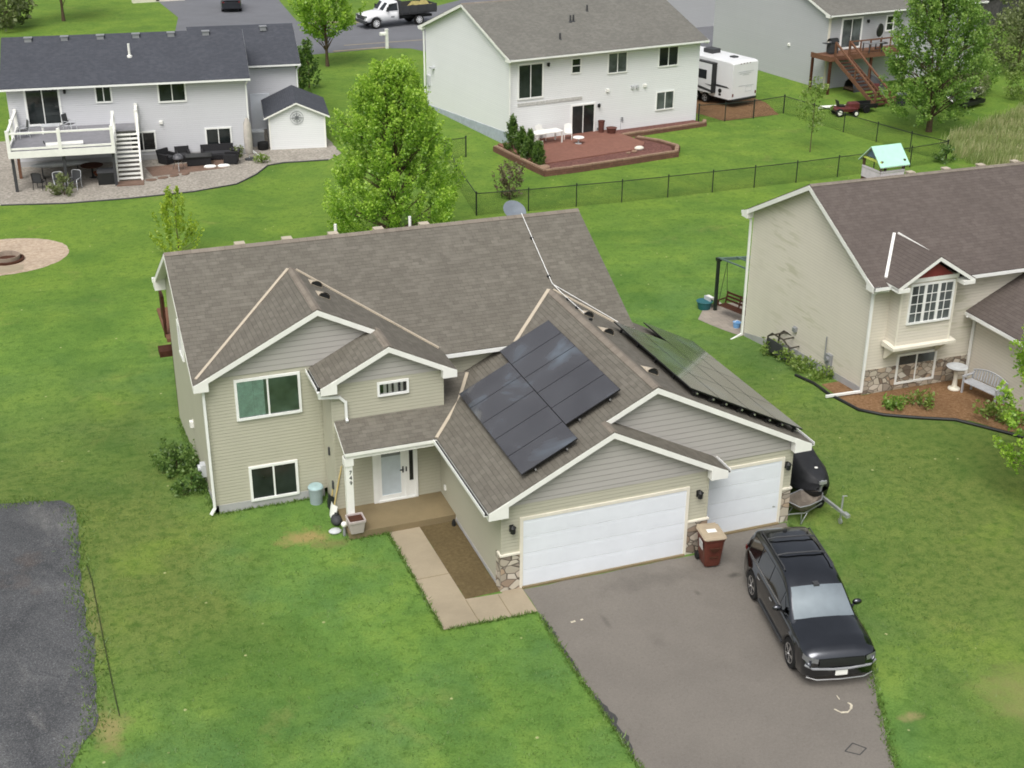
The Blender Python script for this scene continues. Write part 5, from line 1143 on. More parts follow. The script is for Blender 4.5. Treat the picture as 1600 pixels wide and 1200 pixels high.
for s_ in (-1, 1):
    b = MB(); b.prism([(-.22, s_*.955, 1.32), (.85, s_*.955, 1.32), (.5, s_*.865, 1.84), (-.2, s_*.845, 1.88)], (0, s_*.012, 0)); b.build('side_window', 'carglass', Tr)
    b = MB(); b.box(.72, s_*1.12-.1, 1.3, .8, s_*1.12+.1, 1.62); b.bar((.75, s_*.95, 1.4), (.76, s_*1.1, 1.45), .04, .04); b.build('mirror', 'black', Tr)
    for x in (1.72, -2.15): wheel(Tr, x, s_*.86, .42, .28, s_, 'whitecar', 8)
    b = MB(); b.box(2.5, s_*.78-.14, .86, 2.66, s_*.78+.14, 1.04); b.build('headlight', 'lens', Tr)
b = MB(); b.prism([(.12, 1.012, .78), (.42, 1.012, .78), (.42, 1.012, .90), (.12, 1.012, .90)], (0, .006, 0)); b.build('door_sign', 'grey', Tr)
b = MB(); b.box(2.6, -.62, .72, 2.68, .62, 1.02); b.build('grille', 'dkgrey', Tr)
b = MB(); b.box(2.55, -1.0, .46, 2.78, 1.0, .66); b.build('bumper', 'dkgrey', Tr)
b = MB(); b.box(-3.6, -.45, .52, .2, .45, .72); b.build('chassis', 'black', Tr)
b = MB(); b.box(-3.7, -1.12, .95, -.42, 1.12, 1.08)
for s_ in (-1, 1): b.box(-3.7, s_*1.12-.04, 1.08, -.42, s_*1.12+.04, 1.62); [b.box(x-.04, s_*1.17-.03, .95, x+.04, s_*1.17+.03, 1.64) for x in (-3.6, -2.8, -2.0, -1.2, -.5)]
b.box(-.48, -1.1, 1.08, -.40, 1.1, 2.05); b.box(-3.72, -1.1, 1.08, -3.64, 1.1, 1.62); b.build('dump_bed', 'dkgrey', Tr)
b = MB(); G = [[(-3.5+.5*i, -1.0+.4*j, 1.30+.30*math.sin(1+i*.9)*math.sin(.6+j*.6)+.12*((i*7+j*5) % 3)) for j in range(6)] for i in range(7)]; b.grid(G); b.build('load', plain('yellow_green_brush_load', srgb(150, 140, 90), .9, .1, var=.4, scale=6), Tr)

# travel trailer
RV = thing('travel_trailer', 'white travel trailer with black stripes parked between two far houses', 'trailer', (36.75, 53.3, -1.19), R(-73.5))
b = MB(); Lr = 9.2; hw = 1.22; G = []
for x, zb_, zt in ((0, .62, 3.02), (-.06, .60, 3.10), (-.3, .55, 3.16), (-4, .55, 3.2), (-8.6, .55, 3.16), (-9.0, .7, 2.9), (-9.2, 1.1, 2.2)): G.append([(x, -hw, zb_), (x, -hw, zt-.06), (x, -hw+.06, zt), (x, 0, zt+.04), (x, hw-.06, zt), (x, hw, zt-.06), (x, hw, zb_)])
ids = b.grid(G, 0, False, True); b.fi(ids[0]); b.fi(ids[-1][::-1]); b.build('body', 'whitecar', RV)
b = MB(); b.box(-4.9, -hw-.42, .82, -1.6, -hw+.05, 2.86); b.build('slide_out', 'whitecar', RV)
b = MB(); b.box(-4.94, -hw-.43, 2.86, -1.56, -hw+.05, 2.93); b.box(-1.64, -hw-.44, .82, -1.58, -hw-.0, 2.86); b.build('slide_trim', 'black', RV)
b = MB(); b.box(-2.95, -hw-.435, 1.75, -2.15, -hw-.415, 2.37); b.build('window', 'carglass', RV)
b = MB(); b.prism([(-4.9, -hw-.425, 1.26), (-1.65, -hw-.425, .90), (-1.65, -hw-.425, 1.06), (-4.9, -hw-.425, 1.44)], (0, -.01, 0)); b.prism([(-2.3, -hw-.427, 1.42), (-1.6, -hw-.427, 1.42), (-1.6, -hw-.427, 1.34), (-1.9, -hw-.427, 1.36)], (0, -.01, 0)); b.prism([(-1.58, -hw-.005, 1.30), (-.3, -hw-.005, 1.34), (-.5, -hw-.005, 1.44), (-1.58, -hw-.005, 1.46)], (0, -.008, 0)); parts(b, 'stripe', 'dkgrey', RV)
b = MB(); b.lathe([(.02, 0), (.15, 0), (.15, -.05), (.02, -.06)], (-1.15, -hw, 1.05), 12, axis='y'); b.box(-1.25, -hw-.03, .72, -1.05, -hw+.01, .84); parts(b, 'hatch', 'black', RV)
for x in (-2.5, -3.4): wheel(RV, x, -hw-.02, .36, .24, -1, 'ltgrey'); wheel(RV, x, hw+.02, .36, .24, 1, 'ltgrey')
b = MB(); b.box(-.02, -1.15, .48, .12, 1.15, .60); b.build('bumper', 'black', RV)
b = MB(); b.box(-8.8, -1.1, .42, -.1, 1.1, .58); b.build('chassis', 'black', RV)
b = MB(); b.box(-3.9, -.35, 3.2, -3.0, .45, 3.52); b.build('air_conditioner', 'dkgrey', RV)
for x, y in ((-1.3, .1), (-6.0, -.6), (-6.4, .1)): b = MB(); b.box(x-.22, y-.22, 3.18, x+.22, y+.22, 3.30); b.build('roof_vent', 'dkgrey', RV)
b = MB()
for z, y0_, y1_ in ((2.42, -.75, .85), (2.30, -.6, .6), (2.2, -.3, .4)): b.prism([(.004, y0_, z), (.004, y1_, z), (.004, y1_-.1, z+.05), (.004, y0_+.1, z+.05)], (.006, 0, 0))
b.prism([(.004, -.6, 1.45), (.004, .9, 1.42), (.004, .9, 1.46), (.004, -.6, 1.5)], (.006, 0, 0)); parts(b, 'graphic', 'ltgrey', RV)
b = MB(); q = [(.1, 1.05), (.7, 1.05), (.7, 1.38), (.1, 1.38)]
for i in range(4): b.bar((.008, *q[i]), (.008, *q[(i+1) % 4]), .02, .015, upv=(1, 0, 0))
b.build('access_door', 'ltgrey', RV)
b = MB(); b.tube([(.06, 1.0, .65), (.06, 1.0, 3.1), (-.4, 1.0, 3.25)], .02, 6); b.tube([(.06, .6, .65), (.06, .6, 3.1), (-.4, .6, 3.25)], .02, 6)
for i in range(8): b.tube([(.06, .6, .8+.3*i), (.06, 1.0, .8+.3*i)], .015, 5)
b.build('ladder', 'ltgrey', RV) if False else None
for y in (-1.12, 1.12): b = MB(); b.box(-.01, y-.06, .80, .02, y+.06, 1.0); b.build('tail_light', 'red', RV)
b = MB()
for y in (-.5, -.2, .1, .4): b.box(-.005, y-.05, 3.0, .02, y+.05, 3.04)
parts(b, 'marker_light', 'red', RV)

# ------------------------------------------------------------------ chain link fence round the white house's yard
FN = thing('chain_link_fence', 'black chain link fence round the back yard of the white house', 'fence', (10.8, 35.6, -1.2))
line = [(14.0, 46.9), (12.6, 46.7), (11.55, 41.2), (10.82, 35.6), (13.7, 35.4), (16.44, 35.3), (19.1, 35.2), (21.9, 35.2), (24.7, 35.25), (27.4, 35.3), (30.2, 35.4), (33.1, 35.6), (35.7, 35.8), (38.4, 36.0), (41.36, 36.5), (40.5, 38.95), (39.95, 41.75), (39.35, 44.6), (38.9, 47.6), (38.35, 50.5), (35.65, 49.9), (33.4, 49.8), (31.5, 50.0)]
fo = Vector((10.8, 35.6, -1.2))
for i, (x, y) in enumerate(line):
    b = MB(); r_ = .045 if i in (0, 3, 14, 19, 20, 22) else .032; o = Vector((x, y, -1.2))-fo
    b.lathe([(r_, -.1), (r_, 1.24), (r_*1.5, 1.25), (r_*1.5, 1.29), (.01, 1.33)], o, 8); b.build('post', 'fencepost', FN)
b = MB(); b.tube([Vector((x, y, 0))-fo for x, y in line], .026, 6); b.build('top_rail', 'fencepost', FN)
b = MB()
for p, q in zip(line, line[1:]):
    p = Vector((*p, -1.2))-fo; q = Vector((*q, -1.2))-fo; b.face([p, q, q+Vector((0, 0, 1.2)), p+Vector((0, 0, 1.2))])
b.build('mesh', 'chain', FN)

# ------------------------------------------------------------------ trees and plants
M['leaf_maple'] = leafmat('maple_leaves', lin(.13, .27, .028), lin(.31, .52, .05), lin(.55, .74, .12)); M['leaf_young'] = leafmat('young_yellow_green_leaves', lin(.20, .32, .022), lin(.34, .48, .035), lin(.52, .62, .08))
M['leaf_deep'] = leafmat('deep_green_leaves', lin(.09, .19, .028), lin(.19, .34, .055), lin(.36, .50, .12)); M['leaf_ever'] = leafmat('evergreen_foliage', lin(.045, .105, .018), lin(.100, .195, .030), lin(.180, .290, .055))
M['leaf_olive'] = leafmat('olive_leaves', lin(.110, .150, .050), lin(.190, .235, .085), lin(.300, .340, .150)); M['leaf_red'] = leafmat('reddish_brown_leaves', lin(.085, .075, .038), lin(.180, .140, .085), lin(.300, .250, .160))
M['leaf_bush'] = leafmat('dark_bush_leaves', lin(.055, .125, .028), lin(.120, .220, .045), lin(.220, .330, .085)); M['leaf_lite'] = leafmat('perennial_leaves', lin(.12, .21, .03), lin(.22, .33, .06), lin(.36, .44, .14))
def leaves(b, rnd, c, ax, long_, wid, n, size, tint0):
    """leaf-sized faces scattered in an ellipsoid clump along axis ax"""
    ax = ax.normalized(); s1 = ax.orthogonal().normalized(); s2 = ax.cross(s1); gauss = rnd.gauss; uni = rnd.uniform
    for _ in range(n):
        t = uni(-1, 1); k = math.sqrt(max(0, 1-t*t))*.75+.12
        p = c+ax*(t*long_)+s1*(gauss(0, .55)*wid*k)+s2*(gauss(0, .55)*wid*k)
        d = Vector((gauss(0, 1), gauss(0, 1), gauss(.25, .8)))+ax*.6; d.normalize(); q = d.orthogonal().normalized()
        q = (q*math.cos(t*9)+d.cross(q)*math.sin(t*9)); L = size*uni(.6, 1.35); w_ = L*uni(.28, .42)
        i = len(b.v); b.v += [tuple(p), tuple(p+d*L*.45+q*w_), tuple(p+d*L), tuple(p+d*L*.5-q*w_)]
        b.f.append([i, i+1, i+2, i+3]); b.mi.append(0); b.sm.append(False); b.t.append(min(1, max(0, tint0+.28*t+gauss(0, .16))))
def tree(name, label, loc, h, r, prof, clumps, per, lsize, mat, trunk_r=.12, trunk_h=.15, seed=1, cl=(.55, .26), lift=.75, group=None, cat='tree', fork=1, shell=.55):
    """prof(t): crown radius share at height share t of the crown; clumps lie mostly near the crown's surface and point up and out"""
    rnd = random.Random(seed); T_ = thing(name, label, cat, loc, 0, group); z0 = h*trunk_h; hc = h-z0
    b = MB(); pts = []; x = y = 0
    for i in range(9):
        t = i/8; pts.append((x, y, h*.92*t-.1)); x += rnd.uniform(-.02, .02)*h*.12; y += rnd.uniform(-.02, .02)*h*.12
    b.tube(pts, [trunk_r*(1.35 if i == 0 else 1-.88*i/8) for i in range(9)], 8)
    if fork > 1:
        for k in range(fork-1): a = 6.28*k/(fork-1)+.6; b.tube([(.05*math.cos(a), .05*math.sin(a), -.05), (.35*math.cos(a), .35*math.sin(a), h*.25), (r*.45*math.cos(a), r*.45*math.sin(a), h*.6)], [trunk_r*.9, trunk_r*.6, .03], 7)
    tips = []
    for i in range(clumps):
        t = rnd.random()**.85; a = rnd.uniform(0, 2*math.pi); rad = r*prof(t)*(1+.13*math.sin(a*3+seed)+.10*math.sin(a*5+t*9))
        k = shell+(1-shell)*rnd.random()**.5 if rnd.random() < .8 else rnd.random(); k *= rnd.uniform(.9, 1.1)
        tips.append((Vector((rad*k*math.cos(a), rad*k*math.sin(a), z0+hc*t)), a, t, k))
    for p, a, t, k in tips[:max(10, clumps//4)]:
        zb = max(h*.08, p.z-r*.55*k-h*.05); b.tube([(0, 0, zb), (p.x*.45, p.y*.45, zb+(p.z-zb)*.45), tuple(p)], [trunk_r*.35*(1-t*.6), trunk_r*.2, .008], 5, 0, False)
    b.build('trunk', 'bark', T_)
    c = MB(); c.t = []
    for p, a, t, k in tips:
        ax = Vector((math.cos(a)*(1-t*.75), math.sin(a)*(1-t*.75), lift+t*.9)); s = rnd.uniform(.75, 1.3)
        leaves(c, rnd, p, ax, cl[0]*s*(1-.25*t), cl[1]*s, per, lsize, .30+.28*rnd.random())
    c.build('crown', mat, T_); return T_
oval = lambda t: (math.sin(math.pi*min(1, (t*.88+.12))**.72))**.75*(1-.25*t)
maple = lambda t: min(1, .80+t*1.2)*(1-max(0, t-.18)/.86)**.47
roundp = lambda t: math.sqrt(max(.02, 1-(2*t-.95)**2*1.0))
conep = lambda t: .35+.75*t if t < .25 else (1-(t-.25)/.75)**.8*.55+.02 if False else max(.05, (min(1, t*4+.5))*(1-t)**.75)
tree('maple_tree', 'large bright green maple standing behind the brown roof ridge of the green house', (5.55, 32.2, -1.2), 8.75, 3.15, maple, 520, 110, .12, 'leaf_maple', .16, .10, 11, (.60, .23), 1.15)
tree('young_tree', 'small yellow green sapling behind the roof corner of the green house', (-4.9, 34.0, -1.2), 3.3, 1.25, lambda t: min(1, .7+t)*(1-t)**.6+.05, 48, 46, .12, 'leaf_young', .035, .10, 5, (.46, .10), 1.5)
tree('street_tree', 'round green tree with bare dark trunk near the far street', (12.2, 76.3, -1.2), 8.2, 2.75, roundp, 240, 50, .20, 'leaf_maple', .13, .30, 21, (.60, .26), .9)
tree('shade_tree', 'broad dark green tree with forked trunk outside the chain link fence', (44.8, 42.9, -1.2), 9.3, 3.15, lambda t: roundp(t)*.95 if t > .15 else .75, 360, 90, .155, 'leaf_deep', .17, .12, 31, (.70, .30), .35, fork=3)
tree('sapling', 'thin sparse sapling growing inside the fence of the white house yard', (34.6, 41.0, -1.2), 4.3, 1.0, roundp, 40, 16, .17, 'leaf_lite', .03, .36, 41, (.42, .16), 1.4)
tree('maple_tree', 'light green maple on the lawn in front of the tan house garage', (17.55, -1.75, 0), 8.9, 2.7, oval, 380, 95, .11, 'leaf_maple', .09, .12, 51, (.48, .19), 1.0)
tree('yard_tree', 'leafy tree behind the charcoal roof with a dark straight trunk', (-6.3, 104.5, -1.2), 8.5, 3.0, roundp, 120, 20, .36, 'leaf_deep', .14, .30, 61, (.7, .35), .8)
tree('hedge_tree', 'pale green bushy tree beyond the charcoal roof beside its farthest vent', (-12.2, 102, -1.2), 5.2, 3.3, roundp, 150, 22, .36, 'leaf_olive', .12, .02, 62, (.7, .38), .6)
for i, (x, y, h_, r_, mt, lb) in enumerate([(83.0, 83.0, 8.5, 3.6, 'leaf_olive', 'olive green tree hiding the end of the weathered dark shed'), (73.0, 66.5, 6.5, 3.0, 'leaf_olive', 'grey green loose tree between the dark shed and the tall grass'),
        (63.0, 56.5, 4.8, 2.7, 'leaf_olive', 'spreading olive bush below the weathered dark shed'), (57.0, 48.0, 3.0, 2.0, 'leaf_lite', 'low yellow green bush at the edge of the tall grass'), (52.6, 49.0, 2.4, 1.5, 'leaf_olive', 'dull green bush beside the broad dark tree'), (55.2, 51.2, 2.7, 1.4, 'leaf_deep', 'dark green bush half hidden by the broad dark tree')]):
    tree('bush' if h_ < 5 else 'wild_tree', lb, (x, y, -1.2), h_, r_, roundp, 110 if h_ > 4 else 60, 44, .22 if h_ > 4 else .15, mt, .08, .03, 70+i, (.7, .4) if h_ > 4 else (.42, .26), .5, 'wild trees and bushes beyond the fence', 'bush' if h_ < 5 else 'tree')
col = lambda t: (1-t)**.55*.95+.05
for i, (x, y, h_, r_, lb) in enumerate([(*wl(-.62, -1.5)[:2], 2.05, .55, 'tallest pointed arborvitae, nearest the white house wall'), (*wl(-.72, -2.9)[:2], 1.65, .48, 'pointed arborvitae second from the white house wall'), (*wl(-.75, -4.0)[:2], 1.75, .48, 'pointed arborvitae third from the white house wall'), (*wl(-.75, -5.0)[:2], 1.3, .44, 'shortest pointed arborvitae at the patio corner')]):
    tree('arborvitae', lb, (x, y, -1.05), h_, r_, col, 90, 60, .085, 'leaf_ever', .05, .0, 80+i, (.26, .08), 2.0, 'arborvitae beside the brick patio', 'shrub')
for i, (x, y, h_) in enumerate([(8.1, 67.2, 3.2), (9.1, 68.8, 3.3)]):
    tree('arborvitae', ('dark column of arborvitae at the garage corner behind the shed', 'dark arborvitae standing a step further from the shed')[i], (x, y, -1.2), h_, .8, lambda t: .9*(1-t)**.3, 70, 24, .17, 'leaf_ever', .06, .0, 90+i, (.4, .16), 2.0, 'arborvitae behind the shed', 'shrub')
tree('shrub', 'reddish brown loose shrub by the corner of the chain link fence', (13.6, 38.1, -1.2), 1.75, 1.0, lambda t: .45+.6*t if t < .7 else 1.1-.5*t, 48, 24, .13, 'leaf_red', .04, .05, 95, (.34, .10), 1.1, cat='shrub')
tree('shrub', 'dark green leafy bush against the side wall of the green house', (-7.95, 10.6, gz(10.6)), .65, .75, roundp, 46, 40, .10, 'leaf_bush', .03, .0, 96, (.30, .16), .4, cat='shrub')
tree('shrub', 'small dark bush beside the utility meter of the green house', (-7.75, 8.5, gz(8.5)), .55, .5, roundp, 30, 22, .11, 'leaf_bush', .02, .0, 97, (.24, .12), .5, cat='shrub')
# low plants in the beds of the tan house
for i, (x, y, h_, r_, mt, lb) in enumerate([(15.45, 12.9, .5, .5, 'leaf_lite', 'clump of pale weeds behind the dark garden cart'), (15.35, 11.6, .45, .55, 'leaf_lite', 'clump of yellow green perennials in front of the garden cart'), (15.45, 10.5, .4, .5, 'leaf_lite', 'low perennial clump along the foot of the stained wall'), (15.45, 9.4, .35, .45, 'leaf_lite', 'low green plant beside the utility meter of the tan house'),
        (17.2, 5.9, .45, .5, 'leaf_lite', 'rounded green plant in the red mulch bed'), (18.9, 4.3, .5, .55, 'leaf_lite', 'leafy green plant before the grey bench'), (19.4, 3.8, .45, .45, 'leaf_lite', 'small leafy plant at the end of the red mulch bed'), (16.3, 6.2, .25, .35, 'leaf_deep', 'small dark plant near the corner of the mulch bed')]):
    tree('plant', lb, (x, y, gz(y)), h_, r_, roundp, 22, 18, .11, mt, .012, .0, 110+i, (.2, .12), .5, 'bed plants along the tan house', 'plant')
tree('plant', 'yellow green shrub in the river gravel before the white deck', (-9.5, 46.6, -1.2), 1.0, .65, roundp, 34, 20, .14, 'leaf_olive', .03, .0, 130, (.26, .14), .8, cat='plant')
tree('plant', 'small green clump in the gravel by the closed parasol', (2.0, 49.6, -1.2), .45, .4, roundp, 18, 18, .12, 'leaf_lite', .015, .0, 131, (.18, .1), .6, cat='plant')
tree('plant', 'round green clump against the house wall near the closed parasol', (.85, 51.5, -1.2), .55, .4, roundp, 18, 18, .12, 'leaf_olive', .015, .0, 132, (.18, .1), .6, cat='plant')
tree('plant', 'weedy clump outside the fence corner near the playhouse', (41.1, 36.2, -1.2), .9, .7, roundp, 26, 18, .15, 'leaf_bush', .02, .0, 133, (.26, .14), .8, cat='plant')
# tall meadow grass beyond the fence
rnd = random.Random(5); c = MB(); c.t = []
poly = [(42.2, 36.4), (43.8, 40.0), (47, 41.5), (53, 44.5), (62, 50), (66, 44), (58, 36), (48, 31), (43, 32.5)]
def inside(x, y):
    k = False
    for (xa, ya), (xb, yb) in zip(poly, poly[1:]+poly[:1]):
        if (ya > y) != (yb > y) and x < (xb-xa)*(y-ya)/(yb-ya)+xa: k = not k
    return k
while len(c.f) < 26000:
    x, y = rnd.uniform(42, 66), rnd.uniform(31, 50)
    if not inside(x, y): continue
    for _ in range(5):
        px, py = x+rnd.gauss(0, .2), y+rnd.gauss(0, .2); hh = rnd.uniform(.35, .95); a = rnd.uniform(0, 6.28); dx, dy = .02*math.cos(a), .02*math.sin(a); lx, ly = rnd.gauss(.1, .16), rnd.gauss(0, .16)
        i = len(c.v); c.v += [(px-dx, py-dy, -1.2), (px+dx, py+dy, -1.2), (px+lx+dx*.6, py+ly+dy*.6, -1.2+hh), (px+lx-dx*.6, py+ly-dy*.6, -1.2+hh)]
        c.f.append([i, i+1, i+2, i+3]); c.mi.append(0); c.sm.append(False); c.t.append(min(1, max(0, .45+.5*math.sin(x*.9+y*1.7)*.5+rnd.gauss(0, .2))))
M['meadow'] = leafmat('meadow_grass', lin(.22, .30, .08), lin(.36, .42, .16), lin(.62, .58, .34))
tag(c.build('meadow_grass', 'meadow'), 'pale uncut meadow grass beyond the end of the chain link fence', 'tall grass', kind='stuff')
# grass tufts that roughen the near lawn
c = MB(); c.t = []; rnd = random.Random(9)
def clear(x, y):
    if -.75 < x < 9.2 and y < 9 and x > -.3 and y < .7: return not (x < 8.7-max(0, -y)*.22+.1)
    if x < -11.1 and -4.3 < y < 9.4: return False
    if -7.4 < x < 8.8 and y > 3.8 and not (x < -4.1 and y < 6.7): return False
    if -2.8 < x < .1 and y > -1.4: return False
    if x > 14.8 and y > 3: return False
    return True
while len(c.f) < 42000:
    y = rnd.uniform(-12.5, 17); hw = 9+.42*(y+14); xm = -3+(y+12)*.22; x = xm+rnd.uniform(-1, 1)*hw
    if not clear(x, y): continue
    z = gl(y); tt = min(1, max(0, .5+.25*math.sin(x*.8)*math.cos(y*.7)+rnd.gauss(0, .18)))
    for _ in range(4):
        px, py = x+rnd.gauss(0, .07), y+rnd.gauss(0, .07); hh = rnd.uniform(.02, .06); a = rnd.uniform(0, 6.28); dx, dy = .010*math.cos(a), .010*math.sin(a); lx, ly = rnd.gauss(0, .03), rnd.gauss(0, .03)
        i = len(c.v); c.v += [(px-dx, py-dy, z), (px+dx, py+dy, z), (px+lx, py+ly, z+hh)]; c.f.append([i, i+1, i+2]); c.mi.append(0); c.sm.append(False); c.t.append(tt)
for line_, sp in (([(-11.25, 8.9), (-11.18, 8.2), (-11.25, 5.7), (-11.38, 4.0), (-11.22, 1.2), (-11.3, -.7), (-11.45, -2.2), (-12.1, -3.4)], .20), ([(-12.0, 9.6), (-13.6, 10.1)], .2), ([(-.06, -1.4), (-.08, -4.2), (-.08, -7.7), (-.1, -11)], .05), ([(8.6, .4), (8.35, -1.7), (7.85, -4.2), (7.0, -6.3), (6.55, -7.1), (5.55, -9.2), (5.2, -10)], .07), ([(-2.7, 3.9), (-2.66, -1.2)], .03), ([(-2.6, -1.22), (-.1, -1.28)], .03), ([(-7.3, 6.72), (-4.0, 6.72)], .05), ([(-7.3, 6.8), (-7.3, 16)], .08), ([(-3.88, 6.6), (-3.88, 4.0), (-2.7, 3.95)], .06)):
    for p, q in zip(line_, line_[1:]):
        for _ in range(int(math.hypot(q[0]-p[0], q[1]-p[1])*110)):
            t = rnd.random(); px = p[0]+(q[0]-p[0])*t+rnd.gauss(0, sp); py = p[1]+(q[1]-p[1])*t+rnd.gauss(0, sp); z = gl(py)+.008; hh = rnd.uniform(.05, .13); a = rnd.uniform(0, 6.28); dx, dy = .018*math.cos(a), .018*math.sin(a)
            i = len(c.v); c.v += [(px-dx, py-dy, z), (px+dx, py+dy, z), (px+rnd.gauss(0, .05), py+rnd.gauss(0, .05), z+hh)]; c.f.append([i, i+1, i+2]); c.mi.append(0); c.sm.append(False); c.t.append(rnd.uniform(.25, .9))
M['tuft'] = leafmat('grass_blades', lin(.09, .175, .034), lin(.145, .25, .05), lin(.22, .33, .07))
tag(c.build('grass', 'tuft'), 'short grass blades and tufts across the front lawn', 'grass', kind='stuff')

# ------------------------------------------------------------------ things around the main house
Pl = thing('planter', 'pale square planter filled with dark soil on the porch corner', 'planter', (-3.62, 4.10, .215))
b = MB(); b.grid([rr(.19, .19, 0, .02), rr(.235, .235, .36, .02), rr(.255, .255, .36, .02), rr(.255, .255, .43, .02), rr(.215, .215, .43, .02), rr(.21, .21, .38, .02)], 0, False, True); b.build('pot', plain('pinkish_grey_planter', srgb(176, 166, 162), .7, .2), Pl)
b = MB(); b.face(rr(.212, .212, .385, .02)); b.build('soil', 'dkbrown', Pl)
Lm = thing('globe', 'small white globe ornament beside the porch planter', 'ornament', (-3.93, 4.28, 0)); b = MB(); b.lathe([(.05, 0), (.04, .3)], n=8); b.build('stake', 'grey', Lm); b = MB(); b.ell((0, 0, .38), (.09, .09, .09), 12); b.build('ball', 'white', Lm)
Bk = thing('bucket', 'grey plastic bucket with pale blue lid against the front wall', 'bucket', (-4.28, 6.45, 0))
b = MB(); b.lathe([(.19, 0), (.22, .5), (.24, .5), (.24, .55), (.21, .55)], n=18); b.build('body', plain('blue_grey_plastic', srgb(150, 164, 166), .6, .3), Bk); b = MB(); b.lathe([(.235, .55), (.2, .6), (.01, .62)], n=18); b.build('lid', plain('pale_blue_lid', srgb(160, 186, 188), .5, .3), Bk)
def shovel(label, loc, rz, blade, tilt=12):
    s = thing('shovel', label, 'shovel', loc, rz, 'shovels leaning by the porch'); b = MB(); t_ = math.tan(R(tilt)); P0 = lambda z: (0, t_*z, z)
    b.tube([P0(.4), P0(1.65)], .025, 6); b.build('handle', plain('pale_ash_handle', srgb(196, 176, 120), .6, .3), s)
    b = MB(); g_ = [[(sx*.19*(1 if i else .8), t_*z-.05*(1-abs(sx)) , z) for sx in (-1, -.5, 0, .5, 1)] for i, z in enumerate((.02, .16, .32, .45))]; b.grid(g_); b.build('blade', blade, s); return s
shovel('shovel with black scoop leaning on the wall beside the porch post', (-3.98, 5.92, 0), R(-70), 'black'); shovel('shovel with white scoop leaning beside the black one', (-4.05, 5.38, 0), R(-75), 'white', 14)
Bg = thing('garden_bag', 'dark crumpled garden bag at the foot of the porch slab', 'bag', (-4.0, 5.0, 0)); b = MB(); b.ell((0, 0, .14), (.17, .24, .16), 14); b.build('sack', 'dkgrey', Bg); b = MB(); b.tube([(0, 0, .27), (.02, .03, .36)], [.04, .07], 7); b.build('neck', 'dkgrey', Bg)
b = MB(); b.lathe([(.15, .02), (.16, .05), (.11, .10), (.01, .12)], (-4.15, 4.55, 0), 12, sx=1.2); tag(b.build('stone', 'ltgrey'), 'rounded grey stone in the grass by the porch corner', 'stone')
b = MB(); b.lathe([(.05, 0), (.07, .1), (.03, .22)], (-.76, 3.72, .0), 10); tag(b.build('spigot', 'black'), 'small black hose spigot in the soil bed by the porch', 'spigot')
# edging along the gravel lot and along the tan house's bed
b = MB(); P = [(-11.12, 5.2), (-11.05, 4.3), (-10.98, 1.4), (-10.93, -.5), (-10.88, -1.9)]
for p, q in zip(P, P[1:]): b.bar((*p, .01), (*q, .01), .02, .05)
tag(b.build('edging', plain('weathered_edging', lin(.035, .042, .02), .8, .2)), 'black plastic strip standing in the grass beside the gravel lot', 'garden edging')
b = MB(); P = [(14.75, 10.1), (14.85, 9.0), (14.75, 7.9), (15.0, 6.35), (15.6, 5.7), (16.6, 5.1), (17.7, 4.55), (18.75, 3.1), (19.3, 2.2)]
b.tube([(x, y, gz(y)+.05) for x, y in P], .06, 6); tag(b.build('edging', 'black'), 'black rubber edging curving round the red mulch bed', 'garden edging')
b = MB(); P = [(-12.85, 45.7), (-9.6, 44.9), (-6.2, 44.7), (-2.75, 44.85), (-.2, 45.55), (1.2, 47.15), (2.2, 48.85), (3.2, 49.15), (5.9, 48.9)]
b.tube([(x, y, -1.17) for x, y in P], .045, 5); tag(b.build('edging', 'dkgrey'), 'dark edging strip along the river gravel of the charcoal roofed house', 'garden edging')
# fire pit
Fp = thing('fire_pit', 'round rusty fire ring sunk in the tan sand patch', 'fire pit', (-12.75, 36.35, -1.2)); b = MB(); b.lathe([(.62, .0), (.64, .28), (.60, .28), (.56, .02)], n=28); b.build('ring', plain('weathered_ring', srgb(150, 136, 122), .7, .2, var=.2), Fp); b = MB(); b.lathe([(.01, .06), (.57, .05)], n=24); b.build('ash', 'dkbrown', Fp)
b = MB(); b.lathe([(.80, .0), (.82, .10), (.70, .12), (.64, .02)], n=28); b.build('kerb', 'dkbrown', Fp)

# swing frame and bench
Sw = thing('pergola', 'dark green metal swing frame behind the tan house', 'pergola', (16.3, 19.2, -1.2), 0)
for x, y in ((0, 0), (1.55, -.3), (.6, -2.2), (2.15, -2.5)): b = MB(); b.box(x-.06, y-.06, 0, x+.06, y+.06, 2.42); b.box(x-.1, y-.1, 2.30, x+.1, y+.1, 2.44); b.build('leg', 'fencepost', Sw)
b = MB()
for p, q in (((0, 0), (1.55, -.3)), ((.6, -2.2), (2.15, -2.5))): b.bar((*p, 2.38), (*q, 2.38), .08, .12)
for k in (0, .5, 1): b.bar((1.55*k, -.3*k, 2.44), (.6+1.55*k, -2.2-.3*k, 2.44), .05, .06)
b.build('beam', plain('grey_green_beam', srgb(96, 116, 108), .5, .3), Sw)
Bn = thing('swing_bench', 'brown slatted swing bench hanging inside the green swing frame', 'bench', (16.3, 19.2, -1.2), 0)
b = MB(); b.X = Matrix.Translation((.50, -1.15, 0)) @ Matrix.Rotation(R(-72), 4, 'Z')
for i in range(4): b.bar((-.78, -.05-.12*i, .48), (.78, -.05-.12*i, .48), .09, .03)
b.build('seat', 'dkbrown', Bn); q = MB(); q.X = b.X
for z in (.62, .78, .94): q.bar((-.78, .06+.1*(z-.5), z), (.78, .06+.1*(z-.5), z), .03, .09)
for x in (-.78, 0, .78): q.bar((x, .0, .46), (x, .12, 1.0), .05, .05)
q.build('backrest', 'dkbrown', Bn); q = MB(); q.X = b.X
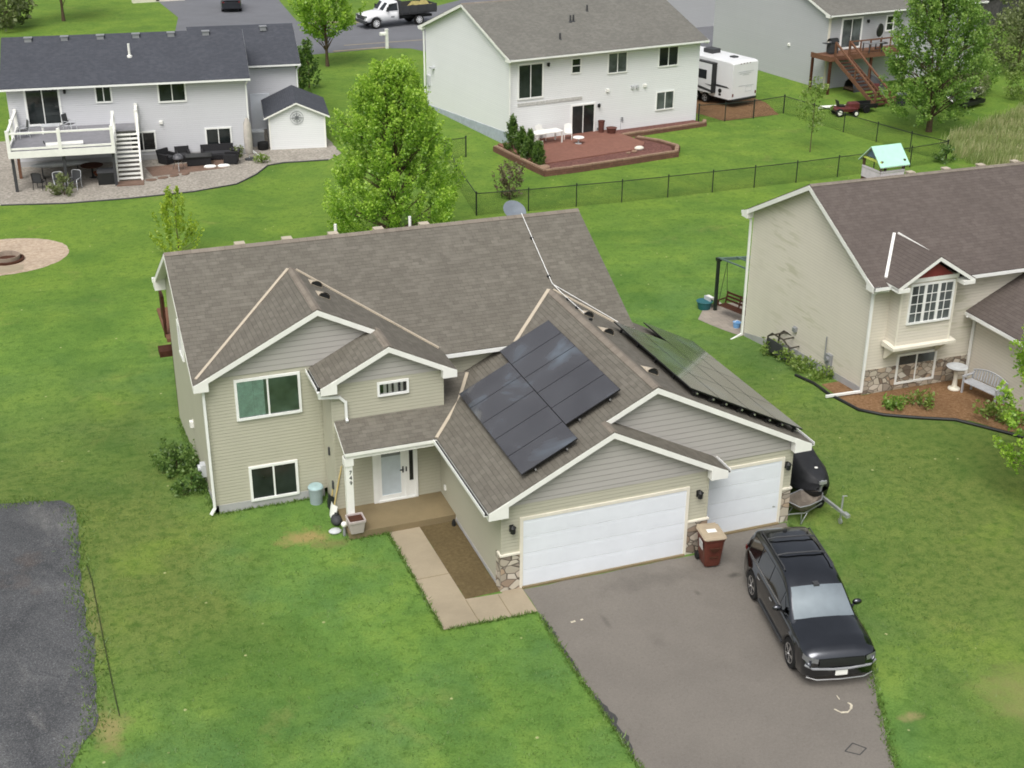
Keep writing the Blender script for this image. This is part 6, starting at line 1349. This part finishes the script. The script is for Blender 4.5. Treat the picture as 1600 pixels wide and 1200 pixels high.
for x in (-.8, .8): q.bar((x, -.46, .70), (x, .08, .70), .06, .04); q.bar((x, -.44, .46), (x, -.44, .70), .05, .05)
parts(q, 'armrest', 'dkbrown', Bn); q = MB(); q.X = b.X
for x in (-.8, .8): q.tube([(x, -.4, .7), (x, -.05, 2.38)], .012, 5); q.tube([(x, .08, .9), (x, -.05, 2.38)], .012, 5)
parts(q, 'chain', 'black', Bn)
Tb = thing('tub', 'teal plastic toy tub on the edge of the grey pavers', 'tub', (15.95, 19.55, -1.2)); b = MB(); b.lathe([(.26, 0), (.34, .35), (.37, .36), (.33, .34)], n=16); b.build('body', plain('teal_plastic', srgb(44, 98, 104), .5, .3), Tb); b = MB(); b.lathe([(.03, 0), (.31, .02), (.30, .10)], (0, 0, .20), 14); b.build('water', 'dkgrey', Tb)
Sl = thing('toy_slide', 'small white toy slide between the teal tub and the swing frame', 'toy', (16.25, 19.65, -1.2), R(10)); b = MB(); b.prism([(-.1, -.2, .5), (.1, -.2, .5), (.55, -.2, .12), (.55, -.2, .02)], (0, .4, 0)); b.build('chute', 'white', Sl); b = MB(); b.box(-.14, -.22, 0, -.08, .22, .5); b.build('support', 'ltgrey', Sl)
Bx = thing('toy_pail', 'light blue toy pail by the downspout of the tan house', 'toy', (16.15, 17.0, gz(17.0))); b = MB(); b.lathe([(.13, 0), (.17, .26), (.18, .26), (.15, .24)], n=14); b.build('body', plain('sky_blue_plastic', srgb(120, 170, 220), .5, .3), Bx); b = MB(); b.tube([(-.16, 0, .25), (0, 0, .36), (.16, 0, .25)], .012, 5); b.build('handle', 'white', Bx)
# dark garden cart against the tan house
Ct = thing('garden_cart', 'dark metal frame cart leaning along the stained wall of the tan house', 'cart', (15.62, 12.4, gz(12.4)), R(-84))
b = MB()
for s_ in (-.28, .28): b.tube([(-.75, s_, .12), (-.70, s_, .72), (-.45, s_, .92), (.25, s_, .92), (.68, s_, .72), (.78, s_, .10)], .035, 6)
for x, z in ((-.70, .72), (.25, .92), (.68, .72), (-.3, .92)): b.tube([(x, -.28, z), (x, .28, z)], .028, 6)
b.build('frame', plain('dark_bronze_frame', lin(.05, .042, .032), .6, .3), Ct); b = MB(); b.box(-.72, -.30, .12, .25, -.26, .66); b.build('panel', 'dkgrey', Ct)
b = MB(); b.box(-.7, -.28, .12, .7, .28, .17); b.build('base', 'dkgrey', Ct)
# bird bath and bench in the tan house's bed
Bb = thing('bird_bath', 'pale concrete bird bath in the corner of the mulch bed', 'bird bath', (19.3, 6.75, 0)); b = MB(); b.lathe([(.22, 0), (.22, .05), (.10, .10), (.07, .45), (.09, .74)], n=16); b.build('pedestal', 'cream', Bb); b = MB(); b.lathe([(.09, .74), (.30, .82), (.38, .90), (.35, .91), (.10, .85), (.01, .85)], n=22); b.build('bowl', 'ltgrey', Bb)
Gb = thing('bench', 'light grey slatted garden bench beside the garage wall of the tan house', 'bench', (19.75, 5.75, 0), R(-78))
M['benchgrey'] = plain('weathered_grey_bench', srgb(176, 178, 182), .6, .3)
b = MB()
for i in range(5): b.bar((-.75, -.22+.1*i, .45), (.75, -.22+.1*i, .45), .08, .03)
b.build('seat', 'benchgrey', Gb); b = MB()
for i in range(13): x = -.70+.1167*i; hz = .95-.18*(x/.7)**2; b.bar((x, .25, .5), (x, .32, hz), .05, .02)
b.tube([(-.76+.095*i, .31, .95-.18*((-.76+.095*i)/.76)**2) for i in range(17)], .028, 6); b.build('backrest', 'benchgrey', Gb)
for x in (-.72, .72):
    b = MB(); b.box(x-.03, -.26, 0, x+.03, -.20, .64); b.build('leg', 'benchgrey', Gb); b = MB(); b.box(x-.03, .24, 0, x+.03, .30, .72); b.build('leg', 'benchgrey', Gb)
    b = MB(); b.box(x-.04, -.30, .64, x+.04, .30, .68); b.build('armrest', 'benchgrey', Gb)

# playhouse with mint roof
Ph = thing('playhouse', 'timber playhouse with mint green roof showing over the tan house ridge', 'playhouse', (33.0, 31.2, -1.2), R(3))
for x in (-.75, .75):
    for y in (-.75, .75): b = MB(); b.box(x-.06, y-.06, 0, x+.06, y+.06, 2.35); b.build('leg', plain('grey_timber', srgb(120, 108, 96), .7, .2) if x < 0 and y < 0 else M['bark'], Ph)
b = MB(); b.box(-.8, -.8, 1.0, .8, .8, 1.08); b.build('platform', 'brownwood', Ph)
b = MB()
for (xa, ya, xb, yb) in ((-.8, -.8, .8, -.8), (-.8, -.8, -.8, .8)): b.bar((xa, ya, 1.75), (xb, yb, 1.75), .06, .10); b.bar((xa, ya, 1.42), (xb, yb, 1.42), .04, .5)
b.build('rail', plain('lilac_white_rail', srgb(206, 196, 206), .6, .2), Ph); b = MB(); b.bar((-.84, -.8, 2.28), (-.84, .8, 2.28), .06, .10); b.build('trim', plain('lime_trim', srgb(206, 214, 110), .6, .2), Ph)
zph = lambda x, y: 3.02-.95*abs(y); b = MB(); slab(b, [(-.98, -.98), (.98, -.98), (.98, 0), (-.98, 0)], zph, .06); slab(b, [(-.98, 0), (.98, 0), (.98, .98), (-.98, .98)], zph, .06); b.build('roof', [plain('mint_roof', srgb(176, 226, 202), .5, .3, var=.06), 'ltgrey'], Ph)
b = MB(); b.prism([(-.84, -.5, 2.4), (-.84, .5, 2.4), (-.84, 0, 2.95)], (.05, 0, 0)); b.build('gable', plain('slate_blue_panel', srgb(92, 108, 130), .6, .2), Ph)

# ------------------------------------------------------------------ charcoal roofed house: furniture
def dth(name, label, cat, x, y, rz=0, z=0, group=None): return thing(name, label, cat, dl(x, y, z), R(-6)+rz, group)
M['wicker'] = plain('black_wicker', lin(.022, .022, .024), .7, .2, var=.3, scale=20); M['cush'] = plain('charcoal_cushion', lin(.045, .046, .05), .8, .1)
def sofa(label, name, x, y, rz, wd, group, z=0):
    s = dth(name, label, 'sofa' if wd > 1.2 else 'armchair', x, y, rz, z, group)
    b = MB(); b.box(-wd/2, -.40, .06, wd/2, .38, .32); b.build('base', 'wicker', s); b = MB(); b.prism([(-wd/2, .26, .06), (wd/2, .26, .06), (wd/2, .42, .80), (-wd/2, .42, .80)], (0, .10, 0)); b.build('backrest', 'wicker', s)
    for sx in (-1, 1): b = MB(); b.box(sx*(wd/2-.07)-.08, -.42, .06, sx*(wd/2-.07)+.08, .36, .60); b.build('armrest', 'wicker', s)
    b = MB(); b.box(-wd/2+.16, -.38, .32, wd/2-.16, .26, .44); b.build('cushion', 'cush', s); return s
sofa('black wicker armchair below the lower window near the stairs', 'armchair', -4.95, -1.0, R(40), .85, 'black wicker patio set'); sofa('black wicker armchair between the kettle grill and the fire table', 'armchair', -4.05, -.75, R(5), .85, 'black wicker patio set')
sofa('black wicker sofa against the wall under the far lower window', 'sofa', -2.0, -.70, 0, 1.95, 'black wicker patio set'); sofa('black wicker armchair at the gravel end of the patio set', 'armchair', -1.25, -1.85, R(-100), .85, 'black wicker patio set')
ft = dth('fire_table', 'black rectangular fire table amid the wicker chairs', 'table', -3.15, -1.75); b = MB(); b.box(-.70, -.40, .04, .70, .40, .52); b.build('base', 'wicker', ft); b = MB(); b.box(-.76, -.46, .52, .76, .46, .58); b.build('tabletop', 'black', ft)
kg = dth('kettle_grill', 'small black kettle grill on pale legs in front of the patio set', 'grill', -4.35, -2.75); b = MB(); b.lathe([(.03, .48), (.20, .52), (.29, .66), (.30, .72)], n=18); b.build('bowl', 'black', kg); b = MB(); b.lathe([(.305, .72), (.28, .84), (.16, .95), (.03, .98)], n=18); b.lathe([(.03, .98), (.03, 1.03)], n=8); b.build('lid', plain('speckled_grey_lid', lin(.10, .10, .11), .35, .4, var=.6, scale=12), kg)
for a in (.5, 2.6, 4.7): b = MB(); b.tube([(.18*math.cos(a), .18*math.sin(a), .56), (.42*math.cos(a), .42*math.sin(a), .0)], .022, 6); b.build('leg', 'silver', kg)
um = dth('parasol', 'closed beige parasol standing by the corner of the charcoal roofed house', 'parasol', -.15, -1.35); b = MB(); b.lathe([(.30, 0), (.30, .08), (.05, .12)], n=14); b.build('base', 'dkgrey', um); b = MB(); b.lathe([(.16, .35), (.24, .5), (.25, 1.5), (.21, 2.2), (.10, 2.5), (.02, 2.58)], n=12); b.build('canopy', plain('beige_canvas', srgb(186, 180, 172), .8, .1, var=.15), um); b = MB(); b.tube([(0, 0, .1), (0, 0, 2.7)], .03, 7); b.build('pole', 'ltgrey', um)
for i, (x, y) in enumerate(((-2.55, -2.55), (-1.75, -2.55))): b = MB(); b.lathe([(.34, 0), (.36, .07), (.28, .13), (.01, .14)], n=14, sx=1.05, sy=.62); o = b.build('stone', 'white', None, dl(x, y), R(-6)); tag(o, ('smooth white stone at the grill end of the brick patio', 'smooth white stone nearest the gravel end armchair')[i], 'stone', 'white stones')
for i, (x, y) in enumerate(((-5.95, -4.55), (-5.3, -4.25), (-4.65, -3.95), (-4.0, -3.70))):
    b = MB(); b.lathe([(.26, 0), (.28, .03), (.25, .05), (.01, .05)], n=9, sx=1.2, sy=.8); o = b.build('stepping_stone', 'paver2', None, dl(x, y, .008), R(-6+20*i)); tag(o, ('stepping stone closest to the white stairs', 'second stepping stone from the white stairs', 'third stepping stone from the white stairs', 'stepping stone closest to the brick patio')[i], 'stepping stone', 'stepping stones in the gravel')
b = MB(); b.box(-.75, -.45, 0, .75, .45, .07); o = b.build('landing_slab', 'paver2', None, dl(-7.1, -5.0), R(-6)); tag(o, 'brick landing slab at the foot of the white stairs', 'slab', kind='structure')
def metal_chair(label, x, y, rz, z=0, mat='silver', group=None, cat='chair', seatmat='dkgrey'):
    s = dth('chair', label, cat, x, y, rz, z, group); b = MB()
    for sx in (-.27, .27): b.tube([(sx, -.28, 0), (sx, -.24, .58), (sx, .20, .60), (sx, .26, .40), (sx, .34, .95)], .022, 6); b.tube([(sx, .30, .0), (sx, .22, .42)], .022, 6)
    b.tube([(-.27, .34, .95), (-.15, .35, 1.0), (.15, .35, 1.0), (.27, .34, .95)], .022, 6); b.build('frame', mat, s)
    b = MB(); b.grid([[(sx, -.24, .42), (sx, .22, .40)] for sx in (-.26, 0, .26)]); b.build('seat', seatmat, s); b = MB(); b.grid([[(sx, .24, .44), (sx, .34, .97)] for sx in (-.26, 0, .26)]); b.build('backrest', seatmat, s); return s
metal_chair('pale framed patio chair under the middle of the white deck', -10.9, -5.55, R(10), 0, 'ltgrey', 'patio chairs under the white deck'); metal_chair('pale framed patio chair under the white deck nearer the stairs', -10.1, -5.3, R(-25), 0, 'ltgrey', 'patio chairs under the white deck')
metal_chair('dark arched patio chair under the white deck beside the end post', -12.0, -4.9, R(160), 0, 'black', 'patio chairs under the white deck'); metal_chair('grey patio chair on the white deck by its side railing', -12.75, -2.2, R(-70), 2.3, 'ltgrey', 'chairs on the white deck'); metal_chair('grey patio chair on the white deck near the sliding door', -10.25, -1.2, R(60), 2.3, 'ltgrey', 'chairs on the white deck')
t_ = dth('patio_table', 'dark round patio table under the white deck', 'table', -9.2, -3.2); b = MB(); b.lathe([(.02, .70), (.62, .70), (.64, .74), (.02, .75)], n=20); b.build('tabletop', 'dkbrown', t_); b = MB(); b.lathe([(.25, 0), (.06, .05), (.05, .7)], n=10); b.build('leg', 'black', t_)
t_ = dth('patio_table', 'low grey table with pale top on the white deck', 'table', -11.3, -1.4, 0, 2.3); b = MB(); b.box(-.5, -.35, .42, .5, .35, .46); b.build('tabletop', 'ltgrey', t_)
for x in (-.44, .44):
    for y in (-.3, .3): b = MB(); b.box(x-.03, y-.03, 0, x+.03, y+.03, .42); b.build('leg', 'white', t_)
t_ = dth('storage_box', 'black covered grill box under the white deck near the stairs', 'box', -8.4, -4.6); b = MB(); b.box(-.45, -.35, 0, .45, .35, .7); b.build('body', 'black', t_); b = MB(); b.grid([[(-.47, -.37+.185*i, .70+.22*math.sin(math.pi*i/4)) for i in range(5)], [(.47, -.37+.185*i, .70+.22*math.sin(math.pi*i/4)) for i in range(5)]]); b.build('lid', 'dkgrey', t_)
t_ = dth('kayak', 'long pale boat stored beneath the white deck', 'kayak', -11.0, -2.6, R(4)); b = MB(); b.grid([[(-1.7+.34*i, .30*math.sin(math.pi*i/10)**.6*math.cos(a)+0, .75+.17*math.sin(math.pi*i/10)**.5*math.sin(a)) for a in [2*math.pi*k/10 for k in range(10)]] for i in range(11)], 0, True, True); b.build('hull', 'ltgrey', t_); b = MB(); b.box(-1.0, -.3, 0, -.95, .3, .62); b.box(.95, -.3, 0, 1.0, .3, .62); parts(b, 'stand', 'dkgrey', t_)
t_ = dth('fire_bowl', 'rusty fire bowl under the white deck near the stairs', 'fire bowl', -8.7, -3.6); b = MB(); b.lathe([(.05, .18), (.35, .26), (.45, .42), (.43, .42), (.2, .28)], n=18); b.build('bowl', plain('rust', srgb(110, 62, 40), .8, .2, var=.3), t_); b = MB(); b.lathe([(.30, 0), (.12, .2)], n=8); b.build('stand', 'black', t_)
t_ = dth('lawn_float', 'long white pool float lying on the white deck', 'float', -10.4, -4.6, R(4), 2.3); b = MB(); b.grid([[(-1.0+.2*i, .32*math.cos(a), .12+.10*math.sin(a)) for a in [2*math.pi*k/10 for k in range(10)]] for i in range(11)], 0, True, True); b.build('float_body', 'white', t_); b = MB(); b.tube([(-1.05, 0, .15), (-1.1, .02, .35)], .03, 6); b.build('valve', 'dkgrey', t_)
t_ = dth('tyre_pile', 'pair of dark wheels stacked beside the shed wall', 'wheels', .85, .9); b = MB(); b.lathe([(.18, 0), (.33, 0), (.35, .2), (.33, .22), (.35, .24), (.33, .44), (.18, .44)], n=18); b.build('tyre', 'rubber', t_); b = MB(); b.lathe([(.02, .40), (.18, .42)], n=14); b.build('rim', 'ltgrey', t_)
t_ = dth('storage_box', 'grey shelf box standing between the house and the shed', 'box', .65, 1.9); b = MB(); b.box(-.35, -.3, 0, .35, .3, .9); b.build('body', 'grey', t_); b = MB(); b.box(-.38, -.33, .9, .38, .33, .97); b.build('lid', 'ltgrey', t_)
bl = thing('bin', 'teal lidded bin on the drive just over the charcoal roof ridge', 'bin', (7.9, 88.3, -1.19), R(10)); b = MB(); b.grid([rr(.25, .28, 0), rr(.32, .36, 1.0)], 0, False, True); b.fi([b.vid(p) for p in rr(.25, .28, .0)]); b.build('body', plain('teal_bin', srgb(70, 118, 118), .5, .3), bl); b = MB(); b.grid([rr(.34, .38, 1.0), rr(.35, .39, 1.06), rr(.2, .24, 1.1)], 0, False, True); b.fi([b.vid(p) for p in rr(.2, .24, 1.1)]); b.build('lid', plain('pale_teal_lid', srgb(130, 170, 168), .5, .3), bl)
bl = thing('bin', 'bin with cream lid on the drive beside the teal one', 'bin', (9.6, 87.2, -1.19), R(5)); b = MB(); b.grid([rr(.25, .28, 0), rr(.32, .36, 1.0)], 0, False, True); b.fi([b.vid(p) for p in rr(.25, .28, .0)]); b.build('body', plain('olive_bin', srgb(104, 104, 84), .5, .3), bl); b = MB(); b.grid([rr(.36, .40, 1.0), rr(.37, .41, 1.08), rr(.25, .3, 1.12)], 0, False, True); b.fi([b.vid(p) for p in rr(.25, .3, 1.12)]); b.build('lid', plain('cream_lid', srgb(222, 222, 190), .5, .3), bl)
mb = thing('mailbox', 'white mailbox on a thick white post by the far street', 'mailbox', (18.65, 82.0, -1.2), R(185)); b = MB(); b.box(-.11, -.11, 0, .11, .11, 1.55); b.box(-.13, -.13, 1.55, .13, .13, 1.62); b.build('post', 'white', mb); b = MB(); b.X = Matrix.Translation((.30, 0, 1.12)); b.prism([(-.3, -.13, 0), (-.3, .13, 0), (-.3, .13, .16), (-.3, .07, .26), (-.3, -.07, .26), (-.3, -.13, .16)], (.6, 0, 0)); b.build('box', 'white', mb)
ps = thing('roadside_block', 'pale concrete block wall at the far end beyond the charcoal roof', 'wall', (3.4, 113.5, -1.2), R(4)); b = MB(); b.box(-2.6, -.4, 0, 2.6, .4, .9); b.build('course', 'cream', ps); b = MB(); b.box(-.3, -.45, .1, .0, -.4, .45); b.build('opening', 'black', ps)

# ------------------------------------------------------------------ white house: patio furniture
def wth(name, label, cat, x, y, rz=0, z=.30, group=None): return thing(name, label, cat, wl(x, y, z), R(8)+rz, group)
t_ = wth('patio_table', 'long white patio table on the brick patio', 'table', 2.0, -1.15, R(3)); b = MB(); b.box(-1.0, -.45, .68, 1.0, .45, .73); b.build('tabletop', 'white', t_)
for x in (-.9, .9):
    for y in (-.38, .38): b = MB(); b.box(x-.035, y-.035, 0, x+.035, y+.035, .68); b.build('leg', 'white', t_)
def wchair(label, x, y, rz):
    s = wth('chair', label, 'chair', x, y, rz, .30, 'white chairs on the brick patio'); b = MB(); b.box(-.26, -.25, .40, .26, .25, .45); b.build('seat', 'white', s); b = MB()
    for i in range(5): b.bar((-.2+.1*i, .25, .45), (-.2+.1*i, .36, .95-.04*abs(i-2)), .07, .02)
    b.build('backrest', 'white', s)
    for sx in (-.23, .23):
        b = MB(); b.tube([(sx, -.22, 0), (sx, -.22, .62), (sx, .26, .64)], .02, 6); b.build('leg', 'white', s); b = MB(); b.tube([(sx, .30, 0), (sx, .25, .42)], .02, 6); b.build('leg', 'white', s)
wchair('white patio chair by the lower sliding door', 3.65, -1.0, R(-30)); wchair('white patio chair at the arborvitae end of the white table', .55, -2.6, R(120)); wchair('white patio chair behind the white table', 2.0, -.45, 0)
t_ = wth('side_table', 'small round white table with a tray beside the white chair', 'table', 3.7, -2.2); b = MB(); b.lathe([(.30, .34), (.36, .36), (.36, .40), (.02, .41)], n=18); b.build('tabletop', 'white', t_); b = MB(); b.lathe([(.22, 0), (.05, .04), (.04, .34)], n=10); b.build('leg', 'ltgrey', t_)
for i, (x, y, r_, h_, lb) in enumerate(((6.45, -.45, .22, .75, 'tall dark brown planter box against the white house wall'), (6.95, -.9, .34, .34, 'low wide brown planter bowl beside the tall one'))):
    t_ = wth('plant_pot', lb, 'plant pot', x, y, 0, .30); b = MB(); b.lathe([(r_*.75, 0), (r_, h_), (r_*1.08, h_), (r_*1.0, h_*.92)], n=16); b.build('pot', plain('terracotta_brown', srgb(96, 62, 54), .8, .2), t_); b = MB(); b.lathe([(.01, h_*.9), (r_*.98, h_*.9)], n=14); b.build('soil', 'dkbrown', t_)
for i, (x, y, s_) in enumerate(((6.4, -5.0, .26), (5.8, -5.4, .16), (5.3, -5.5, .12), (-1.0, -6.2, .3), (-1.15, -5.8, .18))):
    b = MB(); b.ell((0, 0, s_*.35), (s_*1.25, s_*.9, s_*.55), 10); o = b.build('stone', 'capblock' if i else 'cream', None, wl(x, y, .24)); tag(o, ('largest pale boulder at the corner of the lava rock bed', 'mid sized pale stone beside the largest boulder', 'smallest pale stone on the lava rock', 'pale corner stone by the shortest arborvitae', 'small stone beside the arborvitae corner stone')[i], 'stone', 'landscape stones')

# ------------------------------------------------------------------ cool grey house: deck and yard things
def gth(name, label, cat, x, y, rz=0, z=0, group=None): return thing(name, label, cat, gl2(x, y, z), R(7.6)+rz, group)
t_ = gth('gas_grill', 'black gas grill on the corner of the brown deck', 'grill', -.1, -.8, 0, 2.75); b = MB(); b.box(-.35, -.25, .1, .35, .25, .8); b.build('cart', 'dkgrey', t_); b = MB(); b.grid([[(-.38, -.28+.14*i, .85+.3*math.sin(math.pi*i/4)) for i in range(5)], [(.38, -.28+.14*i, .85+.3*math.sin(math.pi*i/4)) for i in range(5)]]); b.build('lid', 'black', t_); b = MB(); b.box(-.85, -.2, .80, -.38, .2, .84); b.build('shelf', 'dkgrey', t_)
t_ = gth('patio_chair', 'round backed dark patio chair on the brown deck', 'chair', 4.4, -.9, R(20), 2.75); b = MB(); b.lathe([(.02, 0), (.48, .03), (.50, .10), (.46, .08), (.02, .05)], (0, 0, 0), 20, axis='y'); b.build('backrest', 'black', t_); t_.children[0].location = (0, .1, 1.35); b = MB(); b.lathe([(.35, .45), (.36, .5), (.02, .52)], (0, -.2, 0), 14); b.build('seat', 'black', t_); b = MB(); b.lathe([(.34, 0), (.06, .06), (.04, .9)], (0, -.05, 0), 10); b.build('leg', 'black', t_)
t_ = gth('patio_table', 'grey rectangular table on the brown deck', 'table', 3.1, -1.5, 0, 2.75); b = MB(); b.box(-.7, -.4, .66, .7, .4, .70); b.build('tabletop', 'grey', t_)
for x in (-.6, .6):
    for y in (-.33, .33): b = MB(); b.box(x-.03, y-.03, 0, x+.03, y+.03, .66); b.build('leg', 'dkgrey', t_)
t_ = gth('covered_pile', 'dark covered pile of firewood beneath the brown deck', 'pile', 2.6, -1.4); b = MB(); G_ = [[(-1.3+.26*i, -.6+.2*j, (.35+.55*math.sin(math.pi*(j+.3)/6.6)*(1+.25*math.sin(i*1.7)))*(0 if j in (0, 6) else 1)) for j in range(7)] for i in range(11)]; b.grid(G_); b.build('tarpaulin', 'dkgrey', t_); b = MB(); [b.tube([(-1.2+.3*i, -.55, .15), (-1.2+.3*i, .55, .15)], .12, 8) for i in range(9)]; b.build('logs', 'bark', t_)
t_ = thing('mower', 'dark red riding mower with white wheels parked by the deck stairs', 'mower', (42.1, 48.7, -1.2), R(-12))
M['mowred'] = plain('maroon_paint', srgb(92, 44, 44), .4, .4)
b = MB(); b.grid([rr(.80, .38, .30, .1), rr(.85, .42, .50, .1), rr(.55, .36, .62, .1)], 0, False, True); b.fi([b.vid(p) for p in rr(.55, .36, .62, .1)]); b.build('body', 'mowred', t_); b = MB(); b.X = Matrix.Translation((.55, 0, .4)); b.grid([rr(.42, .30, .1, .08), rr(.40, .28, .42, .08), rr(.30, .22, .5, .06)], 0, False, True); b.fi([b.vid(p) for p in rr(.30, .22, .5, .06)]); b.build('hood', 'mowred', t_)
b = MB(); b.box(-.55, -.24, .62, -.1, .24, .72); b.prism([(-.60, -.24, .66), (-.50, -.24, .66), (-.60, -.24, 1.05), (-.68, -.24, 1.05)], (0, .48, 0)); b.build('seat', 'black', t_)
for x, r_ in ((-.55, .28), (.62, .21)):
    for y in (-.48, .48): b = MB(); b.lathe([(r_*.5, -.1), (r_*.95, -.1), (r_, 0), (r_*.95, .1), (r_*.5, .1)], (x, y, r_), 18, axis='y'); o = b.build('wheel', 'rubber', t_); b = MB(); s_ = 1 if y > 0 else -1; b.lathe([(.02, s_*.115), (r_*.58, s_*.105)], (x, y, r_), 12, axis='y'); b.build('rim', 'white', o)
t_ = thing('utility_trailer', 'low black utility trailer hitched beside the riding mower', 'trailer', (43.9, 49.3, -1.2), R(-5)); b = MB(); b.box(-.9, -.5, .32, .9, .5, .40); b.box(-.9, -.52, .40, .9, -.48, .62); b.box(-.9, .48, .40, .9, .52, .62); b.build('bed', 'black', t_); b = MB(); b.bar((-.9, 0, .35), (-1.5, 0, .35), .06, .06); b.build('tongue', 'black', t_)
for y in (-.6, .6): b = MB(); b.lathe([(.08, -.08), (.24, -.08), (.26, 0), (.24, .08), (.08, .08)], (0, y, .26), 16, axis='y'); b.build('wheel', 'rubber', t_)
b = MB(); b.tube([(41.3, 50.7, -1.05), (42.9, 50.55, -1.05), (44.6, 49.9, -1.05)], .11, 8); tag(b.build('drain_pipe', 'white'), 'white plastic drain pipe lying on the grass behind the riding mower', 'pipe')
for i, (x, y, sx, sy, sz, mt, nm, lb) in enumerate(((47.3, 52.6, .5, .4, .8, 'mowred', 'lawn_chair', 'dark red folding chair beside the deck stairs'), (48.4, 53.2, .5, .4, .85, 'dkgrey', 'lawn_chair', 'dark grey folding chair further from the deck stairs'))):
    s = thing(nm, lb, 'chair', (x, y, -1.2), R(30*i-20), 'folding chairs by the grey house'); b = MB(); b.grid([[(-.25, -.2, .42), (-.25, .25, .38)], [(.25, -.2, .42), (.25, .25, .38)]]); b.build('seat', mt, s); b = MB(); b.grid([[(-.25, .25, .4), (-.25, .38, .95)], [(.25, .25, .4), (.25, .38, .95)]]); b.build('backrest', mt, s)
    for a in (-.25, .25): b = MB(); b.tube([(a, -.3, 0), (a, .3, .6)], .02, 6); b.build('leg', 'grey', s); b = MB(); b.tube([(a, .35, 0), (a, -.25, .6)], .02, 6); b.build('leg', 'grey', s)
s = thing('pallet_stack', 'stack of brown timber planks lying past the deck stairs', 'planks', (48.0, 51.2, -1.2), R(25)); b = MB(); [b.bar((-1.0, -.4+.16*i, .1+.06*(i % 2)), (1.0+.1*(i % 3), -.4+.16*i, .1+.06*(i % 2)), .14, .05) for i in range(6)]; b.build('planks', 'brownwood', s); b = MB(); [b.box(x-.05, -.5, 0, x+.05, .5, .08) for x in (-.7, .7)]; parts(b, 'bearer', 'dkbrown', s)
s = thing('round_bin', 'grey round rubbish bin at the foot of the deck stairs', 'bin', (47.6, 50.0, -1.2)); b = MB(); b.lathe([(.30, 0), (.36, .75), (.38, .76), (.34, .74)], n=18); b.build('body', 'dkgrey', s); b = MB(); b.lathe([(.38, .76), (.34, .84), (.01, .90)], n=18); b.build('lid', 'grey', s)
s = thing('parked_boat', 'white and dark boat under the broad dark tree', 'boat', (52.0, 48.2, -1.2), R(20)); b = MB(); b.grid([[(-2.0+.4*i, .75*min(1, (10-i)/4)**.6*yy, .55+.45*(abs(yy)**2)+.03*max(0, i-6)) for yy in (-1, -.6, 0, .6, 1)] for i in range(11)]); b.build('hull', 'white', s); b = MB(); b.box(-1.9, -.5, .9, .6, .5, 1.15); b.build('cover', 'dkgrey', s); b = MB(); b.box(-1.6, -.7, .25, 1.0, .7, .5); b.build('trailer_frame', 'black', s)
s = thing('shed', 'weathered dark timber shed far beyond the meadow', 'shed', (76.0, 74.5, -1.2), R(-10)); b = MB(); b.prism([(-2.2, 0, 0), (2.2, 0, 0), (2.2, 0, 2.3), (0, 0, 2.9), (-2.2, 0, 2.3)], (0, 3.5, 0)); b.build('wall', plain('dark_weathered_boards', lin(.075, .072, .072), .9, .1, var=.35, scale=4), s); b = MB(); zz_ = lambda x, y: 3.02-.27*abs(x); slab(b, [(-2.45, -.25), (0, -.25), (0, 3.7), (-2.45, 3.7)], zz_, .08); slab(b, [(0, -.25), (2.45, -.25), (2.45, 3.7), (0, 3.7)], zz_, .08); b.build('roof', ['d_roof', 'dkgrey'], s); b = MB(); b.box(-.5, -.04, 0, .5, .02, 2.0); b.build('door', 'dkgrey', s)
